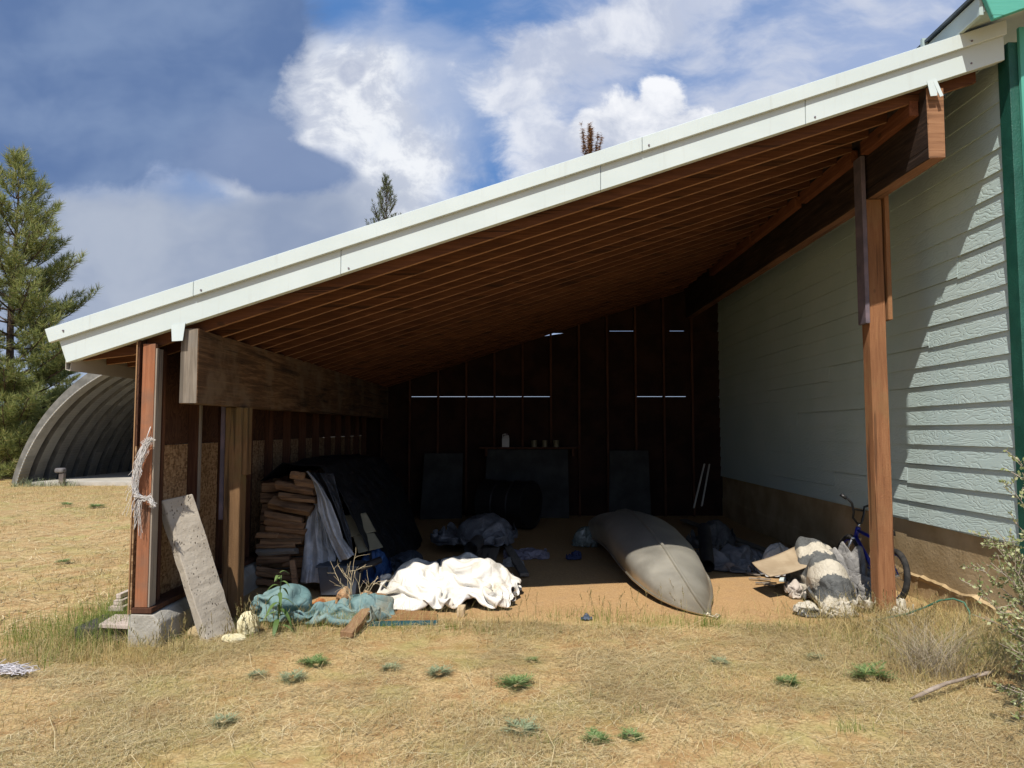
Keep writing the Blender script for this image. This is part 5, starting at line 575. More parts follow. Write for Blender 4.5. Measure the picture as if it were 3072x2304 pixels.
10,4,10,-2,13,13,6,1,4,15,9,7,3,2,16,9,10,7,-2,1,17,7,10,16,16,14,8,15,14,16,16,20,28,13,5,6,6,0,-7,2,6,4,7,0,12,13,12,10,0,1,15,8,9,-4,14,13,13,1,-2,6,
13,6,13,15,12,15,12,11,14,15,18,20,26,9,8,7,10,-9,-2,9,7,-1,3,0,10,14,13,7,10,-6,11,13,7,1,12,13,9,7,-9,14,15,4,12,10,15,11,12,14,14,16,17,20,23,9,7,11,
1,-8,8,7,5,4,-1,0,6,16,11,4,10,8,-2,9,13,14,8,1,11,14,-10,13,18,-2,13,16,9,15,10,15,15,16,18,22,17,7,9,5,-1,2,6,13,3,-4,0,0,10,11,13,7,0,7,10,4,11,14,7,
10,8,8,1,4,18,6,4,16,15,11,14,15,11,17,19,21,13,7,11,1,-2,9,6,12,-1,0,-3,0,5,13,12,7,8,-5,11,13,6,13,12,10,7,9,10,-8,16,13,5,12,13,12,12,15,15,19,20,14,
9,14,2,2,9,14,4,0,-3,1,10,-1,3,12,10,10,7,8,8,8,11,8,5,11,8,11,6,10,2,13,12,9,10,14,12,16,17,16,15,13,12,9,2,12,8,11,7,-2,-6,1,14,0,6,8,10,9,8,8,11,7,13,
13,4,-3,13,12,5,7,15,10,4,6,14,16,15,14,13,15,14,13,7,8,12,13,10,-2,11,9,-3,-9,13,1,7,5,11,6,7,11,3,10,14,11,4,7,7,8,5,15,11,9,9,10,9,15,14,12,13,13,14,
11,6,12,13,10,7,-1,10,11,6,-10,12,3,3,10,2,2,9,8,3,13,13,11,3,9,14,6,10,13,4,15,8,10,10,13,12,15,12,10,10,8,12,12,9,8,8,3,12,10,1,9,9,-3,11,-3,-3,4,8,8,
8,13,10,10,10,10,12,7,14,13,8,11,10,8,13,8,12,14,8,7,10,12,14,14,11,1,9,6,10,6,11,9,8,-1,5,-4,0,4,10,3,11,9,12,9,9,12,15,15,14,11,12,6,11,7,7,11,13,4,8,
7,12,14,14,12,12,12,1,9,11,11,13,1,4,4,-2,-1,8,-3,7,12,7,4,6,11,10,15,16,16,16,12,5,8,4,5,9,13,11,10,1,13,9,14,14,13,14,13,10,8,12,10,9,0,9,10,-5,-1,5,
-2,9,10,8,3,-1,8,13,17,16,16,9,8,3,11,9,12,6,10,15,12,5,2,9,14,15,16,16,15,11,6,9,11,8,9,-2,14,-8,-6,-4,2,11,3,13,10,-3,3,13,15,15,10,8,4,6,10,15,13,11,
8,15,9,14,9,8,10,11,14,15,11,13,10,8,11,8,5,4,4,-7,-11,-8,4,13,5,11,4,9,2,10,12,4,9,7,5,8,15,14,12,14,14,14,14,12,13,12,11,7,7,11,10,9,12,10,13,1,6,10,
3,-6,-11,-6,-5,12,11,1,3,10,13,1,3,7,11,6,7,11,15,15,13,15,15,15,15,17,16,14,12,10,2,9,10,2,4,15,7,3,8,5,3,0,0,7,0,1,-4,0,4,14,14,-10,-10,6,1,11,-6,-13,
-9,3,12,13,8,-16,-6,-2,-1,0,3,5,5,-8,4,-2,3,5,9,-9,-11,-12,1,2,2,-5,1,-1,5,-2,12,12,8,-13,-6,-6,3,13,4,-14,-3,7,11,8,-1,-8,0,-2,-3,-5,3,4,2,-8,-7,-4,5,
11,7,-11,-11,-11,6,2,-8,0,2,1,-1,8,5,14,-7,-7,-3,-8,1,11,9,-2,-7,3,10,3,3,-7,-7,-5,0,-3,-1,2,6,-5,-8,-7,8,14,1,-9,-8,-3,5,-8,-3,2,-1,4,3,3,8,4,-7,6,-12,
-3,2,1,0,-2,1,6,10,-2,-2,-6,-7,-2,-4,-1,5,7,-5,-3,0,-1,5,13,-5,-11,-7,1,-4,-6,3,-4,3,5,2,-1,11,-3,6,-1,-10,-2,-7,-3,0,1,2,7,7,10,-10,-12,-4,0,-1,2,11,-5,
-8,-1,12,5,-11,10,-6,-7,1,-3,0,-3,-3,2,5,0,-3,9,6,4,9,-10,-12,-10,1,-2,-1,0,3,1,7,7,-1,-11,-5,1,0,9,-4,1,-1,-4,5,10,-2,-1,-5,-1,-1,2,-1,-4,2,5,2,-2,3,5,
10,8,-6,-11,-9,-8,-1,0,4,-4,4,-2,11,-3,7,-7,-6,-5,5,1,-6,2,10,-7,1,8,15,-4,-3,0,0,-9,-6,5,10,-1,0,6,-7,3,14,-6,0,-9,4,-11,-7,0,-1,7,-1,6,2,-9,7,7,-8,-8,
-3,1,-1,1,2,6,-8,10,14,9,3,-1,-2,-8,10,9,6,1,-2,-8,-3,1,16,-8,-12,-2,7,3,-6,-8,-2,-1,9,6,-8,-5,-1,12,6,-9,-8,-3,2,0,0,1,-2,10,10,9,11,9,-3,-10,13,3,-2,
-1,-2,3,-5,-3,14,-8,-16,-6,2,7,8,-2,-6,-7,13,0,-1,-4,-10,4,10,3,-5,-6,-1,-3,1,-2,4,8,-1,13,16,11,-2,-11,-3,-4,-6,-1,2,5,8,-7,13,-11,-13,-7,1,0,8,10,-8,
-7,4,-5,1,4,2,-8,4,4,10,-2,-9,3,-4,0,2,-7,10,13,15,7,-5,-13,-6,-8,-5,-1,1,8,3,8,4,-11,-2,-7,-3,1,-2,10,6,-9,-3,-4,0,5,-3,9,-1,-5,3,8,1,-14,-1,7,-5,2,5,
11,9,7,-6,-12,-8,-3,3,6,-6,-6,7,7,12,-7,-14,-3,5,-7,2,-3,8,11,-11,-7,1,1,10,-4,4,0,-8,-2,4,-3,4,-6,5,-6,5,10,4,6,-3,-9,14,-2,-1,-3,-11,1,-4,10,13,1,-13,
-11,5,3,-8,1,0,11,1,-3,5,-7,-7,6,-7,1,8,-8,0,8,-6,2,4,-9,3,5,9,8,-8,-8,15,-4,-11,-11,-9,0,1,7,12,5,-14,-10,-1,4,3,-5,7,6,6,-3,-8,-3,-5,6,-2,4,-1,2,0,-8,
0,-1,8,-9,6,6,10,7,-12,-6,8,-10,-15,-14,0,-5,2,3,7,5,-2,-12,0,9,2,-3,6,7,1,-11,-8,-1,3,6,5,2,0,2,-5,-2,-5,-7,0,5,7,1,5,8,-8,3,-8,-10,-11,-9,1,-4,1,2,-3,
12,5,-12,5,-3,-7,8,12,1,-10,-8,-5,10,12,13,5,-4,-9,5,-5,-1,-6,-8,-4,6,1,-10,11,9,4,7,-8,-12,0,-7,-6,1,10,-9,-3,15,3,-13,-4,-1,4,6,4,-2,-4,-8,8,22,17,8,
2,-1,-4,-20,0,-6,3,-10,1,0,-14,-6,13,12,10,7,-4,-15,-6,9,3,-1,-7,-3,2,12,0,-6,-11,6,1,-7,0,10,-7,2,19,23,11,8,-5,-2,8,-8,-22,-13,-7,5,3,-9,-11,-1,11,10,
11,-5,-5,-12,-4,1,11,3,-13,-5,3,13,-3,-4,-7,0,6,-4,2,5,-9,8,30,10,12,11,-9,1,5,4,-23,-20,-13,-9,5,1,-10,-3,14,15,2,-1,-2,-12,-5,3,6,9,-3,-11,-2,12,1,-10,
-4,2,-1,5,5,-6,-5,21,23,15,14,-1,0,1,1,1,-7,-32,-13,-15,-4,9,-10,0,15,10,3,7,-5,0,-9,0,-2,7,10,-5,-9,4,10,-9,-8,0,5,-1,3,-5,0,28,19,15,11,-8,6,4,3,-3,0,
-38,-11,-15,-13,10,-6,5,9,-1,10,12,8,1,-14,-6,-1,1,11,10,-10,-6,6,2,-12,2,5,-5,-1,9,-2,30,12,17,6,3,5,2,-1,0,-2,-30,-18,-15,-15,1,8,3,6,4,2,6,11,-3,-15,
-12,1,-1,6,14,0,-14,-4,8,1,-8,-3,3,8,3,1,33,9,14,12,-4,0,1,3,-3,3,-26,-21,-14,-13,-8,13,11,2,11,-2,-11,7,-8,-14,-9,-7,0,2,14,8,-14,-9,1,12,-7,-1,9,5,-3,
10,24,12,13,7,-5,9,1,-2,1,-9,-17,-20,-16,-9,-5,12,7,8,5,-11,-6,-15,-1,-4,-10,-3,-4,-1,11,13,-10,-13,-1,8,-4,6,9,15,5,-6,12,9,11,10,9,3,1,2,-7,-5,-18,-18,
-15,-14,6,11,7,4,1,-7,-9,-12,-1,1,6,-6,-4,-2,3,12,-2,-13,-1,0,6,10,10,19,-3,-9,0,14,12,7,9,2,5,-2,-2,2,-32,-11,-13,-9,8,11,11,-5,-4,-13,-12,3,-11,6,3,10,
-1,-1,-1,-2,5,-10,-1,3,7,5,15,14,-1,-8,-9,11,11,14,2,4,7,3,2,-12,-27,-13,-15,-5,13,10,10,-10,-10,-13,-14,2,-13,-1,6,13,10,1,-6,-10,2,2,-3,8,6,-1,16,17,
-1,-13,-8,3,16,7,12,3,-3,6,2,-19,-19,-14,-13,4,12,11,-7,-5,-10,-13,-14,1,-11,-4,3,9,13,10,-4,-6,5,-2,0,-3,3,9,7,19,5,-13,-11,-3,8,16,1,6,10,-4,-6,-22,-8,
-13,-2,8,10,-1,-12,0,-12,-13,-9,0,-10,0,-4,6,8,9,3,-4,6,-1,-8,-1,11,5,7,20,11,-7,-12,-9,0,17,12,1,-7,-1,-18,-3,-12,-4,8,8,-1,1,-13,-10,-9,-11,-5,-4,-7,
-6,8,-6,4,11,1,0,0,-1,2,7,8,5,7,5,15,7,-6,-11,-8,6,14,1,-7,-13,-3,-8,-4,9,9,0,-5,-4,-12,-8,-11,-10,-2,-8,-3,2,1,-1,6,3,-3,-2,-2,2,7,11,7,-1,10,10,1,5,-1,
-3,-4,-2,0,0,-4,-3,-7,-4,13,10,4,-8,-11,-6,-8,-4,-11,-8,2,-5,5,2,-4,8,7,0,-12,-6,3,-1,9,9,0,6,12,2,4,4,1,-4,-7,-1,-3,3,-3,-6,2,11,11,7,-9,-11,-12,-7,-8,
1,2,-10,-3,0,8,-3,6,8,6,-9,-14,1,3,-5,14,-6,-1,11,10,2,13,2,-7,-4,-4,-6,-3,2,4,6,4,11,8,-7,-12,-9,-11,-10,-3,8,8,-6,-8,5,-1,9,5,10,-6,-11,-8,6,-4,-1,2,
-5,7,10,2,6,9,2,1,-11,-3,-7,-10,5,13,13,11,-3,-1,-7,-7,-11,-8,-11,11,-5,2,8,0,1,9,7,8,-1,0,-12,-5,-10,3,2,-6,7,-2,0,6,8,3,5,3,-6,-9,-10,0,12,10,14,1,-5,
-7,-5,-6,-4,-10,-1,9,-10,-3,11,8,13,8,8,0,-12,1,2,-10,-6,-4,-5,2,-3,1,1,1,8,15,2,-9,-2,-9,-3,7,9,13,0,-5,-6,-5,-6,-6,-2,7,-7,0,2,-1,9,-6,11,9,-5,-7,-10,
-4,9,5,-7,-10,-5,-2,0,1,0,5,11,8,-11,-9,3,6,-1,5,3,10,-2,-12,-9,-6,-3,0,0,5,6,-1,-1,6,-5,-12,7,0,-8,-9,-12,-1,15,5,0,-6,-3,-2,-1,0,-9,7,11,-7,-9,3,8,9,
1,0,8,5,-2,-12,-10,-7,-4,0,2,6,8,3,-2,-7,-3,-11,-4,-7,-5,-8,-9,1,6,7,12,2,1,-7,-6,-10,-4,11,-1,-2,5,6,6,9,3,2,3,-1,0,-7,-11,-9,-6,-3,10,7,8,2,-4,-13,-11,
-9,-10,-10,-3,-8,-2,3,-2,14,14,10,5,-12,-15,-8,5,7,3,5,5,6,1,2,7,7,4,-2,-3,-5,-10,-12,-6,-11,5,14,15,2,-12,-16,-10,-7,])
CLOTHS['rug'] = (34, 58, [-95,5,3,2,-5,-4,0,5,-3,-2,0,3,-3,-1,0,0,0,5,-3,-2,2,-2,0,1,-1,2,0,-1,-1,0,0,0,0,1,-1,1,0,2,-1,4,-3,1,-3,0,1,2,-3,1,7,-4,1,-1,-6,5,2,1,-4,-2,0,7,3,3,-2,
-4,1,1,-3,-4,2,1,3,-1,1,1,-1,-4,4,-6,-1,2,4,-1,1,1,2,-1,-2,0,0,-1,0,0,0,0,-3,-2,0,0,0,5,4,-3,3,0,-2,-2,0,-2,6,1,-6,-2,3,5,-3,-8,2,-1,1,3,2,-1,8,0,-3,-6,
4,1,5,-3,0,2,-5,1,1,-1,-1,-1,4,2,1,1,1,0,-3,0,1,0,0,-1,0,-3,-5,-3,-1,3,3,4,5,-6,5,2,-2,-2,-1,-3,4,0,-4,-2,-2,5,-2,-9,3,-2,2,3,4,-1,2,-2,2,-5,1,7,3,-1,-2,
3,-2,0,1,-1,-1,-1,1,5,2,-2,-2,-1,2,2,1,0,-1,-4,-2,-2,-7,0,1,0,6,4,3,-6,5,4,0,-1,-3,-3,3,-3,-3,1,-4,1,-3,-8,7,-2,2,4,4,-1,-2,-1,-1,1,1,3,4,-1,2,1,1,-1,-1,
0,-2,1,-5,3,-1,-3,4,2,3,0,-3,-4,-2,-3,-5,0,6,-3,3,-2,1,5,-4,3,1,6,2,1,-1,-5,2,-5,1,-1,-2,-2,-4,-6,7,0,-2,3,2,2,0,-1,1,-1,1,1,3,3,2,2,-1,-6,-1,3,1,0,-8,
-4,4,2,3,0,-3,-4,-2,-1,-1,0,-1,-2,7,0,-2,2,-4,1,3,-2,-1,5,4,1,7,-6,-2,-1,1,-2,-2,-1,-4,-7,9,-3,-2,2,1,0,0,3,1,1,2,1,2,3,1,0,-4,-6,2,3,1,-3,-2,-6,3,2,-2,
0,-1,0,-1,0,0,-1,-1,-2,-5,4,-3,0,4,-3,2,6,-1,-1,2,5,-1,4,-2,0,0,-1,-1,-4,-2,-6,2,1,-4,-1,3,3,1,0,4,2,3,0,-1,5,-1,-2,-4,-2,2,-3,-4,-3,2,-2,3,1,1,0,1,-1,
-1,-1,-1,-2,-5,-6,-2,0,3,-3,1,3,-2,7,5,2,3,-3,-2,6,1,0,2,-1,-8,1,-1,-2,6,1,-3,-2,2,1,4,2,1,4,3,0,-2,3,2,-2,-4,-1,-4,-9,-6,0,3,-1,0,1,1,3,2,-4,-3,-2,-1,
-1,-1,-2,0,-1,1,-1,0,0,0,2,7,7,0,0,-1,5,3,-1,3,-8,-1,1,-1,1,5,1,0,-1,2,0,1,2,2,4,2,2,-1,0,-1,-5,2,-5,-8,-7,-8,1,-1,-1,1,3,4,5,-7,-4,-4,-2,-2,0,2,6,3,2,
0,0,0,0,0,0,1,5,6,2,-2,5,3,-4,-2,-2,5,-4,2,1,8,2,-2,0,-2,4,0,1,3,2,0,3,-1,0,-1,-1,-7,-7,-8,-6,-3,-1,0,1,3,3,3,-3,-1,-6,-6,-2,-3,4,4,3,4,3,2,2,0,0,1,0,2,
2,2,6,-1,4,-2,-3,-4,4,3,1,-1,1,9,2,-4,-1,0,1,4,0,2,2,2,0,-1,1,-4,-6,-9,-6,-4,-2,0,-1,-1,-1,1,1,1,0,0,-4,-5,-4,5,5,4,5,3,3,2,1,0,0,-2,0,0,2,2,2,1,1,-1,0,
-3,0,2,4,1,1,9,-4,0,-3,2,1,2,3,1,2,4,-3,2,-3,-8,-6,-6,-3,-3,-1,-2,0,1,1,2,1,2,1,-1,-3,-4,0,2,3,3,4,2,3,2,2,0,-1,-1,-2,-1,1,3,0,-1,3,-2,0,-4,2,2,3,2,3,8,
-4,-3,0,-1,1,4,3,2,-2,4,-2,-3,-5,0,-6,-4,-3,-1,0,0,1,0,0,2,2,2,0,0,-2,-4,0,1,3,2,1,3,3,3,1,-3,0,1,-1,-1,0,1,1,-1,0,0,-1,-6,4,4,1,3,4,9,-5,-2,-4,-2,5,3,
-3,2,4,1,0,-5,-3,-4,-4,0,-1,0,0,0,1,0,0,2,2,0,0,-1,2,-4,0,1,1,2,1,2,3,2,-2,0,-2,0,1,0,2,1,0,0,-2,0,-1,-5,2,3,3,4,3,8,-5,-5,-1,-3,3,2,-3,3,4,1,-4,1,-3,-4,
-2,-1,1,0,0,0,1,1,0,1,1,-1,0,0,-1,0,0,1,1,1,1,2,1,2,-1,-2,1,1,0,0,0,1,2,0,-1,0,-2,-3,-1,4,2,4,2,8,-5,-5,-2,-2,-1,0,0,4,4,0,-4,-1,0,-2,-1,0,0,0,1,0,0,1,
0,1,0,0,1,0,-1,0,1,0,1,1,1,1,2,0,-1,0,0,0,1,0,1,0,1,2,-1,-1,-1,-3,-3,4,3,3,2,8,-5,-5,-4,-1,-3,1,0,-1,-1,2,2,1,1,-1,1,-1,1,0,0,0,-1,1,1,1,1,-1,0,1,-1,0,
1,1,1,0,1,1,2,0,-1,0,0,0,1,1,1,-1,1,2,1,-3,1,-4,-6,5,3,2,1,7,-4,-6,-5,1,-2,0,-2,-1,0,2,3,2,0,-2,3,0,0,1,0,0,-1,1,1,1,0,-1,-1,1,1,0,1,1,0,1,0,2,1,0,-1,0,
0,1,0,1,1,0,1,3,-1,-2,-1,-1,-3,-1,1,3,1,8,-6,-6,-6,1,1,-2,-1,0,0,1,1,2,0,-2,2,5,0,2,0,0,0,0,1,0,1,-1,0,0,0,1,1,0,1,0,0,2,0,1,0,-1,1,0,1,2,0,0,3,1,-2,-2,
-1,-2,-3,0,0,4,1,-2,-2,-8,-1,4,0,-1,-3,1,1,1,0,-1,2,2,-1,5,2,1,1,2,0,0,0,0,1,0,0,0,-1,2,-1,2,0,0,0,1,0,1,1,-1,1,1,0,1,1,2,0,1,-3,-2,-2,-1,-3,-1,2,3,1,4,
-7,-3,1,1,5,0,-3,1,1,-1,0,-3,1,5,0,1,6,2,1,1,3,2,-1,-1,2,0,0,-2,1,0,0,1,1,0,-1,0,0,0,2,1,0,2,1,0,2,0,0,0,-5,-4,-2,-1,0,0,2,2,0,2,-2,-3,1,0,4,2,-2,2,1,-1,
-2,-3,2,-1,3,3,1,7,2,3,2,3,1,0,-1,-1,-1,-1,3,5,0,-3,1,0,0,-1,0,0,1,1,2,1,0,0,0,0,0,-1,-6,-6,-5,3,2,1,0,2,1,5,1,-2,1,-2,2,2,2,1,2,-2,-4,-3,-1,-2,5,6,0,4,
5,1,6,2,-2,-1,0,0,-1,3,3,2,2,-1,-3,4,2,2,0,0,1,0,0,-1,-2,-1,1,1,-2,-4,-7,-6,1,-5,7,3,0,0,0,6,4,-2,1,-3,1,3,3,-1,-1,-7,3,-4,-4,1,5,4,5,0,5,-3,3,6,3,1,0,
-1,2,1,-2,1,3,1,-1,-1,2,3,7,-5,-3,-1,1,3,0,1,0,-5,-2,-8,-3,-6,1,-2,3,9,0,-2,-3,4,7,-1,0,-1,-2,1,4,-1,-1,-4,-1,-1,-3,0,-3,2,8,5,4,1,-1,1,1,1,2,2,-1,-1,-2,
-2,4,-2,3,6,5,3,1,0,-6,-1,3,-2,6,1,-3,-9,-3,-6,-2,0,1,0,2,4,4,0,-4,8,1,4,-3,0,1,0,-3,-2,1,3,-1,-3,-2,-6,-2,3,3,8,6,2,3,1,-1,-2,-1,-1,-2,-3,-2,0,2,3,6,2,
7,-1,0,2,0,0,2,-7,4,4,-5,-3,-8,-2,0,1,1,2,2,4,2,-1,1,9,0,-2,3,-1,-1,0,0,-2,0,2,-1,-4,-1,-5,-1,1,-1,6,1,2,4,5,4,1,-1,-3,-2,-3,-3,-2,1,3,2,3,5,0,3,4,0,2,
-6,0,-2,1,-4,-2,0,-2,-2,2,3,0,4,3,5,0,-4,8,0,-1,1,-2,-1,-3,1,1,0,0,1,-5,-2,-1,-4,-2,4,2,1,5,0,-1,0,1,1,0,1,2,-2,-2,1,3,1,2,4,5,1,1,3,0,-6,-5,0,-5,0,0,-7,
6,0,0,4,1,5,1,3,4,-1,4,3,1,-3,0,-4,-3,1,-1,4,1,-2,-3,-2,0,-3,-1,2,3,-1,-1,7,0,0,0,0,0,3,1,-1,-3,-3,1,2,6,6,5,1,1,-1,-2,-2,-3,-5,-3,-4,1,-5,4,2,1,1,1,4,
-1,4,1,6,7,0,0,-2,-2,-1,-1,1,-1,4,-1,-2,0,-3,0,-1,-1,1,2,-3,2,1,3,2,2,0,0,0,2,-2,-1,-3,-1,0,2,3,5,3,3,1,0,-2,-2,-6,-4,-2,0,-4,3,2,-1,4,-2,-5,1,6,2,5,8,
-1,-2,-2,-2,-3,2,-1,3,0,3,-3,-3,1,1,-1,-2,1,1,-1,2,-3,2,4,2,0,0,-2,2,-1,-1,-1,-2,0,1,-3,-1,2,3,4,3,2,-3,-3,-4,1,-2,-4,6,-1,0,3,-2,-3,-5,1,5,0,3,-3,0,1,
-3,-1,1,-1,2,-1,2,-1,-2,2,0,-1,0,-1,1,0,-1,1,0,2,2,1,1,0,-1,-1,-1,-1,-2,1,0,-1,-2,-2,-2,0,3,3,5,0,-2,-3,1,-4,4,1,0,1,0,-3,-3,0,0,2,1,0,1,0,-1,1,-1,0,-1,
1,-4,3,-1,2,-1,0,2,-4,2,1,0,-1,2,-2,0,0,-1,0,0,1,1,0,0,0,0,1,-2,0,-2,-3,-4,-3,7,3,2,0,2,-6,4,2,-3,3,-2,1,-2,2,-1,-2,-192,6,5,5,5,8,10,3,9,9,10,9,5,6,9,
5,3,4,8,10,9,10,8,6,7,10,8,5,9,9,10,10,10,10,10,5,8,9,10,8,6,3,8,5,8,4,6,4,3,4,0,8,4,3,-7,-1,3,8,-6,6,8,8,8,6,7,9,5,8,10,10,6,6,6,8,8,5,7,4,10,10,7,6,6,
8,10,8,8,8,10,10,10,11,10,8,3,9,9,8,9,6,4,7,5,8,5,7,2,6,1,0,6,6,-2,-1,1,4,-3,10,9,10,6,7,4,9,9,4,9,8,4,7,7,9,6,9,7,8,4,9,10,6,6,7,10,10,9,8,9,9,10,10,10,
7,6,6,8,9,9,9,5,6,5,8,8,6,4,4,-4,6,5,4,4,1,1,0,-1,10,9,9,9,2,8,9,7,7,9,2,7,9,7,6,7,10,7,8,6,6,8,7,6,9,10,9,9,9,9,10,10,9,9,8,4,7,8,8,8,8,9,7,4,8,8,10,6,
3,-5,6,8,-1,8,3,3,-3,1,8,7,9,8,6,6,7,7,10,9,5,5,8,7,6,9,9,7,7,3,9,4,6,9,9,9,9,9,10,10,9,10,9,10,9,7,7,6,7,9,7,9,8,9,5,9,8,10,3,-4,5,1,5,6,5,5,-5,-1,9,4,
9,10,8,3,9,6,8,6,6,8,6,6,9,9,5,7,6,7,10,1,8,9,8,9,10,9,10,10,10,10,10,10,7,7,10,6,10,8,8,6,8,10,9,8,7,6,5,3,3,-7,3,8,9,1,0,0,4,6,10,10,7,7,6,7,7,5,8,6,
6,6,9,6,5,7,7,9,8,7,8,4,9,10,10,10,11,10,10,10,11,9,9,7,8,7,9,10,8,7,7,10,8,10,2,6,6,7,-3,-2,-1,9,5,3,7,0,8,5,8,9,8,5,9,4,5,9,7,3,6,7,8,4,8,7,7,9,7,10,
7,6,8,10,10,10,11,10,10,10,9,9,7,9,9,9,9,10,9,10,5,7,9,8,5,8,2,7,0,-3,3,1,8,7,2,1,7,6,7,8,3,8,9,6,5,8,5,3,9,8,8,3,9,8,3,8,9,9,9,8,9,10,9,8,10,9,10,10,10,
10,9,6,9,10,9,11,10,10,9,7,6,7,6,7,-1,5,7,0,2,-1,5,7,1,-1,9,4,9,5,5,7,6,5,7,10,6,3,7,8,5,8,7,5,7,6,9,10,10,10,10,9,7,7,9,10,10,10,10,8,7,10,10,10,10,11,
10,10,10,10,8,5,3,7,1,2,1,10,4,-6,3,6,4,1,6,6,8,6,8,5,2,6,8,8,5,9,8,4,6,4,6,4,7,10,10,10,10,9,10,10,9,8,8,9,10,8,8,9,10,10,10,10,11,10,11,10,10,8,10,9,
2,6,4,1,2,6,1,-1,2,1,6,-1,7,5,7,7,6,7,3,6,9,9,6,4,6,4,3,4,6,8,10,10,10,10,10,10,11,10,10,9,9,8,9,1,9,11,11,11,10,10,9,10,10,11,11,10,8,9,8,4,3,2,2,5,2,
1,-3,0,6,3,0,8,6,8,6,5,5,7,8,9,8,4,5,0,1,6,9,10,10,9,11,10,11,9,10,6,10,10,11,10,3,5,11,11,11,10,10,10,9,10,10,10,11,10,11,7,9,9,0,4,0,2,4,1,-1,0,1,-2,
1,6,9,3,7,4,8,8,7,8,8,2,5,6,3,4,9,10,10,11,11,10,10,8,8,7,8,9,10,10,4,8,11,11,9,10,10,10,10,8,10,10,11,12,11,10,8,10,3,0,1,0,6,0,0,-1,0,0,-1,8,3,3,7,10,
6,8,7,9,8,3,3,2,4,9,10,11,10,12,9,11,10,5,9,9,9,9,7,9,4,9,11,9,9,10,10,10,9,9,9,10,11,11,11,11,12,11,2,4,0,-1,6,0,-2,-1,-2,-1,3,4,5,-1,8,9,8,5,9,7,8,6,
8,-1,1,10,14,9,11,12,10,8,10,5,7,9,9,9,9,9,4,10,9,9,10,8,10,10,9,8,10,10,11,11,10,8,13,14,6,2,0,2,3,1,0,-1,-1,0,6,-1,5,5,6,7,10,2,9,10,9,7,3,-3,3,10,14,
9,12,12,10,9,9,7,6,9,8,9,9,8,5,10,8,9,10,10,7,10,9,10,10,9,11,11,10,7,12,15,8,2,1,1,2,4,-3,1,-4,1,4,0,6,6,7,6,7,7,7,10,10,0,1,-1,7,9,13,11,12,11,9,10,10,
8,6,8,9,9,8,8,4,11,8,9,10,10,6,10,10,10,10,10,10,11,10,7,11,16,8,3,0,0,2,3,1,-3,2,0,4,1,5,9,6,5,7,8,6,7,9,3,-1,5,3,8,12,11,13,11,9,10,9,9,7,7,9,9,9,7,5,
10,9,8,10,10,8,9,10,9,11,10,10,11,9,8,13,14,8,0,3,-2,3,4,-2,1,-4,-1,2,7,4,9,9,4,4,7,6,9,3,3,9,5,3,2,10,11,12,12,10,9,9,10,8,7,10,9,6,9,5,9,10,8,10,8,10,
9,10,9,10,11,10,11,9,9,15,11,5,1,1,2,-2,7,0,-2,-2,4,5,4,6,3,8,8,5,3,5,8,10,3,6,4,3,2,8,10,12,11,11,10,9,10,7,10,9,10,6,8,8,4,10,10,9,10,10,9,8,10,10,11,
10,10,10,12,11,11,3,2,3,1,0,2,3,-2,1,1,7,5,5,6,4,8,4,3,4,10,8,9,1,0,6,7,3,9,10,11,10,11,10,10,8,11,10,9,9,7,6,4,9,10,10,10,10,10,8,9,10,11,10,11,11,11,
10,10,3,-1,3,1,3,1,4,-2,-1,4,6,-1,7,4,7,5,4,7,3,10,10,6,1,5,6,4,8,4,8,9,10,9,10,11,11,10,10,9,9,8,9,4,6,10,10,10,10,11,10,9,9,11,11,10,10,10,10,8,3,-3,
3,3,3,3,3,2,-6,-2,6,-2,8,0,6,5,9,8,5,9,7,6,7,6,-2,6,10,6,6,8,8,10,10,10,10,11,10,8,10,9,10,10,8,5,8,9,10,11,10,10,10,11,9,10,10,10,8,4,2,-1,7,0,3,5,1,2,
2,-2,7,-2,7,-1,9,7,5,8,7,6,9,6,8,7,0,4,8,10,3,9,10,7,10,10,10,10,10,10,9,9,10,10,10,8,10,9,7,8,9,11,10,7,10,10,10,6,6,4,4,1,6,0,6,2,4,8,1,-3,4,3,4,5,4,
9,6,8,9,8,5,7,6,7,6,7,3,8,3,8,9,9,10,10,10,10,10,10,10,9,10,9,9,8,8,9,10,9,8,10,9,8,8,10,8,3,6,4,3,7,3,9,2,6,1,5,3,1,-1,6,2,6,7,7,8,8,10,8,3,9,6,5,8,5,
9,0,5,9,9,9,10,9,10,10,10,10,10,10,10,9,8,9,7,9,11,9,8,8,10,6,8,8,3,6,4,8,6,5,7,6,2,6,6,-1,7,2,-2,2,6,7,6,5,10,8,8,7,9,5,7,5,6,6,7,6,4,9,8,8,10,10,10,10,
10,10,9,9,10,10,9,10,6,6,10,9,9,8,8,10,4,6,3,7,9,7,7,7,0,8,2,6,4,4,3,-5,4,1,7,6,8,7,7,8,7,8,10,1,6,8,0,9,8,8,7,5,8,9,11,9,11,10,10,9,7,9,10,10,10,9,10,
5,8,10,9,10,6,5,5,7,9,7,6,6,8,2,4,3,5,5,5,6,5,4,-1,4,8,6,8,7,5,9,6,8,5,5,6,7,6,4,8,7,9,9,6,9,8,10,10,10,8,9,10,9,10,10,9,7,7,9,10,10,10,10,6,2,7,9,7,7,
6,5,3,5,3,7,3,5,5,6,7,-4,8,4,7,7,5,6,7,7,6,4,7,8,6,4,6,6,8,8,6,8,9,9,9,8,10,10,9,8,10,11,10,9,10,8,6,9,10,10,10,10,9,3,6,7,6,5,6,7,3,5,4,3,4,6,6,7,3,0,
7,8,7,8,8,0,6,6,5,6,7,8,8,4,5,6,9,7,6,6,9,8,9,10,10,10,9,10,10,10,10,10,8,9,8,9,10,9,10,10,9,7,5,7,2,7,4,6,6,2,8,3,2,1,8,6,6,2,8,8,7,6,9,1,3,9,7,6,7,6,
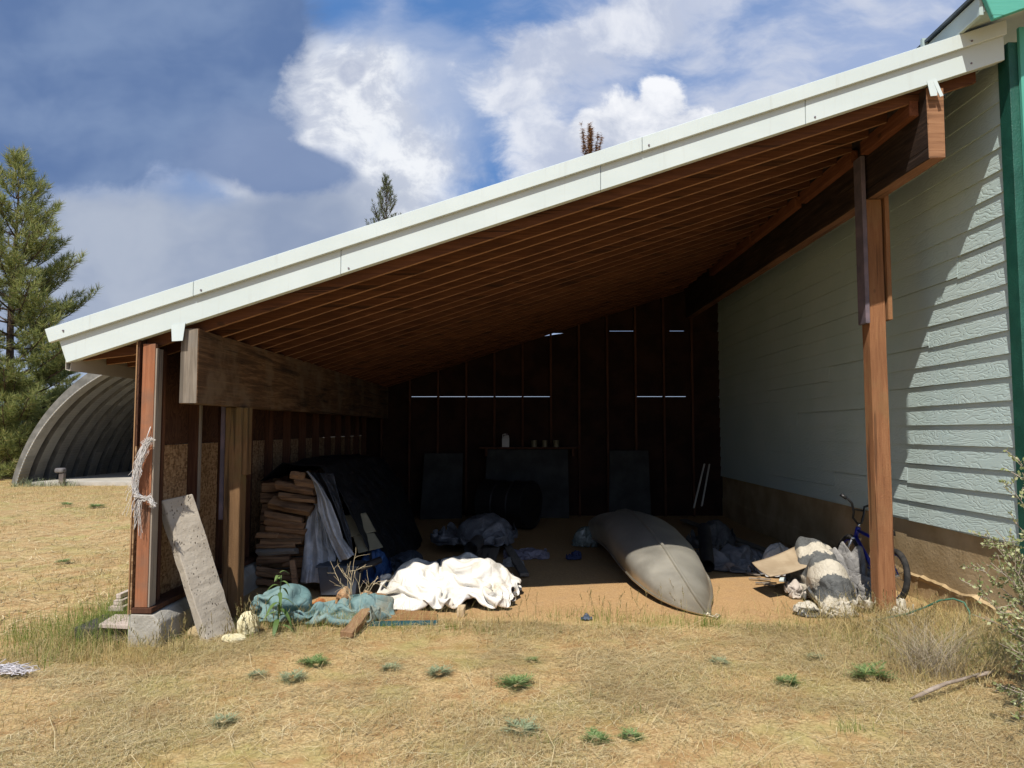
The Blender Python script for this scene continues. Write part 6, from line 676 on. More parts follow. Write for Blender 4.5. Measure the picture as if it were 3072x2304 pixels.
4,7,8,4,5,8,6,9,8,5,9,10,10,10,11,10,10,10,10,11,9,8,8,9,10,10,10,10,8,8,6,7,5,4,2,7,5,2,6,8,-2,1,7,2,8,4,5,2,7,8,10,9,3,6,8,8,3,2,7,6,6,5,7,8,9,8,3,7,
9,10,10,10,10,11,10,10,10,9,10,10,9,10,9,10,10,10,10,7,6,7,1,6,4,2,7,7,3,5,4,-1,6,3,1,22,0,-8,-1,2,2,3,-5,-1,2,0,0,7,4,0,-3,-9,-8,-4,0,0,1,2,1,-4,3,6,-5,
3,-5,-1,-1,0,1,-1,5,-5,1,1,6,1,-5,4,-7,2,7,-2,9,6,3,6,-1,1,9,3,10,7,-6,-2,-3,-6,-2,6,6,4,-2,-3,5,0,0,0,1,-4,1,-6,-5,-5,4,1,0,-5,3,-2,-1,2,-1,-4,5,1,0,0,
0,-2,-4,6,1,3,4,1,-6,-6,1,-2,4,4,-1,6,6,7,8,0,2,8,7,9,0,-7,-2,-1,-2,2,5,4,0,0,-2,2,1,5,-6,-3,0,-6,2,2,0,-3,-1,-3,0,1,-5,1,2,0,-2,3,1,0,-2,1,3,4,3,5,1,-4,
-3,-4,3,-4,0,3,-3,5,5,7,7,1,8,7,7,6,-3,-5,-2,-3,0,1,9,0,-2,-1,-2,2,6,2,-3,-4,-3,-2,0,7,4,-6,-7,2,0,4,-2,2,2,-2,-5,0,2,2,2,2,2,4,3,-3,-1,-2,1,2,4,-4,-1,
-5,-3,6,4,7,6,6,8,0,7,8,-6,-2,2,-2,-2,2,6,-5,1,-4,2,4,-2,3,0,-2,-5,2,-1,6,4,-8,-3,5,2,4,1,-1,-4,-3,2,3,1,3,1,1,2,-2,5,-5,5,-1,2,0,4,-3,-1,-4,-4,-1,7,6,
1,8,6,5,5,2,-7,-1,2,4,1,1,-2,-8,0,4,4,-4,0,-3,6,-3,-4,3,6,4,-5,-6,4,6,4,1,-5,-3,3,1,1,2,3,2,1,0,2,-2,1,1,0,4,1,-2,4,0,-1,-3,-5,-4,2,7,5,7,7,7,0,-7,-7,0,
5,7,1,1,-4,-4,-3,-3,4,-2,-1,-1,3,0,1,4,6,-4,-5,3,3,4,2,-4,0,2,1,0,0,-1,0,0,1,4,5,1,4,0,0,2,1,-1,-1,0,4,-2,-5,-4,-3,5,7,6,9,4,-5,-7,-2,8,-2,1,-2,2,3,-2,
0,-6,0,2,-4,6,-3,3,5,3,3,-5,1,2,3,3,2,-2,-2,-2,-2,-1,1,1,2,3,3,2,4,5,2,1,1,1,0,-1,0,-3,-1,0,1,-5,-2,-2,6,7,5,0,2,-4,-5,-1,2,-7,3,-5,7,3,0,-4,-5,-1,4,7,
-2,-1,5,6,0,1,0,1,4,3,2,-1,-3,-3,-2,0,0,1,2,2,4,3,3,2,6,2,0,1,1,-1,-2,-1,-2,-1,0,-3,-4,-5,3,6,0,8,5,-6,-7,-6,5,-4,3,-2,4,-2,2,-5,1,0,-1,8,6,0,4,4,3,1,1,
1,3,1,1,0,-1,-1,-4,-2,0,-1,1,2,3,6,3,4,3,2,0,0,-1,-1,1,1,-2,-2,-4,0,-4,-6,-7,4,7,7,1,2,-2,-2,7,-4,3,6,-4,3,-8,2,-5,3,5,2,3,8,5,4,4,1,2,2,2,2,0,0,-1,-1,
-3,-2,0,0,-1,3,5,15,10,7,4,3,1,-1,-3,-7,-11,-12,3,3,-6,-4,-6,-6,-9,-1,7,9,6,5,0,0,4,5,2,5,-6,-1,-7,-1,1,-2,7,8,0,8,7,4,4,4,2,-1,3,6,5,5,1,-2,-5,-7,-7,-7,
3,17,11,6,3,2,3,3,4,0,2,-1,-6,-8,-15,-7,2,-6,-8,-7,-8,-6,9,7,6,9,4,1,8,5,3,-5,-2,-7,2,-4,2,-1,6,8,5,6,6,6,5,1,3,10,6,2,2,4,0,-8,-4,-4,-5,-6,10,12,3,1,1,
3,4,3,3,0,3,3,1,-6,-7,-14,-13,-3,-8,-8,-8,-5,5,6,8,9,8,3,9,7,-1,-9,-7,0,2,1,3,0,4,6,6,6,7,7,1,4,13,6,-2,-3,1,8,2,-7,-6,-7,-5,2,11,8,0,1,5,4,2,2,2,5,2,0,
-2,-2,-3,-8,-17,-12,-9,-9,-9,-10,7,7,9,8,9,4,10,2,-6,-8,-4,2,6,4,-1,-1,5,7,4,8,7,5,-3,16,9,1,-5,-3,2,8,4,-4,-5,-5,-8,1,11,7,2,0,6,4,0,3,5,0,-5,-3,-2,2,
0,-5,-7,-21,-12,-10,-11,-12,5,9,9,10,8,5,8,-5,-5,-8,3,6,1,4,0,1,1,8,3,6,9,-1,6,15,7,1,-3,-6,0,9,0,-4,-6,2,-3,-3,10,3,4,3,3,6,5,2,-2,-5,-1,-2,2,1,-5,-8,
-4,-14,-16,-10,-10,-11,-1,9,9,9,9,6,2,-9,-5,-4,1,1,1,5,2,2,1,4,9,8,8,-4,12,14,6,1,-5,-3,0,5,4,-5,-6,0,0,-4,10,2,5,5,1,3,8,-1,-4,1,0,-3,-2,1,-3,-9,-7,-6,
-21,-10,-10,-10,-5,9,9,10,8,5,-7,-8,-5,2,-4,5,-6,2,4,1,1,10,9,10,6,-4,13,13,6,1,-7,2,0,1,7,-6,-3,-3,0,-4,10,1,6,4,2,1,8,-2,0,0,-1,0,-5,0,-2,-10,-6,-7,-21,
-9,-13,-9,-7,10,10,8,9,-4,-8,-7,-3,4,-3,1,2,-5,3,5,2,7,10,7,8,-3,9,14,7,1,-6,1,0,2,6,-7,-3,4,-4,-5,10,2,4,5,1,2,5,3,-3,-2,-1,1,-3,0,-3,-9,-6,-13,-15,-10,
-10,-10,-8,8,9,9,8,-5,-8,-5,0,-1,4,-6,6,-5,5,-3,9,10,4,7,6,5,-1,14,9,4,-5,-1,2,2,4,-5,-3,4,-7,-4,10,6,2,5,-2,5,1,3,0,-3,0,-1,-2,2,-6,-7,-5,-21,-7,-9,-9,
-6,-11,1,11,9,9,2,-4,-3,-4,-4,-1,0,8,-5,-4,6,2,9,8,6,4,4,2,2,12,8,2,-4,1,-1,6,-2,-2,1,-7,-4,8,10,3,2,-3,3,1,3,3,-3,-1,1,3,-3,-7,-6,-17,-12,-5,-6,-8,-6,
-8,-5,9,10,9,6,-2,-6,-4,-3,-8,3,9,-5,-7,1,6,5,8,9,5,1,5,0,0,9,8,2,-3,0,5,1,-2,-3,-5,-9,9,13,7,1,-2,0,1,2,5,2,0,1,0,-6,-8,-15,-16,-2,-7,-5,-4,-5,-8,-6,7,
10,10,8,-6,-10,1,-6,-6,2,7,-4,-8,-1,4,6,8,5,5,4,3,4,2,-4,2,6,2,1,1,-1,-4,-5,-2,-5,-1,20,13,6,1,0,0,1,2,5,1,-2,-5,-9,-17,-10,-1,-5,-8,-1,-7,-4,-3,-7,6,9,
9,-2,-7,-8,1,-7,-8,9,5,-2,-8,0,4,5,0,4,8,5,-2,3,4,-2,0,-1,-1,-2,0,-1,-1,4,3,2,0,-3,7,13,9,5,3,2,0,0,-3,-7,-10,-14,0,-1,-4,-8,-1,-5,-4,-8,2,-4,4,7,4,-5,
-3,-8,0,-6,-3,1,9,-1,-2,1,0,-4,-2,5,8,3,2,1,2,-2,0,-2,1,0,1,-1,1,1,3,0,0,0,3,5,-1,2,3,0,0,1,-1,-1,-3,-2,-2,0,-6,1,-7,-6,-5,-7,-1,4,7,-3,1,-5,0,-6,-4,-6,
-4,4,4,4,0,0,-7,-2,5,4,3,5,-3,2,5,1,-4,-5,0,0,1,0,1,1,2,2,-1,3,2,3,1,0,0,1,0,0,1,1,-2,-3,-1,1,-4,1,-8,-4,-6,-1,-7,3,4,4,-5,3,-8,-2,-7,1,-4,1,-1,2,-1,4,
-4,0,4,-3,3,5,0,0,4,4,-2,-2,-4,-2,-1,0,1,1,1,1,0,3,2,2,1,2,0,0,-2,1,2,1,-3,-3,6,-2,-2,-4,-2,-6,0,-2,-6,-1,3,9,-5,-1,-9,-7,1,-3,5,-6,-2,5,2,0,-1,3,-6,-3,
8,2,-6,1,6,4,-3,-2,-1,0,1,1,-1,-1,-3,0,2,0,2,1,2,5,-1,0,-3,1,1,2,-3,-2,6,-3,2,-3,2,-2,-9,3,-9,4,0,7,-6,-2,-9,-8,4,1,-5,7,-5,-1,4,4,1,-8,-5,2,8,-4,-4,1,
2,6,-3,-4,0,1,0,0,0,-2,6,4,1,0,0,-1,0,5,5,-2,-3,-1,0,-5,-4,1,3,1,-2,2,0,5,-6,-5,0,-1,4,-2,-3,0,-8,-9,-1,7,1,-4,7,-2,-5,4,-4,-6,6,2,0,-6,5,-6,-1,3,4,0,-6,
1,0,-2,3,4,0,-1,-1,2,3,4,3,-1,3,2,2,0,-5,-9,-2,-1,-1,0,-2,3,3,3,8,-5,-3,0,2,0,-1,-3,-2,-9,-3,-1,8,0,1,5,-5,-6,-3,1,2,7,-6,-6,4,1,2,-5,-1,2,1,-3,2,-1,0,
0,-1,0,0,1,4,0,5,-2,1,2,2,2,1,-6,1,-1,-4,-5,2,-3,6,2,6,3,0,1,1,-1,3,-3,-3,-4,-2,-1,1,8,1,1,-3,-7,0,3,-2,5,-5,-2,-3,5,5,-6,0,0,1,0,1,2,1,-1,-2,-2,-1,-1,
-1,3,-2,2,1,2,0,-1,1,6,-2,2,-6,-3,6,-6,4,7,-6,7,5,5,-2,1,3,7,-5,-3,-6,-5,2,8,7,-1,-1,-5,-7,-2,3,0,1,-4,3,-1,6,0,-6,2,3,1,0,0,0,0,-1,-1,0,-2,-3,-3,3,-2,
-2,2,2,0,1,2,6,0,0,-7,8,-1,-5,6,4,-4,9,7,-4,6,3,7,-8,-10,-8,2,3,2,10,7,-4,-3,-8,-9,0,4,-5,8,5,-4,-5,4,0,-7,-1,1,0,0,0,-1,0,-1,0,5,4,-2,-4,-3,2,-1,-1,-1,
3,-1,4,2,7,-1,-6,7,-4,0,7,7,-2,6,-1,4,10,])
# ================= camera, sun, sky =================
cam = bpy.data.cameras.new('camera'); co = bpy.data.objects.new('camera', cam); COL.objects.link(co); SC.camera = co
cam.sensor_width = 36; cam.lens = FPX*36/3072; cam.clip_start = .05; cam.clip_end = 6000
co.location = (0, 0, CAMZ); co.rotation_euler = (math.pi/2+TH, 0, PS)
SD = Vector((.215, .674, -1)).normalized()
sun = bpy.data.lights.new('sun', 'SUN'); sun.energy = 5.0; sun.angle = math.radians(.53); sun.color = (1, .95, .87)
so = bpy.data.objects.new('sun', sun); COL.objects.link(so); so.rotation_euler = SD.to_track_quat('-Z', 'Y').to_euler()
W = bpy.data.worlds.new('World'); SC.world = W; W.use_nodes = True; W.cycles.sampling_method = 'MANUAL'; W.cycles.sample_map_resolution = 512; t = NT(W.node_tree); t.dim = '2D'; bg = W.node_tree.nodes['Background']
sky = t.node('ShaderNodeTexSky', sky_type='NISHITA', sun_disc=False); sky.sun_elevation = math.asin(-SD.z)
sky.sun_rotation = math.atan2(-SD.x, -SD.y); sky.altitude = 600; sky.air_density = 1.0; sky.dust_density = .6; sky.ozone_density = 2.0
d = t.co('Generated'); sep = t.node('ShaderNodeSeparateXYZ', {0: d}); yy = t.math('ADD', t.math('ABSOLUTE', sep.outputs[1]), .03)
uv0 = t.node('ShaderNodeCombineXYZ', {0: t.math('DIVIDE', sep.outputs[0], yy), 1: t.math('DIVIDE', sep.outputs[2], yy), 2: sep.outputs[1]}).outputs[0]
def vmath(op, a, b): return t.node('ShaderNodeVectorMath', {0: a, 1: b}, operation=op).outputs[0]
def vscale(a, s_): return t.node('ShaderNodeVectorMath', {0: a, 'Scale': s_}, operation='SCALE').outputs[0]
def warp(uv, sc, amt, det=4): return vmath('ADD', uv, vscale(vmath('SUBTRACT', t.noise(uv, sc, det, .6, 0, True), (.5, .5, .5)), amt))
uvW = warp(uv0, 3.5, .09, 3)
def UV(px, py): return ((px-1555)/2100, (1285-py)/2100)
def raw(px, py, rx, ry, rot=0):
    """1 in the middle of an ellipse, 0 on its rim"""
    c = UV(px, py); v = vmath('SUBTRACT', uvW, (c[0], c[1], 0))
    v = t.node('ShaderNodeMapping', {0: v, 2: (0, 0, rot), 3: (rx/2100, ry/2100, 1)}, vector_type='TEXTURE').outputs[0]
    return t.math('SUBTRACT', 1, t.node('ShaderNodeVectorMath', {0: vmath('MULTIPLY', v, (1, 1, 0))}, operation='LENGTH').outputs['Value'])
def union(ms):
    r = ms[0]
    for m in ms[1:]: r = t.node('ShaderNodeMath', {0: r, 1: m, 2: .25}, operation='SMOOTH_MAX').outputs[0]
    return r
def mask(ms, n, amt, lo, hi, top=1): return t.mr(t.math('ADD', union(ms), t.math('MULTIPLY', t.math('SUBTRACT', n, .5), amt)), lo, hi, 0, top)
K = 10.0
def C(r, g, b, k=1.0): c = S(r, g, b); return (c[0]*K*k, c[1]*K*k, c[2]*K*k, 1)
nA = t.noise(uvW, 6.5, 8, .6); nB = t.noise(t.map(uvW, (1, 1.25, 1), (3.1, 1.7, 0)), 13, 7, .63); nS = t.noise(t.map(uvW, (1, 2.3, 1), rot=(0, 0, -.5)), 4.2, 6, .58); nL = t.noise(t.map(uvW, (1, 1.5, 1), (7, 2, 0)), 2.6, 5, .55)
base = t.mix(.65, sky.outputs[0], C(84, 140, 212))
col = t.mix(t.mr(nS, .36, .7, .1, .8), base, C(186, 197, 223))
col = t.mix(mask([raw(2600, 300, 1100, 620, .3), raw(1950, 620, 560, 380, .3)], nS, .9, -.1, .7, .92), col, t.mix(t.mr(nS, .36, .66), C(163, 181, 217), C(205, 212, 229)))
col = t.mix(mask([raw(1330, 50, 280, 170, .3), raw(1425, 500, 150, 190, .35), raw(1010, 60, 170, 130, .2), raw(1460, 210, 110, 200, -.5)], nA, .7, .0, .6, .9), col, base)
wc = mask([raw(985, 340, 360, 300, -.3), raw(1180, 520, 250, 210), raw(830, 420, 280, 300), raw(1080, 640, 380, 220, .2), raw(870, 560, 260, 130), raw(860, 180, 190, 170)], nA, 1.0, -.02, .5)
sw = mask([raw(1240, 330, 380, 340, .2), raw(1120, 200, 300, 220)], nS, .8, -.1, .7, .72); col = t.mix(sw, col, C(188, 200, 224))
col = t.mix(wc, col, t.mix(t.mr(nB, .36, .64), C(199, 206, 222), C(238, 241, 246, 1.04)))
hz = mask([raw(300, 850, 950, 380, -.05), raw(850, 720, 420, 190, .15)], nL, .8, -.1, .55)
col = t.mix(hz, col, t.mix(t.mr(nL, .34, .66), C(143, 158, 186), C(176, 186, 204)))
st_ = mask([raw(1800, 100, 460, 120, .36), raw(1560, 240, 150, 200, -.35), raw(1585, 400, 120, 170, .1), raw(1640, 490, 130, 110)], nB, 1.2, .02, .55, .92)
col = t.mix(st_, col, t.mix(t.mr(nA, .36, .62), C(190, 199, 220), C(235, 238, 246)))
cu = mask([raw(1965, 290, 110, 100), raw(1860, 345, 130, 100), raw(1760, 410, 110, 90), raw(1970, 430, 270, 140, .2)], nB, .9, .05, .35, .95)
v_ = t.node('ShaderNodeSeparateXYZ', {0: uvW}).outputs[1]; top = t.mr(t.math('ADD', v_, t.math('MULTIPLY', nB, .22)), .46, .62)
col = t.mix(cu, col, t.mix(top, C(184, 193, 213), C(246, 247, 250, 1.06)))
dk = mask([raw(120, 240, 700, 350, -.1), raw(480, 150, 500, 350, -.2), raw(640, 390, 320, 200, -.25), raw(870, 535, 210, 95, -.15), raw(150, 420, 460, 170, -.1), raw(720, 60, 280, 190)], t.math('ADD', t.math('MULTIPLY', nA, .65), t.math('MULTIPLY', nB, .35)), 1.25, -.04, .3)
dcol = t.mix(t.mr(nL, .34, .66), C(97, 123, 168), C(127, 149, 186))
dcol = t.mix(t.mr(raw(860, 500, 420, 260), 0, .8, 0, .55), dcol, C(146, 162, 194))
col = t.mix(dk, col, dcol)
wisp = mask([raw(1045, 225, 60, 50, .7)], nB, 1.0, .05, .4, .55); col = t.mix(wisp, col, C(170, 180, 205))
# horizon paler
col = t.mix(t.mr(sep.outputs[2], .16, -.02, 0, .55), col, C(190, 200, 214))
t.l.new(col, bg.inputs[0]); bg.inputs[1].default_value = .1
vs = SC.view_settings; vs.view_transform = 'Standard'; vs.look = 'None'; vs.exposure = 0; vs.gamma = 1; vs.use_curve_mapping = False
# ================= ground =================
t = M('dry_ground', .95, 0, .1); c = t.co()
n1 = t.noise(c, .7, 5, .6); n2 = t.noise(c, 5, 5, .65); n3 = t.noise(c, 60, 4, .7); n4 = t.noise(c, 1.9, 4, .6)
straw = t.mix(t.mr(n3, .35, .65), L(.34, .225, .1), L(.65, .475, .235))
straw = t.mix(t.mr(n2, .4, .68), straw, L(.40, .235, .10)); straw = t.mix(t.mr(n4, .48, .68, 0, .7), straw, L(.40, .35, .13))
straw = t.mix(t.mr(n1, .5, .7, 0, .6), straw, L(.30, .29, .09))
dirt = t.mix(t.mr(n3, .3, .7), L(.39, .23, .105), L(.57, .37, .18)); dirt = t.mix(t.mr(n2, .45, .7, 0, .5), dirt, L(.43, .275, .145))
sp = t.node('ShaderNodeSeparateXYZ', {0: c}); ed = t.math('ADD', sp.outputs[1], t.math('MULTIPLY', t.math('SUBTRACT', n2, .5), 1.0))
dm = t.math('MULTIPLY', t.mr(ed, 5.75, 6.25), t.math('MULTIPLY', t.mr(sp.outputs[0], -2.95, -2.7), t.mr(sp.outputs[0], 3.85, 3.6)))
dm = t.math('MULTIPLY', dm, t.mr(sp.outputs[1], 13.4, 13.1))
inner = t.mr(sp.outputs[1], 7.3, 9.5); dirt = dirt
# drier straw litter
litter = t.vor(t.map(c, (3, 26, 1), rot=(0, 0, .7)), 6); litter2 = t.vor(t.map(c, (26, 3, 1), rot=(0, 0, .2)), 6)
lm = t.math('MAXIMUM', t.mr(litter, .12, .05), t.mr(litter2, .12, .05)); straw = t.mix(t.math('MULTIPLY', lm, .55), straw, L(.66, .5, .28))
peb = t.mr(t.vor(c, 30), .22, .1); dirt = t.mix(t.math('MULTIPLY', peb, t.mr(n2, .5, .6)), dirt, L(.5, .36, .22))
t.col(t.mix(dm, straw, dirt)); hgt = t.math('ADD', n3, t.math('MULTIPLY', lm, .5)); t.nrm(t.bump(hgt, .55, .012, t.bump(t.noise(c, 14, 4, .6), .5, .03)))
m_ground = t.m
def axis(lo, a, b, hi, st, grow=1.28):
    r = list(np.arange(a, b+1e-6, st)); s_ = st; x = b
    while x < hi: s_ *= grow; x += s_; r.append(min(x, hi))
    s_ = st; x = a; l = []
    while x > lo: s_ *= grow; x -= s_; l.append(max(x, lo))
    return np.array(l[::-1]+r)
gx = axis(-2500, -6, 5, 2500, .07); gy = axis(-800, 2.6, 9, 3000, .07)
X, Y = np.meshgrid(gx, gy, indexing='ij'); V = np.stack([X, Y, gz(X, Y)], -1); n, m = X.shape
idx = np.arange(n*m).reshape(n, m); F = np.stack([idx[:-1, :-1], idx[1:, :-1], idx[1:, 1:], idx[:-1, 1:]], -1).reshape(-1, 4)
o = put('ground', mesh_np('ground', V, F), m_ground, smooth=True); setprops(o, 'dry straw covered yard running up to bare dirt under the shed roof', 'ground', kind='structure')
# far wooded hill
hx = np.linspace(-700, -110, 60); hy = np.linspace(420, 700, 8); X, Y = np.meshgrid(hx, hy, indexing='ij')
Z = -2+(22+26*fbm(X*.008, Y*.008, 3, 4))*np.sin(np.clip((Y-420)/280, 0, 1)*math.pi)*np.clip((X+700)/80, 0, 1)*np.clip((-110-X)/120, 0, 1)
V = np.stack([X, Y, Z], -1); n, m = X.shape; idx = np.arange(n*m).reshape(n, m); F = np.stack([idx[:-1, :-1], idx[1:, :-1], idx[1:, 1:], idx[:-1, 1:]], -1).reshape(-1, 4)
o = put('hills', mesh_np('hills', V, F), plain('hill_forest', L(.05, .08, .09), L(.09, .13, .14), .03, 1, 0), smooth=True); setprops(o, 'far wooded ridge seen between the pine branches', 'hill', kind='structure')
# ================= lean-to shed =================
MS = .3257
def zf(x): return 3.185+MS*x       # bottom edge of the fascia
def zr(x): return 3.125+MS*x       # underside of the rafters
m_raft = wood('rafter_wood', L(.035, .012, .006), L(.1, .036, .016), L(.19, .078, .036), 'x', 1, .7)
m_rafb = wood('lit_rafter_edge', L(.16, .07, .03), L(.33, .165, .08), L(.45, .26, .14), 'x', 1, .5)  # paler wood for rafter undersides: light from the ground put into the colour
m_ledger = wood('ledger_wood', L(.09, .03, .014), L(.2, .07, .032), L(.3, .12, .06), 'y', 1, .5)
m_deck = plain('deck_board', L(.05, .028, .018), L(.1, .05, .03), 3)
m_white = plain('white_trim_metal', L(.575, .65, .635), L(.625, .695, .68), 1.5, .38, 0, spec=.45)
t = M('white_trim_metal', .4, 0, .45); c = t.co(); st1 = t.noise(t.map(c, (9, 1, .5)), 3, 5, .65); n0 = t.noise(c, 1.1, 4, .6)
wc_ = t.mix(t.mr(n0, .35, .7), L(.575, .65, .635), L(.625, .695, .68)); t.col(t.mix(t.mr(st1, .55, .8, 0, .35), wc_, L(.46, .47, .42))); t.nrm(t.bump(t.noise(t.map(c, (.6, 1, 2)), 2.2, 2, .5), .12, .03)); m_white = t.m
m_tan = plain('eave_trim_metal', L(.55, .5, .42), L(.64, .6, .52), 2, .5, 0)
m_roofmetal = plain('roof_metal', L(.5, .52, .52), L(.6, .62, .62), 2, .4, 0, metal=.3)
m_beamL = wood('weathered_beam', L(.03, .015, .008), L(.14, .074, .033), L(.33, .195, .098), 'y', .8, .9, grey=L(.19, .13, .075), stain=L(.014, .009, .006))
m_beamLe = wood('weathered_end', L(.1, .085, .065), L(.24, .2, .155), L(.36, .31, .25), 'z', .7, .8, grey=L(.2, .19, .175))
m_beamR = wood('dark_beam', L(.012, .008, .006), L(.035, .02, .014), L(.1, .06, .04), 'y', .9, .7, stain=L(.01, .007, .006))
m_beamRb = wood('beam_underside', L(.11, .05, .028), L(.26, .13, .07), L(.4, .22, .12), 'y', .8, .5)
m_beamRe = wood('beam_end', L(.13, .06, .03), L(.3, .15, .075), L(.42, .23, .12), 'x', .8, .8, stain=L(.08, .04, .02))
m_postR = wood('red_brown_post', L(.14, .055, .024), L(.32, .135, .058), L(.46, .235, .11), 'z', 1, .9, saw=True, grey=L(.28, .16, .07))
m_postL = wood('incised_post', L(.08, .042, .018), L(.2, .108, .048), L(.31, .185, .09), 'z', 1, .7, saw=True, grey=L(.17, .125, .05))
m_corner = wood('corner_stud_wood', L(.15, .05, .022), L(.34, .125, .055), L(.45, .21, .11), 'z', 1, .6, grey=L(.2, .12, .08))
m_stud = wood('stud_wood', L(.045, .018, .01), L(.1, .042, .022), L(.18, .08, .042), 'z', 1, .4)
m_pale = wood('pale_batten', L(.2, .16, .12), L(.32, .27, .21), L(.42, .36, .3), 'z', 1, .3)
m_splice = plain('dusky_painted_board', L(.12, .1, .12), L(.2, .15, .17), 5, .8, .2)
t = M('plywood_brown', .85); c = t.co(); nn = t.noise(t.map(c, (1, .8, .5)), 4, 3, .5, 1.2); w = t.math('FRACT', t.math('MULTIPLY', nn, 14))
t.col(t.mix(w, L(.045, .018, .01), L(.11, .05, .026))); m_ply = t.m
t = M('strand_board', .85); c = t.co(); a = t.vor(t.map(c, (1, 9, 22), rot=(.5, 0, 0)), 3, 'F1', 'Color'); b_ = t.vor(t.map(c, (1, 22, 9), rot=(-.6, 0, 0)), 3, 'F1', 'Color')
sv = t.node('ShaderNodeSeparateColor', {0: t.mix(.5, a, b_)}).outputs[0]
oc = t.ramp(sv, [(.2, L(.17, .09, .04)), (.5, L(.34, .2, .1)), (.8, L(.47, .31, .17))])
sp = t.node('ShaderNodeSeparateXYZ', {0: c}).outputs[2]
t.col(oc); t.nrm(t.bump(sv, .4, .003)); m_osb = t.m
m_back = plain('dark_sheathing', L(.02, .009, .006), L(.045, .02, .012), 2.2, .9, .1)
m_conc = plain('old_concrete', L(.32, .295, .245), L(.48, .45, .385), 4, .95, .6, 45, bd=.01)
SHED = empty('lean_to_shed', (0, 5.2, 0), 'open fronted lean-to shed with a sloping white edged roof on timber posts', 'shed')
WL[SHED.name] = Vector((0, 5.2, 0))
def part(name, mb, mats, bev=0, smooth=False, parent=None): return build(name, mb, mats, parent or SHED, None, smooth, bev)
XL, XR = -3.37, 3.6
# rafters
yr = 5.32; first = True
while yr < 12.9:
    b = MB(); w = .019
    xs = [-3.33, -2.95, 3.02 if yr > 5.4 else 3.55]; jz = rnd.uniform(-.008, .008)
    lo = [zr(-3.33)+.08+jz, zr(-2.95)+jz, zr(xs[2])+jz]; hi = [zr(x)+.147 for x in xs]
    vs = []
    for x, a, h in zip(xs, lo, hi): vs += [(x, yr-w, a), (x, yr+w, a), (x, yr+w, h), (x, yr-w, h)]
    fs = [(0, 3, 2, 1), (8, 9, 10, 11)]
    for i in (0, 4):
        for k in range(4): fs.append((i+k, i+(k+1) % 4, i+4+(k+1) % 4, i+4+k))
    b.add(vs, fs, 0); b.m[2] = 1; b.m[6] = 1; part('rafter', b, [m_raft, m_rafb]); yr += .305
# deck and metal roofing
b = MB(); e = .002
def slab(b, x0, x1, y0, y1, c0, c1, mi=0):
    b.hexa([(x0, y0, c0+MS*x0), (x1, y0, c0+MS*x1), (x1, y1, c0+MS*x1), (x0, y1, c0+MS*x0), (x0, y0, c1+MS*x0), (x1, y0, c1+MS*x1), (x1, y1, c1+MS*x1), (x0, y1, c1+MS*x0)], mi)
slab(b, -3.34, 3.66, 5.225, 13.2, 3.274, 3.3); part('roof_deck', b, m_deck)
b = MB(); slab(b, -3.4, 3.66, 5.235, 13.3, 3.302, 3.318)
for k in range(26): slab(b, -3.4, 3.66, 5.3+k*.305, 5.33+k*.305, 3.32, 3.338)
part('metal_roofing', b, m_roofmetal)
# fascia: lower board and upper cap, ends cut square to the slope
def strip(b, x0, x1, y0, y1, c0, c1, cut=True):
    sh = (c1-c0)*MS if cut else 0
    b.hexa([(x0, y0, c0+MS*x0), (x1, y0, c0+MS*x1), (x1, y1, c0+MS*x1), (x0, y1, c0+MS*x0),
            (x0-sh, y0, c1+MS*(x0-sh)), (x1, y0, c1+MS*x1), (x1, y1, c1+MS*x1), (x0-sh, y1, c1+MS*(x0-sh))])
jo = [-2.36, -.62, 1.47]
def joints(x, js): return [x[0]]+js+[x[1]]
b = MB(); xs = [XL-.0]+[-1.33, .62, 2.17]+[3.685]
for i in range(4): strip(b, xs[i]+(.002 if i else 0), xs[i+1]-.001, 5.168-.0015*(i % 2), 5.2, 3.185, 3.40, i == 0)
strip(b, XL+.02, 3.66, 5.2005, 5.232, 3.187, 3.193, False)
part('fascia_board', b, m_white, .004)
b = MB(); xs = [XL-.115, -2.42, .93, 3.69]
for i in range(3): strip(b, xs[i]+(.002 if i else 0), xs[i+1]-.001, 5.135-.0015*(i % 2), 5.1665, 3.37, 3.482, i == 0)
slab(b, XL-.15, 3.66, 5.1675, 5.3, 3.474, 3.482)
part('fascia_cap', b, m_white, .003)
for x, c0, y in ((-3.38, 3.425, 5.134), (-2.36, 3.395, 5.134), (.98, 3.4, 5.134), (3.42, 3.40, 5.134), (2.24, 3.215, 5.167), (-1.27, 3.21, 5.167), (3.43, 3.24, 5.167)):
    b = MB(); b.tube([(x, y+.002, c0+MS*x), (x, y-.006, c0+MS*x)], .007, 8); part('screw', b, m_splice)
for x, tw in ((-2.545, .06), (3.135, .03)):   # bent metal tabs hanging over the beam ends
    b = MB(); z = zf(x)+.01
    b.hexa([(x-.03, 5.15, z-.12), (x+tw-.01, 5.15, z-.115), (x+tw-.01, 5.155, z-.115), (x-.03, 5.155, z-.12), (x-.045, 5.162, z), (x+tw, 5.162, z+.02), (x+tw, 5.166, z+.02), (x-.045, 5.166, z)])
    if tw < .05: b.hexa([(x+.035, 5.14, z-.13), (x+.06, 5.14, z-.12), (x+.06, 5.146, z-.12), (x+.035, 5.146, z-.13), (x+.0, 5.16, z), (x+.026, 5.16, z+.01), (x+.026, 5.166, z+.01), (x+.0, 5.166, z)])
    part('fascia_tab', b, m_white)
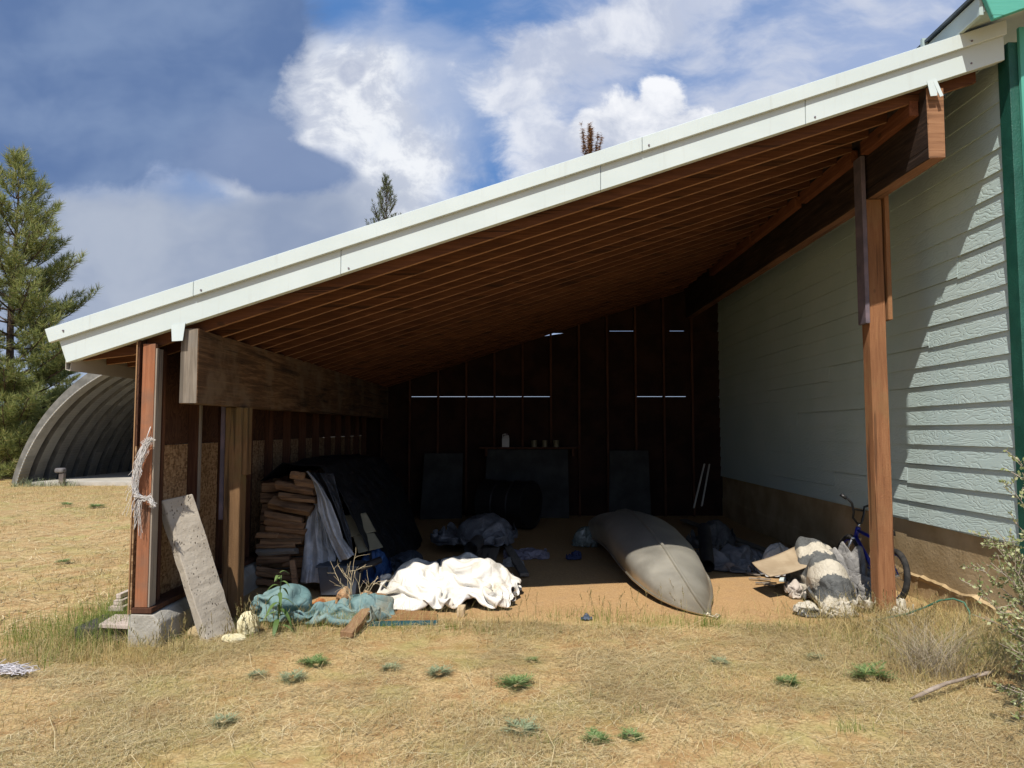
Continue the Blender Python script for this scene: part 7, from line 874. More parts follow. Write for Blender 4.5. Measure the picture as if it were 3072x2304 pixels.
# eave trim along the low side
b = MB(); n = 30; P = []
for i in range(n):
    y = 5.2+i*(8.1/(n-1)); s = .05*math.exp(-((y-6.3)/.5)**2)
    P.append([(-3.40, y, 2.31), (-3.395, y, 2.04+.01*s), (-3.36, y, 2.03), (-3.345, y, 2.15-s), (-3.345, y, 2.19-s)])
b.grid(P); o = part('eave_trim', b, m_tan); so_ = o.modifiers.new('thick', 'SOLIDIFY'); so_.thickness = .004
# beams, posts, splice boards, ledger
def beam(x0, x1, z0, z1, ms, y1):
    b = MB(); N = 24; rows = []
    for i in range(N+1):
        y = 5.2+(y1-5.2)*i/N; j = .004
        rows.append([(x0+rnd.uniform(-j, j), y, z0+rnd.uniform(-j, j)), (x1+rnd.uniform(-j, j), y, z0+rnd.uniform(-j, j)), (x1, y, z1+rnd.uniform(-2*j, j)), (x0, y, z1)])
    vs = [q for r in rows for q in r]
    b.add(vs, [(0, 1, 2, 3)], 1); fs = []; bt = []
    for i in range(N):
        for k in range(4):
            f = (4*i+k, 4*i+4+k, 4*i+4+(k+1) % 4, 4*i+(k+1) % 4); (bt if k == 0 else fs).append(f)
    k0 = len(b.v); b.f += [f for f in fs]; b.m += [0]*len(fs); b.f += bt; b.m += [2]*len(bt); b.f.append(tuple(4*N+q for q in (3, 2, 1, 0))); b.m.append(0)
    return part('beam', b, ms, .006)
o = beam(-2.532, -2.40, 1.785, 2.352, [m_beamL, m_beamLe, m_beamL], 12.9); o['label'] = 'grey weathered low side beam'
o = beam(3.105, 3.238, 3.637, 4.19, [m_beamR, m_beamRe, m_beamRb], 12.9); o['label'] = 'blackened high side beam'
b = MB(); b.bar((-2.4475, 6.07, -.15), (-2.4475, 6.07, 1.783), .14, .14, (0, 1, 0), seg=10, jit=.0015); b2 = b
o = part('post', b, m_postL, .006)
b = MB(); b.bar((3.165, 6.2, -.15), (3.155, 6.2, 3.632), .145, .14, (0, 1, 0), seg=14, jit=.002); o = part('post', b, m_postR, .006); o['label'] = 'tall red brown post'
for x, z0, z1 in ((-2.545, .82, 2.34), (-2.365+.04, 1.0, 1.78), (3.063, 2.52, 4.02), (3.262, 2.55, 3.7)):
    if x > 0 or x < -2.5:
        b = MB(); b.box(x-.019, x+.019, 6.11, 6.25, z0, z1) if x > 0 else b.box(x-.02, x+.02, 6.02, 6.16, z0, z1); part('splice_board', b, m_splice if x < 3.2 else m_postR, .003)
b = MB(); b.box(-2.3765, -2.342, 6.03, 6.15, 1.2, 1.78); part('splice_board', b, m_postL, .003)
for y0, y1 in ((5.30, 6.08), (6.27, 7.42), (7.55, 9.0), (9.05, 11.0)):
    b = MB(); b.box(3.028, 3.1, y0, y1, 4.012, 4.135); part('ledger', b, m_ledger, .004)
# left wall: footing, sill, corner post, studs, sheathing
b = MB(); N = 30; rows = []
for i in range(N+1):
    y = 5.2+i*.27; q = lambda: rnd.uniform(-.008, .008)
    rows.append([(-2.86, y, -.2), (-2.60, y, -.2), (-2.615+q(), y, .17+q()), (-2.67+q(), y, .235+q()), (-2.86, y, .24)])
vs = [p for r in rows for p in r]; fs = [(0, 1, 2, 3, 4), tuple(5*N+k for k in (4, 3, 2, 1, 0))]
for i in range(N):
    for k in range(5): fs.append((5*i+k, 5*i+5+k, 5*i+5+(k+1) % 5, 5*i+(k+1) % 5))
b.add(vs, fs); part('concrete_footing', b, m_conc, .006)
b = MB(); b.box(-2.838, -2.69, 5.2, 13, .2445, .285); part('sill_plate', b, m_stud, .003)
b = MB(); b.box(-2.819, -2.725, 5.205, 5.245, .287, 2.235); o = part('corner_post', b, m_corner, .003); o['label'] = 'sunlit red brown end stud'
b = MB(); b.box(-2.7245, -2.712, 5.21, 5.30, .287, 2.2); part('trim_batten', b, m_pale, .002)
y = 5.42; k = 0
while y < 12.9:
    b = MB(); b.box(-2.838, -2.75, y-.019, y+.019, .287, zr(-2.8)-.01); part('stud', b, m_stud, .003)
    if k == 1: b = MB(); b.box(-2.749, -2.735, y-.019, y+.019, .9, 2.0); part('trim_batten', b, m_pale, .002)
    y += .605; k += 1
for y0, y1 in ((5.2, 7.62), (7.625, 10.05), (10.055, 13)):
    b = MB(); b.box(-2.852, -2.8395, y0, y1, .24, 1.467); o = part('wall_panel', b, m_osb, .001); o['label'] = 'strand board lower panel'
    b = MB(); b.box(-2.852, -2.8395, y0, y1, 1.47, 2.3); part('wall_panel', b, m_ply, .001)
b = MB(); b.box(-2.86, -2.8525, 5.19, 5.3, .24, 2.25); part('trim_batten', b, wood('edge_ply', L(.25, .13, .06), L(.4, .24, .12), L(.5, .33, .18), 'z'))
# back wall with light showing through the sheet joints
YB = 13.0; b = MB()
def bx(x0, x1, z0, z1): b.box(x0, x1, YB, YB+.012, z0, z1)
sl1, sl2 = 2.188, 3.413
def panel(x0, x1, z0, z1f):
    b = MB(); b.hexa([(x0, YB, z0), (x1, YB, z0), (x1, YB+.012, z0), (x0, YB+.012, z0), (x0, YB, z1f(x0)), (x1, YB, z1f(x1)), (x1, YB+.012, z1f(x1)), (x0, YB+.012, z1f(x0))]); part('back_panel', b, m_back)
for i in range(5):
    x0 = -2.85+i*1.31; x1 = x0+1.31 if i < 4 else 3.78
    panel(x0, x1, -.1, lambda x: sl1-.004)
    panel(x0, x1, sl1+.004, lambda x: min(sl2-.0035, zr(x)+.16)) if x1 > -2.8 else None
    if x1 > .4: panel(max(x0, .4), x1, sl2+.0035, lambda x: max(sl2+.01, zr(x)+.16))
PX = lambda p, y=1190: at(p, y, YB).x
b = MB()
for z, segs in ((sl1, [(-2.85, PX(1233)), (PX(1649), PX(1908)), (PX(2057), 3.7)]), (sl2, [(.5, PX(1830)), (PX(1902), PX(2011)), (PX(2054), 3.7)])):
    for x0, x1 in segs: b = MB(); b.box(x0, x1, YB-.02, YB-.001, z-.04, z+.04); part('joint_strip', b, m_back)
x = PX(1316)-.521*2
while x < 3.6:
    b = MB(); b.hexa([(x-.019, YB-.11, 0), (x+.019, YB-.11, 0), (x+.019, YB-.021, 0), (x-.019, YB-.021, 0), (x-.019, YB-.11, zr(x)+.1), (x+.019, YB-.11, zr(x)+.1), (x+.019, YB-.021, zr(x)+.1), (x-.019, YB-.021, zr(x)+.1)]); part('stud', b, m_stud); x += .521
# ================= sided building on the right =================
t = M('lap_siding_paint', .62, 0, .35); c = t.co(); cz = t.node('ShaderNodeSeparateXYZ', {0: c}).outputs[2]
row = t.math('FLOOR', t.math('DIVIDE', t.math('SUBTRACT', cz, .745), .178)); off = t.node('ShaderNodeCombineXYZ', {0: 0, 1: t.math('MULTIPLY', row, 5.37), 2: t.math('MULTIPLY', row, 3.1)}).outputs[0]
v = t.node('ShaderNodeVectorMath', {0: t.map(c, (1, .28, 1)), 1: off}, operation='ADD').outputs[0]
nn = t.noise(v, 7.5, 2.5, .5, .35); ln = t.math('PINGPONG', t.math('MULTIPLY', nn, 26), 1)
fine = t.noise(t.map(c, (1, .05, 1)), 120, 2, .5)
hgt = t.math('ADD', t.mr(ln, .0, .5), t.math('MULTIPLY', fine, .5)); t.nrm(t.bump(hgt, .36, .004))
cc = t.mix(t.mr(t.noise(c, 1.3, 4, .6), .35, .7), L(.615, .765, .735), L(.675, .81, .785)); t.col(t.mix(t.mr(cz, 1.6, .75, 0, .25), cc, L(.62, .70, .6))); m_side = t.m
m_green = plain('dark_green_paint', L(.012, .085, .06), L(.02, .12, .085), 5, .5, .9, 90, spec=.5, bd=.006)
m_aqua = wood('aqua_painted_board', L(.085, .36, .28), L(.1, .40, .315), L(.12, .43, .34), 'z', .8, .5, .6)
m_soff = plain('pale_eave_paint', L(.42, .52, .5), L(.5, .6, .57), 2, .7, .1)
m_found = plain('stained_foundation', L(.42, .295, .15), L(.58, .43, .245), 2.2, .9, .5, 35, bd=.01)
BLD = empty('clad_building', (3.7, 5.2, 0), 'large building in pale green lap siding with dark green corner trim', 'building'); WL[BLD.name] = Vector((3.7, 5.2, 0))
b = MB(); b.box(3.7075, 3.95, 5.25, 13.4, .72, 4.55, 0)
rr = random.Random(3); ny = 0
for k in range(22):
    z0 = .745+.178*k; js = {0: [6.78], 2: [6.78], 1: [8.35], 9: [6.35], 5: [9.4], 12: [5.9]}.get(k, [rr.uniform(7.5, 11)])
    ys = [5.286]+js+[13.3]
    for a, c_ in zip(ys[:-1], ys[1:]):
        y0 = a+.0015; y1 = c_-.0015; zt = z0+.1775; dz = -.024*(y0-5.3)/8
        pr = [(3.686, z0), (3.6928, z0+.089), (3.6995, zt), (3.7065, zt), (3.7065, z0)]; b.add([(x, y0, z) for x, z in pr]+[(x, y1, z-.02) for x, z in pr], [(4, 3, 2, 1, 0), (5, 6, 7, 8, 9)]+[(i, (i+1) % 5, 5+(i+1) % 5, 5+i) for i in range(5)])
WS = Matrix.Translation((.035, 0, 0)); build('siding_wall', b, m_side, BLD).data.transform(WS)
b = MB(); b.box(3.674, 3.76, 5.16, 5.284, .58, 4.52); build('corner_trim', b, m_green, BLD, bev=.003).data.transform(WS)
b = MB(); b.box(3.738, 3.86, 5.128, 5.1575, .55, 4.62); b.box(3.862, 5.2, 5.136, 5.15, .55, 5.1); build('front_wall', b, m_aqua, BLD, bev=.003).data.transform(WS)
b = MB(); N = 150; P = []; rag = fbm(np.arange(151)*.37, np.zeros(151), 4, 4)-.45   # foundation with a rough pour line
for i in range(N+1):
    y = 5.15+i*8.2/N; zl = .19+.02*(y-5.5); j = .07*rag[i]+rnd.uniform(-.003, .003); l = .028*(1+2.2*rag[i]+rnd.uniform(-.2, .2)) if y < 6.9 else .0
    P.append([(3.722, y, .78), (3.722, y, zl+.02+j), (3.722-l, y, zl+.005+j), (3.715-l*.4, y, zl-.02+j), (3.712, y, zl-.03), (3.710, y, -.3)])
b.grid(P); build('foundation', b, m_found, BLD).data.transform(WS)
b = MB(); b.box(3.712, 5.2, 5.16, 5.2, -.3, .575); build('foundation', b, m_found, BLD)
b = MB(); sh = .06
def rk(x): return 4.522+.36*(x-3.405)
b.hexa([(3.405, 4.86, rk(3.405)), (5.4, 4.86, rk(5.4)), (5.4, 4.9, rk(5.4)), (3.405, 4.9, rk(3.405)), (3.32, 4.86, rk(3.405)+.23), (5.4, 4.86, rk(5.4)+.25), (5.4, 4.9, rk(5.4)+.25), (3.32, 4.9, rk(3.405)+.23)])
m_aqx = wood('aqua_rake_board', L(.085, .36, .28), L(.1, .40, .315), L(.12, .43, .34), 'x', .8, .5, .6)
build('rake_board', b, m_aqx, BLD, bev=.004)
b = MB()
b.box(3.33, 3.36, 4.902, 13.5, 4.575, 4.72); build('eave_fascia', b, m_soff, BLD, bev=.003)
b = MB(); b.hexa([(3.362, 4.902, 4.60), (5.4, 4.902, 5.33), (5.4, 13.5, 5.33), (3.362, 13.5, 4.60), (3.362, 4.902, 4.66), (5.4, 4.902, 5.4), (5.4, 13.5, 5.4), (3.362, 13.5, 4.66)]); build('soffit', b, m_soff, BLD)
b = MB(); b.hexa([(3.30, 4.84, 4.722), (5.4, 4.84, 5.47), (5.4, 13.5, 5.47), (3.30, 13.5, 4.722), (3.30, 4.84, 4.745), (5.4, 4.84, 5.49), (5.4, 13.5, 5.49), (3.30, 13.5, 4.745)]); build('roof', b, plain('dark_roofing', L(.06, .08, .09), L(.1, .12, .13), 6), BLD)
b = MB(); b.box(3.285, 3.33, 5.53, 5.56, 4.70, 4.765); build('gutter_bracket', b, m_soff, BLD)
# ================= steel arch hut =================
HUT = empty('arch_hut', (-9.6, 19.8, 0), 'open ended corrugated steel arch hut across the yard by the pine', 'hut'); WL[HUT.name] = Vector((-9.6, 19.8, 0))
t = M('galvanised_arch', .45, .55, .5); c = t.co(); s3 = t.node('ShaderNodeSeparateXYZ', {0: c})
ang = t.math('ARCTAN2', t.math('ADD', s3.outputs[2], 1.0), s3.outputs[0]); yy_ = t.math('DIVIDE', s3.outputs[1], .65)
cor = t.math('SINE', t.math('MULTIPLY', ang, 330)); cell = t.node('ShaderNodeCombineXYZ', {0: t.math('FLOOR', t.math('MULTIPLY', ang, 5.1)), 1: t.math('FLOOR', yy_)}).outputs[0]
wn = t.node('ShaderNodeTexWhiteNoise', {'Vector': cell}, noise_dimensions='2D').outputs['Value']
cc = t.ramp(wn, [(0, L(.34, .33, .30)), (.55, L(.43, .42, .375)), (1, L(.58, .56, .5))]); cc = t.mix(t.mr(t.noise(c, 2.5, 5, .6), .4, .7, 0, .4), cc, L(.2, .19, .17))
t.col(t.mix(t.mr(cor, .2, .9, 0, .25), cc, L(.5, .49, .44))); t.nrm(t.bump(cor, .35, .01)); m_gal = t.m
cx, zc, R0 = -9.6, -1.0, 4.8; a0 = math.pi-math.asin((0-zc-.1)/R0); a1 = math.asin((0-zc-.1)/R0)
ys = []; rs = []; y = 19.8
while y < 32:
    ys += [y, y+.40, y+.41, y+.64]; rs += [-.1, -.1, .3, .3]; y += .65
P = [[(cx+(R0+r)*math.cos(a), yv, zc+(R0+r)*math.sin(a)) for yv, r in zip(ys, rs)] for a in np.linspace(a0, a1, 90)]
m_gal_shade = plain('shaded_arch_recess', L(.15, .147, .13), L(.25, .24, .215), 3, .6, .2, metal=.3)  # darker steel for rib recesses and risers: their shade is put into the colour
b = MB(); b.grid(P); nseg = len(ys)-1; b.m = [0 if i % nseg % 4 == 0 else 1 for i in range(len(b.f))]; o = build('arch_shell', b, [m_gal, m_gal_shade], HUT, smooth=False); q = o.modifiers.new('thick', 'SOLIDIFY'); q.thickness = .03; q.offset = 1
b = MB(); P = [(cx+R0*math.cos(a), 31.9, zc+R0*math.sin(a)) for a in np.linspace(a0, a1, 50)]; b.add(P, [tuple(range(50))]); build('rear_wall', b, plain('hut_rear', L(.02, .025, .03), L(.035, .04, .045), 1), HUT)
b = MB(); b.box(-13.6, -5.4, 19.55, 31.8, -.1, .1); build('floor_slab', b, plain('slab_concrete', L(.42, .39, .33), L(.55, .51, .44), 2, .9, .3), HUT)
# ================= trees =================
m_bark = plain('pine_bark', L(.05, .035, .025), L(.14, .09, .06), 5, .95, .6, 30, bd=.02)
m_need = leafmat('pine_needles', [(0, L(.13, .165, .05)), (.45, L(.28, .32, .1)), (.85, L(.42, .44, .15)), (1, L(.5, .42, .19))], .6, .35)
m_need2 = leafmat('far_needles', [(0, L(.06, .08, .03)), (.5, L(.12, .145, .06)), (1, L(.22, .22, .1))], .7, .25)
m_dead = leafmat('dead_needles', [(0, L(.1, .045, .02)), (.5, L(.26, .13, .05)), (1, L(.36, .2, .09))], .8, .15)
def tuft_mesh(P, D, Ls, N, nl, nw, g, droop=.0, spread=.95):
    """needles of all shoots at once: P shoot base, D direction, Ls shoot length"""
    T = len(P); P = np.repeat(P, N, 0); D = np.repeat(D, N, 0); Ls = np.repeat(Ls, N)
    t = g.random(T*N); base = P+D*(Ls*t)[:, None]; r = g.normal(size=(T*N, 3)); r -= D*(r*D).sum(1)[:, None]; r /= np.linalg.norm(r, axis=1)[:, None]+1e-9
    d = D*(.35+.6*t)[:, None]+r*(spread*(1.15-.55*t))[:, None]; d[:, 2] += .12-droop; d /= np.linalg.norm(d, axis=1)[:, None]
    l = nl*g.uniform(.7, 1.15, T*N); s = np.cross(d, g.normal(size=(T*N, 3))); s /= np.linalg.norm(s, axis=1)[:, None]+1e-9
    V = np.stack([base-s*nw/2, base+s*nw/2, base+d*l[:, None]], 1).reshape(-1, 3)
    return V, np.arange(len(V)).reshape(-1, 3)
def pine(name, base, H, prof, whorl, seed, label, needles=m_need, nl=.2, nw=.011, N=42, z0=.12, up=.25, dens=1.0, lean=0, droop=0, tr=.016, shoot=.2, shd=7.5):
    g = np.random.default_rng(seed); root = empty(name, base, label, 'tree'); WL[name] = Vector(base); WL[root.name] = Vector(base); base = np.array(base)
    b = MB(); tip = np.array([lean, 0, H]); pts = [base+tip*s+np.array([.05*math.sin(s*9), .05*math.cos(s*7), 0])*s for s in np.linspace(-.01, 1, 14)]
    rs = [max(.012, tr*H*(1-s)**.85) for s in np.linspace(0, 1, 14)]; b.tube(pts, rs, 8)
    P = []; D = []; Ls = []
    nw_ = int(H*(1-z0)/whorl)
    for w in range(nw_+1):
        s = z0+(1-z0)*w/nw_; Lb = prof((s-z0)/(1-z0)); c = base+tip*s; nb = g.integers(5, 8) if w < nw_ else 3
        if w == nw_: P.append(c-[0, 0, .3]); D.append([0, 0, 1]); Ls.append(.35)
        a0 = g.uniform(0, 6.28)
        for k in range(nb):
            if g.random() > dens: continue
            a = a0+6.283*k/nb+g.uniform(-.3, .3); L_ = Lb*g.uniform(.65, 1.15)+.05; el = up*(.3+1.1*s)+g.uniform(-.15, .15); hd = np.array([math.cos(a), math.sin(a), 0])
            q = []; n = 6
            for i in range(n+1):
                u = i/n; q.append(c+hd*(L_*u*math.cos(el))+np.array([0, 0, L_*(u*math.sin(el)-.22*u*(1-u)+.14*u**3)]))
            b.tube(q, [max(.008, .022*L_**.6*(1-i/n*.85)) for i in range(n+1)], 5, cap=False)
            ns = max(3, int(L_*shd))
            for i in range(ns):
                u = 1-.68*(i/ns)**.9 if i else 1.0; f = u*n; i0 = min(int(f), n-1); p = q[i0]+(q[i0+1]-q[i0])*(f-i0); dr = q[i0+1]-q[i0]; dr = dr/np.linalg.norm(dr)
                sd = (-1)**i; side = np.cross(dr, [0, 0, 1]); ln = (.14+.36*(1-u)*L_*.5)*g.uniform(.6, 1.3) if i else 0
                dd = dr*.55+side*sd*.7+np.array([0, 0, .35+.3*g.random()]); dd /= np.linalg.norm(dd)
                if i == 0: dd = dr*.8+np.array([0, 0, .45]); dd /= np.linalg.norm(dd)
                e = p+dd*ln
                if ln > .08: b.tube([p, p+dd*ln*.5+np.array([0, 0, .01]), e], [.008, .007, .006], 4, cap=False)
                P.append(e-dd*.05); D.append(dd); Ls.append(shoot*g.uniform(.7, 1.4))
                if ln > .22: P.append(p+dd*ln*.4); D.append(dd*.6+np.array([0, 0, .5])); Ls.append(shoot*.7)
    P = np.array(P); D = np.array(D, float); D /= np.linalg.norm(D, axis=1)[:, None]
    V, F = tuft_mesh(P, D, np.array(Ls), N, nl, nw, g, droop)
    build('trunk', b, m_bark, root, smooth=True); put('crown', mesh_np('crown', V, F), needles, root)
    return root
def GP(px, py, Y): p = at(px, py, Y); return p
p = at(25, 1285, 23); pine('pine_tree', (p.x, 23, 0), 10.6, lambda s: 3.9*(1-s)**.8*(.6+.4*min(1, s*5)), .42, 21, 'tall long needled pine beside the arch hut', N=46, lean=-.1, nw=.02, nl=.27, z0=.04, up=.5, shd=5.2, shoot=.3)
p = at(70, 1285, 22.3); pine('pine_tree', (p.x, 22.3, 0), 2.9, lambda s: 1.5*(1-s)**.6, .4, 39, 'young light green pine hugging the ground left of the arch hut', N=44, nw=.017, nl=.26, z0=0, up=.5, shd=6)
p = at(-190, 1285, 27); pine('pine_tree', (p.x, 27, 0), 7.5, lambda s: 3.1*(1-s)**.8, .55, 33, 'shorter bushy pine low behind the tall pine at the photo edge', N=40, nw=.016, z0=.02)
p = at(170, 1285, 34); pine('pine_tree', (p.x, 34, 0), 5.2, lambda s: 2.6*(1-s)**.7, .5, 35, 'small dark pine just behind the curved edge of the arch hut', N=40, nw=.018, z0=.0)
p = at(1157, 545, 34); pine('conifer_tree', (p.x, 34, 0), p.z, lambda s: 3.0*(1-s)**.8, .38, 44, 'green conifer whose tip shows above the lean-to roof', m_need2, .16, .024, 16, .3, .75, .95, tr=.012, shoot=.22, shd=6)
p = at(1770, 368, 34); pine('conifer_tree', (p.x, 34, 0), p.z-.3, lambda s: min(2.4, 6.0*(1-s)**.8), .6, 57, 'dead brown conifer top sticking up above the roof', m_dead, .2, .026, 26, .35, 1.15, .6, tr=.008, droop=.75, shoot=.3, shd=5)
# ================= grasses =================
def blades(X, Y, h, w, lean, g, z=None, n=3, yaw=None):
    """standing bent blades as tapering strips"""
    N = len(X); Z = gz(X, Y) if z is None else z; a = g.uniform(0, 6.283, N) if yaw is None else yaw; d = np.stack([np.cos(a), np.sin(a), 0*a], 1)
    fa = g.uniform(0, 6.283, N); s = np.stack([np.cos(fa), np.sin(fa), 0*fa], 1); vs = []
    for i in range(n+1):
        u = i/n; c = np.stack([X, Y, Z], 1)+d*(lean*h*u**1.8)[:, None]; c[:, 2] += h*u*(1-.25*lean*u)-.01*(i == 0); ww = (w*(1-.85*u))[:, None]
        vs += [c-s*ww/2, c+s*ww/2]
    V = np.stack(vs, 1).reshape(-1, 3); b = (np.arange(N)*(2*(n+1)))[:, None]
    F = np.concatenate([b+np.array([[2*i, 2*i+1, 2*i+3, 2*i+2]]) for i in range(n)], 0); return V, F
def lying(X, Y, l, w, g, zoff):
    N = len(X); a = g.normal(.35, .9, N)+np.where(g.random(N) < .35, 1.4, 0); d = np.stack([np.cos(a), np.sin(a), 0*a], 1); s = np.stack([-np.sin(a), np.cos(a), 0*a], 1); vs = []
    k = g.normal(0, .12, N); t1 = g.uniform(0, .22, N)
    for u in (-.5, 0, .5):
        x = X+d[:, 0]*l*u+s[:, 0]*l*k*(u*u*4); y = Y+d[:, 1]*l*u+s[:, 1]*l*k*(u*u*4)
        c = np.stack([x, y, gz(x, y)+zoff+l*t1*(u+.5)*.6], 1); vs += [c-s*(w/2)[:, None], c+s*(w/2)[:, None]]
    V = np.stack(vs, 1).reshape(-1, 3); b = (np.arange(N)*6)[:, None]
    return V, np.concatenate([b+np.array([[0, 1, 3, 2]]), b+np.array([[2, 3, 5, 4]])], 0)
def cat(L_):
    V = []; F = []; o = 0
    for v, f in L_: V.append(v); F.append(f+o); o += len(v)
    return np.concatenate(V), np.concatenate(F)
def scatter(n, x0, x1, y0, y1, dens, g):
    X = g.uniform(x0, x1, n); Y = g.uniform(y0, y1, n); k = g.random(n) < dens(X, Y); return X[k], Y[k]
g = np.random.default_rng(77)
def front(X, Y): # not on the bare dirt
    e = 5.95+.9*(fbm(X*.9, Y*.2, 6, 3)-.5); inside = (Y > e) & (X > -2.55) & (X < 3.8); return np.where(inside, .0, 1.0)
m_straw = leafmat('straw', [(0, L(.24, .16, .07)), (.25, L(.49, .36, .16)), (.55, L(.68, .53, .27)), (.8, L(.82, .7, .43)), (.9, L(.42, .4, .17)), (1, L(.5, .31, .13))], .7, .1)
A = []
X, Y = scatter(270000, -3.6, 4.4, 2.9, 6.6, lambda X, Y: front(X, Y)*np.clip((fbm(X*1.3, Y*1.3, 8, 4)-.3)*3.0, .08, 1)*((X < .78*Y) & (X > -.80*Y)), g); n = len(X)
A.append(lying(X, Y, g.gamma(2.0, .026, n)+.015, g.uniform(.0008, .0024, n), g, g.uniform(.002, .022, n)))
X, Y = scatter(330, -3.4, 4.2, 3.0, 6.0, lambda X, Y: front(X, Y), g); n = len(X); A.append(lying(X, Y, g.uniform(.2, .6, n), g.uniform(.0016, .003, n), g, g.uniform(.02, .05, n)))
X, Y = scatter(60000, -17, -3.0, 5.4, 21, lambda X, Y: np.clip(.3+fbm(X*.5, Y*.5, 9, 3), 0, 1)*(X > -.85*Y), g); n = len(X)
A.append(lying(X, Y, g.gamma(2.2, .05, n)+.04, g.uniform(.003, .008, n), g, g.uniform(.002, .03, n)))
V, F = cat(A); o = put('straw_litter', mesh_np('straw_litter', V, F), m_straw); setprops(o, 'matted dry straw lying over the yard', 'straw', kind='stuff')
m_dry = leafmat('dry_grass_blade', [(0, L(.34, .25, .095)), (.35, L(.59, .45, .19)), (.65, L(.72, .57, .29)), (.88, L(.38, .38, .13)), (1, L(.5, .32, .12))], .7, .25)
A = []
X, Y = scatter(60000, -3.6, 4.3, 2.9, 6.3, lambda X, Y: front(X, Y)*np.clip((fbm(X*1.6, Y*1.6, 12, 4)-.4)*4, .05, 1)*((X < .78*Y) & (X > -.80*Y)), g); n = len(X)
A.append(blades(X, Y, g.uniform(.02, .075, n), g.uniform(.0015, .004, n), g.uniform(.1, 1.1, n), g))
X, Y = scatter(50000, -17, -2.95, 5.3, 21, lambda X, Y: np.clip((fbm(X*.7, Y*.7, 13, 4)-.35)*4, .05, 1)*(X > -.85*Y), g); n = len(X)
A.append(blades(X, Y, g.uniform(.03, .1, n), g.uniform(.004, .009, n), g.uniform(.1, 1, n), g))
# taller dry fringe along the shed front and right side
X, Y = scatter(6000, -2.3, 3.6, 5.35, 6.15, lambda X, Y: np.clip((fbm(X*1.3, Y*2, 14, 3)-.42)*5, 0, 1)*np.exp(-((Y-5.75)/.28)**2), g); n = len(X)
A.append(blades(X, Y, g.uniform(.06, .2, n), g.uniform(.002, .0045, n), g.uniform(.1, .9, n), g))
X, Y = scatter(9000, 1.7, 3.7, 4.5, 6.3, lambda X, Y: np.exp(-((X-3.1)/.7)**2)*.9, g); n = len(X)
A.append(blades(X, Y, g.uniform(.05, .24, n), g.uniform(.002, .0045, n), g.uniform(.3, 1.2, n), g))
X, Y = scatter(5000, -3.9, -2.3, 4.75, 5.6, lambda X, Y: np.exp(-((X+3.0)/.6)**2)*.9*(1-((X > -2.86) & (Y > 5.2))), g); n = len(X)
A.append(blades(X, Y, g.uniform(.04, .19, n), g.uniform(.002, .004, n), g.uniform(.2, 1.2, n), g))
V, F = cat(A); o = put('dry_grass', mesh_np('dry_grass', V, F), m_dry); setprops(o, 'short dry tan grass standing over the yard', 'grass', kind='stuff')
m_grn = leafmat('green_grass_blade', [(0, L(.09, .16, .02)), (.4, L(.18, .27, .045)), (.75, L(.28, .36, .08)), (1, L(.42, .4, .14))], .55, .35)
A = []
def clump(cx, cy, rx, ry, n, h0, h1, w=.004, ln=.5):
    X = g.normal(cx, rx, n); Y = g.normal(cy, ry, n); A.append(blades(X, Y, g.uniform(h0, h1, n), g.uniform(.6, 1.2, n)*w, g.uniform(.05, ln, n), g))
clump(-3.12, 5.75, .15, .35, 1900, .1, .36); clump(-3.5, 5.6, .3, .35, 1300, .05, .18); clump(-3.9, 5.2, .4, .3, 500, .03, .1)
for px, py, rx, n, h in ((1180, 1880, .16, 500, .12), (1060, 1870, .1, 350, .16), (900, 1880, .22, 600, .22), (1360, 1880, .05, 120, .1), (1330, 1890, .2, 200, .09), (1450, 1890, .1, 120, .1), (2120, 1880, .1, 330, .2), (2000, 1870, .16, 280, .2), (1850, 1860, .2, 260, .2), (1720, 1850, .2, 140, .22), (2280, 1890, .14, 220, .14), (2380, 1880, .12, 160, .12), (2640, 1930, .25, 500, .2), (2830, 1960, .25, 600, .22), (2950, 1990, .2, 600, .2), (730, 1920, .08, 220, .1), (520, 1930, .08, 120, .16), (1750, 1870, .3, 220, .15), (2560, 2190, .06, 90, .13), (1900, 2130, .06, 60, .1), (1740, 2090, .05, 40, .07), (1650, 2240, .05, 60, .1), (300, 1960, .2, 300, .1), (60, 1960, .25, 400, .12), (160, 1975, .2, 300, .09)):
    q = atz(px, py); clump(q.x, q.y, rx, rx*.55, int(n*.55), h*.25, h*.75, .003, .8)
V, F = cat(A); o = put('green_grass', mesh_np('green_grass', V, F), m_grn); setprops(o, 'fresh green grass tufts along the shed front and the end stud', 'grass', kind='stuff')
# seed headed stems along the dirt edge
A = []; B = []
X, Y = scatter(420, -.4, 3.4, 5.45, 6.5, lambda X, Y: np.clip((fbm(X*2, Y*2, 4, 3)-.35)*4, 0, 1)*np.exp(-((Y-5.9)/.35)**2), g)
X = np.concatenate([X, g.normal(-2.05, .12, 45), g.normal(-2.45, .1, 30), g.normal(2.9, .3, 110)]); Y = np.concatenate([Y, g.normal(5.35, .12, 45), g.normal(5.0, .06, 30), g.normal(5.5, .3, 110)])
n = len(X); h = g.uniform(.12, .32, n); yaw = g.uniform(0, 6.28, n); ln = g.uniform(.05, .5, n); A.append(blades(X, Y, h, np.full(n, .0022), ln, g, yaw=yaw))
for k in range(7):
    u = .6+.4*k/6; xs = X+np.cos(yaw)*ln*h*u**1.8; ys_ = Y+np.sin(yaw)*ln*h*u**1.8; zs = gz(X, Y)+h*u*(1-.25*ln*u)
    A.append(blades(xs, ys_, np.full(n, .022)*g.uniform(.6, 1.2, n), np.full(n, .006), np.full(n, .9), g, z=zs))
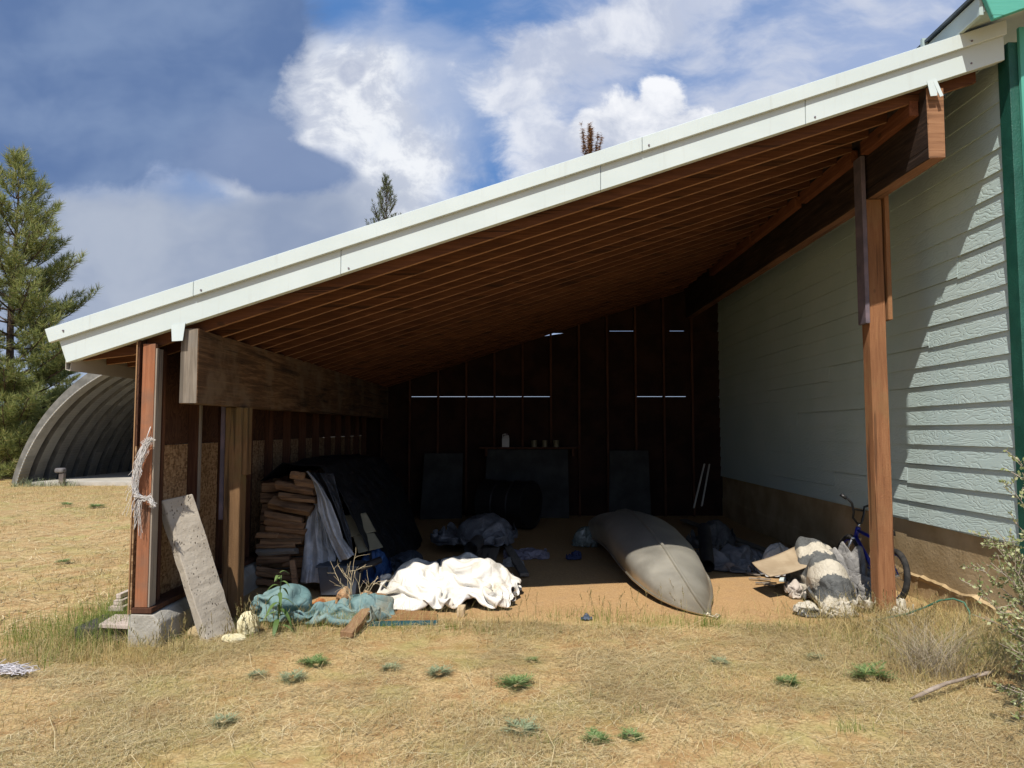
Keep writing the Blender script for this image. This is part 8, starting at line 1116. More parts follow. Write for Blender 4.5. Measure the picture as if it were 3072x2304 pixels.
V, F = cat(A); o = put('seed_grass', mesh_np('seed_grass', V, F), leafmat('seed_stem', [(0, L(.14, .13, .045)), (.5, L(.3, .24, .1)), (1, L(.45, .34, .17))], .7, .2)); setprops(o, 'thin grass stems with seed heads along the bare dirt edge', 'grass', kind='stuff')
# small rosette weeds
m_weed = leafmat('weed_leaf', [(0, L(.1, .17, .05)), (.5, L(.2, .29, .1)), (1, L(.32, .4, .17))], .6, .3)
m_weed2 = leafmat('grey_weed_leaf', [(0, L(.17, .21, .11)), (.5, L(.3, .35, .2)), (1, L(.44, .46, .28))], .6, .3)
def weed_mesh(seed, R, nst, up):
    g = np.random.default_rng(seed); V = []; F = []
    for k in range(nst):
        a = g.uniform(0, 6.28); l = R*g.uniform(.5, 1.1); el = g.uniform(.1, up); d = np.array([math.cos(a)*math.cos(el), math.sin(a)*math.cos(el), math.sin(el)])
        s = np.cross(d, [0, 0, 1]); s /= np.linalg.norm(s); n = 9
        for i in range(2, n):
            u = i/n; p = d*l*u+np.array([0, 0, -.25*l*u*u+.008]); q = l*.28*(1.15-u)
            for sg in (-1, 1):
                e = p+s*sg*q+d*q*.7+np.array([0, 0, g.uniform(-.2, .3)*q]); m_ = (p+e)/2+d*q*.22; m2 = (p+e)/2-d*q*.16; b0 = len(V); V += [p, m2, e, m_]; F.append([b0, b0+1, b0+2, b0+3])
    return mesh_np('weed_plant', np.array(V), np.array(F))
wm = [weed_mesh(1, .11, 46, .55), weed_mesh(2, .095, 34, .45), weed_mesh(3, .08, 30, .7)]
for i, m_ in enumerate(wm): m_.materials.append((m_weed, m_weed2, m_weed)[i])
W_ = [(945, 1994, 0, 1.0, 'bright green weed clump in the straw below the teal tarp'), (872, 2042, 1, 1.15, 'greyish weed just left of the bright green clump'), (768, 2030, 1, .8, 'small grey green weed nearest the concrete footing'),
      (1312, 2030, 1, 1.1, 'blue green weed rosette with dry grass below the plywood sheet'), (1548, 2064, 0, 1.1, 'round green weed rosette standing in the middle of the straw'), (1597, 1984, 2, .7, 'tiny green weed above the middle rosette'),
      (1558, 2206, 1, 1.2, 'grey green weed close to the bottom edge below the middle rosette'), (665, 2172, 1, .95, 'sparse weed tuft alone in the lower left straw'), (1787, 2226, 0, .75, 'flat green weed beside a dry tuft at the bottom edge'),
      (1893, 2216, 2, .9, 'light green upright weed by the bottom edge right of centre'), (2362, 2048, 0, .85, 'green weed left of the larger weed below the tall post'), (2612, 2035, 2, 1.9, 'largest green weed straight below the tall post'),
      (2440, 1975, 1, .8, 'faint grey weed between the canoe tip and the tall post'), (2160, 1990, 1, .9, 'pale weed below the canoe tip'), (1170, 2010, 1, .9, 'faded weed left of the blue green rosette'),
      (200, 1880-360, 2, 1.8, 'distant weed on the left lawn near the end stud'), (290, 1525, 0, 1.6, 'distant green weed on the lawn left of the twine'), (190, 1690, 2, 1.3, 'weed on the lawn beside the tall green grass')]
for px, py, k, s_, lb in W_:
    q = atz(px, py); o = bpy.data.objects.new('weed_plant', wm[k]); COL.objects.link(o); o.location = (q.x, q.y, g0(q.x, q.y)); o.rotation_euler[2] = rnd.uniform(0, 6); s_ *= 1.35; o.scale = (s_, s_, s_); setprops(o, lb, 'weed', 'weeds in the straw')
# broad leaved weed in front of the teal tarp
def leafblade(b, p, d, l, w, droop, n=6, mi=0):
    p = Vector(p); d = Vector(d).normalized(); s = d.cross(Vector((0, 0, 1))).normalized(); P = []
    for i in range(n+1):
        u = i/n; c = p+d*(l*u)+Vector((0, 0, -droop*l*u*u)); ww = w*math.sin(math.pi*min(1, u*.93+.07))**.8*(1-.3*u); P.append([c-s*ww/2+Vector((0, 0, .15*ww)), c, c+s*ww/2+Vector((0, 0, .15*ww))])
    b.grid(P, mi)
m_bl = leafmat('broad_leaf', [(0, L(.1, .18, .05)), (1, L(.24, .34, .12))], .5, .35)
q = atz(838, 1895); root = empty('leafy_weed', (q.x, q.y-.05, g0(q.x, q.y)), 'tall broad leaved green weed in front of the teal tarp', 'weed'); WL[root.name] = Vector(root.location)
b = MB(); b0 = Vector(root.location); b.tube([b0, b0+Vector((.01, 0, .2)), b0+Vector((.02, .01, .44))], .007, 6, r2=.004); build('stem', b, m_bl, root, smooth=True)
b = MB()
for k in range(17):
    z = .05+.41*k/16; a = k*2.4; l = .2*(1-.5*k/16); leafblade(b, b0+Vector((.01, 0, z)), (math.cos(a), math.sin(a), .75 if k > 11 else .35), l, .05*(1-.45*k/16), 1.15-.3*k/16)
build('foliage', b, m_bl, root, smooth=True)
# dead branching stems by the white sheet
def twig(b, p, d, l, r, dep, g):
    p = Vector(p); d = Vector(d).normalized(); pts = [p]; n = 5
    for i in range(n): d = (d+Vector(g.normal(0, .16, 3))+Vector((0, 0, .02))).normalized(); pts.append(pts[-1]+d*l/n)
    b.tube(pts, r, 5, cap=False, r2=r*.5)
    if dep > 0:
        for i in (2, 3, 4):
            if g.random() < .8: twig(b, pts[i], d+Vector(g.normal(0, .7, 3)), l*g.uniform(.3, .6), r*.6, dep-1, g)
m_deadst = plain('dead_stem', L(.5, .4, .24), L(.68, .57, .37), 20, .8, 0)
gg = np.random.default_rng(4); b = MB(); q = atz(1052, 1846)
for k in range(6): twig(b, (q.x+gg.uniform(-.05, .05), q.y-.02, .02), (gg.uniform(-.5, .65), gg.uniform(-.4, 0), 1), gg.uniform(.35, .55), .004, 2, gg)
thing('dead_weed', b, m_deadst, 'bleached dead weed stems between the teal tarp and the white sheet', 'weed', smooth=True)
# silvery shrub at the right
m_shrub = leafmat('shrub_leaf', [(0, L(.2, .24, .08)), (.5, L(.4, .44, .2)), (1, L(.62, .62, .36))], .6, .3)
root = empty('leafy_shrub', (3.08, 4.3, g0(3.08, 4.3)), 'pale leaved open shrub growing by the green building corner', 'shrub'); WL[root.name] = Vector(root.location)
gg = np.random.default_rng(9); b = MB(); LV = []; LF = []
targets = [(2925, 1690, 4.55), (2960, 1600, 4.6), (2990, 1590, 4.5), (3000, 1700, 4.4), (3050, 1370, 4.55), (3068, 1420, 4.4), (2935, 1760, 4.35), (3040, 1560, 4.3), (3020, 1820, 4.1), (2960, 1850, 4.2), (3090, 1500, 4.2), (3060, 1900, 3.9), (3110, 1650, 4.0), (2990, 1930, 4.0), (3130, 1780, 3.8), (3080, 1990, 3.7), (3000, 1640, 4.65), (3045, 1700, 4.2), (2970, 1690, 4.3), (3030, 1460, 4.7), (3000, 2060, 3.9), (3060, 2150, 3.7), (3060, 1750, 4.3), (3085, 1850, 4.0)]
for px, py, Yd in targets:
    e = at(px, py, Yd); s0 = Vector((3.12+gg.uniform(-.12, .2), 4.15+gg.uniform(-.2, .2), g0(3.1, 4.2))); mid = s0.lerp(e, .5)+Vector((.16+gg.uniform(-.05, .1), gg.uniform(-.08, .08), -.02)); pts = []
    for i in range(9): u = i/8; pts.append((s0*(1-u)**2+mid*2*u*(1-u)+e*u*u)+Vector(gg.normal(0, .006, 3)))
    b.tube(pts, .007, 5, cap=False, r2=.002)
    for tw in range(24):
        u = gg.uniform(.3, 1); f = u*8; i0 = min(7, int(f)); p0 = pts[i0].lerp(pts[i0+1], f-i0); d = Vector(gg.normal(0, 1, 3))+(pts[i0+1]-pts[i0]).normalized()*1.4+Vector((0, 0, .3)); d.normalize(); l = gg.uniform(.04, .13)
        b.tube([p0, p0+d*l], .0022, 4, cap=False)
        for k in range(11):
            c = p0+d*(l*gg.uniform(.15, 1.05)); q = np.array(c); dd = np.array(d)*.8+gg.normal(0, .7, 3); dd /= np.linalg.norm(dd); s_ = np.cross(dd, gg.normal(0, 1, 3)); s_ /= np.linalg.norm(s_); ll = gg.uniform(.016, .032); w = ll*.3; o_ = len(LV)
            LV += [q, q+dd*ll*.5-s_*w, q+dd*ll, q+dd*ll*.5+s_*w]; LF.append([o_, o_+1, o_+2, o_+3])
build('branches', b, plain('shrub_twig', L(.3, .24, .18), L(.45, .38, .3), 9, .9, 0), root, smooth=True); put('foliage', mesh_np('foliage', np.array(LV), np.array(LF)), m_shrub, root)
# arching clump of dead grass right of the post
A = []; n = 420; X = g.normal(2.72, .1, n); Y = g.normal(4.75, .1, n); A.append(blades(X, Y, g.uniform(.25, .5, n), np.full(n, .003), g.uniform(.5, 1.6, n), g, n=5)); V, F = cat(A)
o = put('dead_grass_clump', mesh_np('dead_grass_clump', V, F), leafmat('dead_clump', [(0, L(.25, .2, .14)), (.6, L(.46, .38, .27)), (1, L(.6, .52, .38))], .8, .15), None, (2.72, 4.75, 0)); setprops(o, 'arching grey dead grass clump right of the tall post', 'grass clump')
m_gp = wood('grey_plank_wood', L(.1, .085, .07), L(.2, .175, .145), L(.29, .25, .21), 'y', .9, .5)
# ================= things under the roof =================
def cloth(name, c1, c2, rough=.6, spec=.4, trans=0, stain=None, bsc=14, metal=0):
    t = M(name, rough, metal, spec); c = t.co(); col = t.mix(t.mr(t.noise(c, 5, 5, .65), .35, .68), c1, c2)
    if stain: col = t.mix(t.mr(t.noise(c, 3, 6, .7), .52, .7, 0, .8), col, stain)
    t.col(col); f = t.vor(c, bsc, 'DISTANCE_TO_EDGE'); t.nrm(t.bump(t.math('ADD', t.noise(c, bsc*1.5, 5, .6, .8), t.mr(f, 0, .12, 0, .5)), .5, .012)); return t
def heap(name, mat, cx, cy, rx, ry, peaks, seed, label, cat, rot=0, cr=.05, n=150, m=56, rim=.12, freq=3.2, pw=2.4, base=None, side=.5, smooth=True):
    """draped sheet: a mound with creases, its skirt lying on the ground. peaks: (x, y, h, r) in -1..1"""
    th = np.linspace(0, 2*math.pi, n, endpoint=False); rr = np.linspace(0, 1, m)**.9; T, Rr = np.meshgrid(th, rr, indexing='ij')
    k = 1+rim*(fbm(np.cos(T)*2.2+seed, np.sin(T)*2.2, seed, 3)-.5)*2+.05*crumple(np.cos(T)*1.5, np.sin(T)*1.5, seed+2, 3)
    sq = (np.abs(np.cos(T))**pw+np.abs(np.sin(T))**pw)**(-1/pw); x = Rr*k*sq*np.cos(T); y = Rr*k*sq*np.sin(T)
    e = np.clip(1-Rr**3.2, 0, 1)**.6; z = 0*x
    for px, py, h, r in peaks: z = np.maximum(z, h*np.exp(-(((x-px)/r)**2+((y-py)/r)**2)))+.18*h*np.exp(-(((x-px)/r/1.4)**2+((y-py)/r/1.4)**2))
    f = crumple(x*rx*3, y*ry*3, seed, freq); f2 = crumple(x*rx*3+5, y*ry*3+2, seed+9, freq*2.3); d = cr*(f+.45*f2)
    z = z*e+d*(.35+.65*e)*1.0+cr*.55*(1-.3*Rr)
    sh = side*cr*(crumple(x*rx*2.5+9, y*ry*2.5, seed+4, freq)); X0 = x*rx+sh; Y0 = y*ry+side*cr*crumple(x*rx*2.5, y*ry*2.5+9, seed+6, freq)
    c, s = math.cos(rot), math.sin(rot); X = cx+X0*c-Y0*s; Y = cy+X0*s+Y0*c; gzv = gz(X, Y); Z = gzv+np.maximum(z, .006+.012*(np.sin(T*9+seed)+1)*(Rr > .93))
    if base is not None: Z = Z+base(X, Y)
    b = MB(); P = np.stack([X, Y, Z], -1); b.grid(P, 0, True)
    o = thing(name, b, mat, label, cat, smooth=smooth); s_ = o.modifiers.new('thick', 'SOLIDIFY'); s_.thickness = .003; s_.offset = -1
    return o
# white sheet
m_wt = cloth('white_sheet', L(.78, .73, .63), L(.84, .815, .76), .45, .4, stain=L(.72, .62, .46), bsc=7)
pile('white_tarp', 'white', m_wt.m, -.655, 6.82, 1.16, 1.2, 1.1, 'crumpled white plastic sheet lying half in the sun beside the plywood', 'tarp', rnd_=.13, dome=.17, crop=(.05, .95, .04, .97))
m_teal = cloth('teal_sheet', L(.13, .225, .225), L(.22, .32, .305), .75, .25, stain=L(.3, .29, .22), bsc=11)
pile('teal_tarp', 'teal', m_teal.m, -1.66, 6.03, .92, 1.15, 1.15, 'faded teal tarp bunched along the grass edge by the low post', 'tarp', rnd_=.18)
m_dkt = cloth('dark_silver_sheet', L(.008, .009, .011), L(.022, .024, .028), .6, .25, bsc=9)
# stacked firewood
m_fw = wood('split_firewood', L(.12, .06, .03), L(.3, .165, .085), L(.43, .27, .15), 'x', .8, .8, stain=L(.09, .05, .03))
m_fwb = wood('grey_bark', L(.1, .085, .07), L(.25, .22, .19), L(.4, .37, .33), 'x', .6, 1.0, stain=L(.05, .04, .035))
def ZC(x, y): return (750+x*.19286, 1380+y*.19286)   # two measuring windows over the stack
def ZD(x, y): return (700+x*.20344, 1650+y*.20344)
def log(p0, p1, th, Y, label, mat=m_fw, dep=None, twist=0, vert=False):
    a = at(p0[0], p0[1], Y); c_ = at(p1[0], p1[1], Y+rnd.uniform(-.03, .03)); h = th*Y/FPX; dep = dep or h*rnd.uniform(1.0, 1.6); d = (c_-a).normalized(); up = Vector((0, -.25+twist, 1)) if not vert else Vector((1, -.2, 0))
    x = d.cross(up).normalized(); z = x.cross(d); b = MB(); N = 9; k = rnd.choice((5, 6, 6)); base = []
    for i in range(k):
        an = 2*math.pi*i/k+rnd.uniform(-.3, .3)+.5; r = rnd.uniform(.86, 1.1); base.append((math.cos(an)*r, math.sin(an)*r))
    rows = []; sk = rnd.uniform(-.25, .25)
    for i in range(N+1):
        u = i/N; ce = a.lerp(c_, u)+Vector((0, dep*.5, 0)); tw = 1+.07*math.sin(u*5+rnd.uniform(-.2, .2)); r = []
        for (bx_, by_) in base:
            q = ce+x*(bx_*dep*.55*tw)+z*(by_*h*.54*tw)+d*(sk*by_*h*(1 if i in (0, N) else 0)); q += Vector([rnd.uniform(-.0035, .0035) for _ in range(3)]); r.append(q)
        rows.append(r)
    vs = [q for r in rows for q in r]; fs = [tuple(range(k-1, -1, -1)), tuple(N*k+i for i in range(k))]
    for i in range(N):
        for j in range(k): fs.append((i*k+j, i*k+(j+1) % k, (i+1)*k+(j+1) % k, (i+1)*k+j))
    b.add(vs, fs); return thing('firewood_log', b, mat, label, 'log', 'split firewood stacked by the low post', bev=.004)
FWL = [(ZC, (605, 230), (840, 255), 125, 'topmost short split log of the firewood stack', {}), (ZC, (680, 330), (1000, 392), 110, 'log tucked under the tarp edge just below the topmost log', {}),
       (ZC, (388, 392), (985, 505), 135, 'long split log sticking out left, third from the stack top', {}), (ZC, (440, 555), (1005, 632), 105, 'yellowish split log with a dark knot in the upper stack', {}),
       (ZC, (280, 665), (925, 812), 175, 'thickest slanting split log in the middle of the stack', {}), (ZC, (205, 845), (800, 955), 95, 'thin dark log under the thickest slanting log', {}),
       (ZC, (210, 955), (830, 1050), 120, 'split log with a long crack just below the thin dark log', {}), (ZC, (230, 1060), (855, 1130), 100, 'flat log in the lower half under the cracked log', {}),
       (ZC, (240, 1150), (840, 1215), 105, 'log with a peeled pale strip in the lower stack', {}), (ZC, (85, 1170), (420, 1185), 90, 'short log end close behind the low post', {}),
       (ZC, (150, 1270), (800, 1265), 85, 'dark weathered log right above the bark covered log', {}), (ZC, (90, 1345), (690, 1335), 70, 'blackened log resting on the bark covered log', {}),
       (ZC, (95, 1440), (695, 1415), 120, 'grey bark covered log low in the stack', dict(mat=m_fwb)), (ZC, (85, 1580), (600, 1535), 140, 'sloping log with a pale cut end near the stack foot', {}),
       (ZD, (330, 275), (825, 365), 75, 'thin log under the pale ended sloping log', {}), (ZD, (320, 345), (850, 435), 95, 'heavy bottom log above the teal tarp', {}),
       (ZD, (310, 480), (700, 520), 90, 'half buried lowest log behind the teal tarp', {}), (ZC, (500, 1640), (700, 1600), 80, 'reddish log end behind the upright stick', {})]
for f_, p0, p1, th_, lb, kw in FWL: log(f_(*p0), f_(*p1), th_*.195, 7.05, lb, **kw)
a = at(*ZD(868, 150), 6.93); c_ = at(*ZD(930, 640), 6.85); b = MB(); b.bar(a, c_, .05, .04, (0, -1, 0), seg=5, jit=.003); thing('wood_stick', b, m_fw, 'upright squared stick leaning against the firewood stack', 'stick', bev=.003)
# loose logs hidden mass behind: second row just showing through gaps
for i in range(9):
    z = .1+.11*i; b = MB(); b.bar((-2.66+.02*rnd.random(), 7.32+rnd.uniform(-.02, .02), z), (-2.2, 7.32+rnd.uniform(-.03, .03), z+.01), .13, .1, (0, .2, 1), seg=4, jit=.006)
    thing('firewood_log', b, m_fw, 'shaded log in the second row behind the front of the firewood stack', 'log', 'second row of firewood logs', bev=.004)
# dark tarp over the stack
m_sil = cloth('silver_sheet', L(.36, .365, .38), L(.56, .565, .58), .42, .5, stain=L(.4, .38, .3), bsc=12)
U, Vv = np.meshgrid(np.linspace(0, 1, 90), np.linspace(0, 1, 70), indexing='ij')
yb = 7.32+U*3.4; prof = np.stack([np.interp(Vv, [0, .18, .38, .62, .85, 1], [-2.70, -2.45, -2.05, -1.72, -1.5, -1.38]), np.interp(Vv, [0, .18, .38, .62, .85, 1], [1.05, 1.24, 1.2, .82, .35, .02])], -1)
cr_ = crumple(U*5, Vv*4, 31, 1.6)*.07+crumple(U*9, Vv*7, 33, 2)*.025; xx = prof[..., 0]+cr_*.7+.25*(fbm(U*3, Vv*2, 4, 3)-.5)*Vv-.25*np.clip(U-.75, 0, 1)*Vv; zz = np.maximum(.01, prof[..., 1]+cr_*.6+.1*(fbm(U*4, Vv*3, 5, 3)-.5)-.5*np.clip(U-.8, 0, 1)*Vv)
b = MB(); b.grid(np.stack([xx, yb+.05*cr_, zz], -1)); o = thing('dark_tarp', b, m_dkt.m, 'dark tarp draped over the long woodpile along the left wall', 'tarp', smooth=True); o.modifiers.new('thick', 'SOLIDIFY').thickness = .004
# silver folds hanging over the end of the stack
def drape(b, Lp, Rp, Y, seed, amp, nu=46, nv=60, bulge=0, folds=3.0):
    Lp = np.array([at(x, y, 1)[:] for x, y in Lp]); u = np.linspace(0, 1, nu); v = np.linspace(0, 1, nv)
def ribbon(b, Lp, Rp, Yt, Yb, seed, amp, nu=40, nv=64, folds=3.0):
    kL = np.linspace(0, 1, len(Lp)); kR = np.linspace(0, 1, len(Rp)); P = np.zeros((nu, nv, 3)); vv = np.linspace(0, 1, nv)
    lx = np.interp(vv, kL, [p[0] for p in Lp]); ly = np.interp(vv, kL, [p[1] for p in Lp]); rx = np.interp(vv, kR, [p[0] for p in Rp]); ry = np.interp(vv, kR, [p[1] for p in Rp])
    for i in range(nu):
        u = i/(nu-1)
        f = np.sin(u*math.pi*2*folds+1.3*np.sin(vv*3+seed)+seed)*.6+crumple(np.full(nv, u*3.0), vv*1.6, seed, 2.2)*1.2
        dep = Yt+(Yb-Yt)*vv-amp*f-.10*math.sin(math.pi*u)
        for j in range(nv): P[i, j] = at(lx[j]*(1-u)+rx[j]*u, ly[j]*(1-u)+ry[j]*u+2*math.sin(u*9+seed)*(j == nv-1), dep[j])[:]
    P[..., 2] = np.maximum(P[..., 2], .012); b.grid(P)
b = MB()
ribbon(b, [ZC(870, 175), ZC(985, 330), ZC(1045, 560), ZC(1060, 780), ZC(1170, 1050), ZC(1270, 1320), ZC(1400, 1590)], [ZC(900, 170), ZC(1120, 430), ZC(1260, 680), ZC(1380, 980), ZC(1450, 1230), ZC(1560, 1370), ZC(1625, 1480)], 7.15, 6.82, 3, .035, folds=1.6)
ribbon(b, [ZC(1020, 640), ZC(900, 880), ZC(860, 1080), ZC(850, 1300), ZC(830, 1500), ZD(985, 480)], [ZC(1075, 700), ZC(1190, 1000), ZC(1260, 1300), ZC(1340, 1500), ZD(1500, 330), ZD(1480, 500)], 7.22, 6.95, 7, .045, folds=2.1)
o = thing('silver_tarp', b, m_sil.m, 'crinkled silver tarp hanging in folds beside the firewood', 'tarp', smooth=True); o.modifiers.new('thick', 'SOLIDIFY').thickness = .003
b = MB(); ribbon(b, [ZC(930, 190), ZC(1120, 420), ZC(1290, 740), ZC(1420, 1100), ZC(1560, 1380)], [ZC(1300, 210), ZC(1350, 420), ZC(1430, 720), ZC(1560, 1120), ZC(1600, 1400)], 7.3, 7.1, 11, .04, folds=1.4)
o = thing('black_tarp', b, cloth('charcoal_sheet', L(.016, .018, .022), L(.05, .053, .062), .5, .35).m, 'charcoal tarp flap hanging behind the silver folds', 'tarp', smooth=True); o.modifiers.new('thick', 'SOLIDIFY').thickness = .003
# blue sheet, grey tote, cardboards behind white sheet
m_blue = cloth('blue_sheet', L(.012, .05, .16), L(.03, .1, .26), .5, .4)
pile('blue_tarp', 'grey', m_blue.m, -1.55, 7.4, .42, .36, 1.3, 'bright blue tarp bunched beside the silver folds', 'tarp', rot=.5, rnd_=.25)
b = MB(); q = at(1030, 1700, 6.95); b.hexa([(q.x-.17, 6.78, .01), (q.x+.16, 6.78, .01), (q.x+.16, 7.0, .01), (q.x-.17, 7.0, .01), (q.x-.2, 6.76, .27), (q.x+.19, 6.76, .27), (q.x+.19, 7.02, .27), (q.x-.2, 7.02, .27)])
b.box(q.x-.215, q.x+.205, 6.745, 7.035, .271, .292); b.box(q.x-.1, q.x-.06, 6.735, 6.744, .2, .29); b.box(q.x+.05, q.x+.09, 6.735, 6.744, .2, .29)
thing('storage_tote', b, plain('slate_plastic', L(.05, .065, .09), L(.07, .085, .11), 3, .5, 0), 'slate blue plastic tote at the foot of the silver folds', 'tote', bev=.012, seg=2)
m_card = plain('cardboard', L(.36, .27, .17), L(.45, .35, .23), 6, .9, .15); m_cardg = plain('grey_cardboard', L(.2, .18, .12), L(.26, .235, .16), 4, .9, .1)
def card(name, px, Y, label, mat, th=.006, cat='cardboard', curl=0):
    P = [at(x, y, Yd) for (x, y), Yd in zip(px, Y)]; n = 14; G = np.zeros((n, n, 3)); nr = (P[1]-P[0]).cross(P[3]-P[0]).normalized()
    for i in range(n):
        for j in range(n):
            u, v = i/(n-1), j/(n-1); p = (P[0]*(1-u)+P[1]*u)*(1-v)+(P[3]*(1-u)+P[2]*u)*v+nr*(curl*math.sin(math.pi*u)*.6+curl*math.sin(math.pi*v*1.3)*.5); G[i, j] = p[:]
    b = MB(); b.grid(G); o = thing(name, b, mat, label, cat, smooth=True); s_ = o.modifiers.new('thick', 'SOLIDIFY'); s_.thickness = th; s_.offset = 0; return o
card('cardboard_sheet', [(1034, 1546), (1098, 1538), (1128, 1594), (1052, 1612)], [7.55, 7.6, 7.5, 7.4], 'upper grey cardboard leaning beyond the silver folds', m_cardg)
card('cardboard_sheet', [(1058, 1606), (1122, 1598), (1150, 1642), (1075, 1660)], [7.42, 7.48, 7.4, 7.3], 'lower grey cardboard sagging over the blue tarp', m_cardg)
b = MB(); b.tube([at(1075, 1705, 6.75), at(1140, 1680, 6.95)], .035, 12, cap=False); b.tube([at(1075, 1705, 6.75), at(1140, 1680, 6.95)], .03, 12, cap=False); thing('black_pipe', b, plain('black_plastic', L(.02, .018, .02), L(.03, .028, .03), 5, .5, 0), 'short black plastic pipe between the tote and the white sheet', 'pipe', smooth=True)
pile('orange_cloth', 'teal', cloth('orange_cloth', L(.42, .15, .05), L(.55, .24, .09), .8, .2).m, -1.87, 6.38, .2, .25, .5, 'rust orange cloth peeking above the teal tarp', 'cloth')
pile('tan_cloth', 'teal', cloth('tan_cloth', L(.42, .24, .12), L(.5, .33, .19), .8, .2).m, -1.5, 6.5, .25, .3, .7, 'tan orange cloth beside the rust orange one', 'cloth', rot=.1)
# plank, plywood sheet, wood block near the white sheet
m_brown = wood('brown_plank', L(.14, .075, .035), L(.31, .18, .09), L(.42, .28, .16), 'y', 1, .7)
a = atz(1040, 1905, .03); c_ = atz(1142, 1788, .1); b = MB(); b.bar(a, c_, .1, .055, (0, -.35, 1), seg=8, jit=.004); thing('brown_plank', b, m_brown, 'brown timber plank lying slantwise between the teal tarp and white sheet', 'plank', bev=.005)
m_plyx = wood('weathered_ply', L(.2, .1, .04), L(.36, .195, .08), L(.46, .28, .13), 'x', .8, .5)
PL = [(1062, 1864), (1312, 1855), (1311, 1829), (1140, 1822)]; W4 = [atz(x, y, .035) for x, y in PL]; W4 = [Vector((p.x, p.y, g0(p.x, p.y)+.03)) for p in W4]
root = empty('plywood_sheet', W4[0], 'flat weathered plywood piece with a teal front edge in front of the white sheet', 'plywood'); WL[root.name] = Vector(W4[0])
b = MB(); b.hexa([p-Vector((0, 0, .02)) for p in W4]+W4); build('panel', b, m_plyx, root, bev=.002)
b = MB(); a, c_ = W4[0], W4[1]; n_ = Vector((0, -1, 0)); b.hexa([a+n_*.016+Vector((0, 0, -.03)), c_+n_*.016+Vector((0, 0, -.03)), c_+n_*.0005+Vector((0, 0, -.03)), a+n_*.0005+Vector((0, 0, -.03)), a+n_*.016+Vector((0, 0, .012)), c_+n_*.016+Vector((0, 0, .012)), c_+n_*.0005+Vector((0, 0, .004)), a+n_*.0005+Vector((0, 0, .004))]); build('edge_strip', b, plain('teal_strip', L(.02, .09, .12), L(.04, .13, .16), 20, .6, 0), root)
q = atz(1384, 1846); b = MB(); b.hexa([(q.x-.035, q.y-.03, -.01), (q.x+.03, q.y-.03, -.01), (q.x+.03, q.y+.05, -.01), (q.x-.035, q.y+.05, -.01), (q.x-.04, q.y-.025, .05), (q.x+.02, q.y-.035, .06), (q.x+.035, q.y+.04, .085), (q.x-.03, q.y+.05, .08)]); thing('wood_block', b, wood('block_wood', L(.45, .32, .18), L(.55, .42, .26), L(.62, .5, .33), 'z'), 'small pale wood block at the front edge of the white sheet', 'block', bev=.004)
# leaning concrete plank
t = M('pitted_concrete', .92, 0, .2); c = t.co(); pits = t.vor(t.map(c, (60, 60, 24), rot=(0, .35, 0)), 1.0); pm = t.math('MULTIPLY', t.mr(pits, .3, .16), t.mr(t.noise(c, 4.5, 3, .6), .44, .6))
col = t.mix(t.mr(t.noise(c, 6, 5, .6), .35, .7), L(.40, .35, .28), L(.51, .455, .37)); t.col(t.mix(pm, col, L(.05, .035, .02))); t.nrm(t.bump(t.math('SUBTRACT', t.noise(c, 40, 4, .65), pm), .6, .008)); m_pit = t.m
a0 = atz(625, 1934, -.02); a1 = atz(714, 1905, -.02); top0 = at(487, 1502, 5.42); top1 = at(580, 1482, 5.56)
nrm = (a1-a0).cross(top0-a0).normalized()
if nrm.y < 0: nrm = -nrm
b = MB(); N = 16; rows = []
for i in range(N+1):
    u = i/N; l = a0.lerp(top0, u); r = a1.lerp(top1, u); j = lambda s_: Vector([rnd.uniform(-s_, s_) for _ in range(3)]); off = Vector((-.055, .02, .0))
    rows.append([l+j(.004), r+j(.003), r+nrm*.05, l+nrm*.05+off*.4+j(.004)])
vs = [p for r in rows for p in r]; fs = [(3, 2, 1, 0), tuple(4*N+k for k in range(4))]
for i in range(N):
    for k in range(4): fs.append((4*i+k, 4*i+(k+1) % 4, 4*i+4+(k+1) % 4, 4*i+4+k))
b.add(vs, fs); thing('concrete_plank', b, m_pit, 'pale pitted concrete plank leaning between the end stud and the low post', 'plank', bev=.006)
# cream foam lumps
def lump(name, px, py, rx, ry, rz, seed, mat, label, cat, rough=.3, group=None, Yoff=0):
    q = atz(px, py); n, m = 28, 18; T, Ph = np.meshgrid(np.linspace(0, 2*math.pi, n, endpoint=False), np.linspace(0, math.pi, m), indexing='ij')
    x = np.sin(Ph)*np.cos(T); y = np.sin(Ph)*np.sin(T); z = np.cos(Ph); k = 1+rough*(crumple(x*1.3+z, y*1.3-z*.7, seed, 2))+.12*(fbm(x*4+z*3, y*4+z, seed, 3)-.5)
    P = np.stack([q.x+x*k*rx, q.y+Yoff+y*k*ry, np.maximum(-.03, g0(q.x, q.y)+rz*.6+z*k*rz)], -1); b = MB(); b.grid(P, 0, True); return thing(name, b, mat, label, cat, group)
m_foam = plain('cream_foam', L(.6, .52, .3), L(.74, .68, .46), 12, .9, .8, 30, bd=.012)
lump('foam_lump', 745, 1905, .085, .08, .11, 2, m_foam, 'upright cream foam lump by the foot of the concrete plank', 'foam'); lump('foam_lump', 700, 1926, .09, .05, .035, 5, m_foam, 'low cream foam lump in the grass in front of the upright one', 'foam'); lump('stone', 592, 1908, .07, .06, .05, 6, plain('straw_stone', L(.4, .3, .16), L(.5, .4, .24), 10, .95, .6), 'tan stone in the gap beside the footing', 'stone')
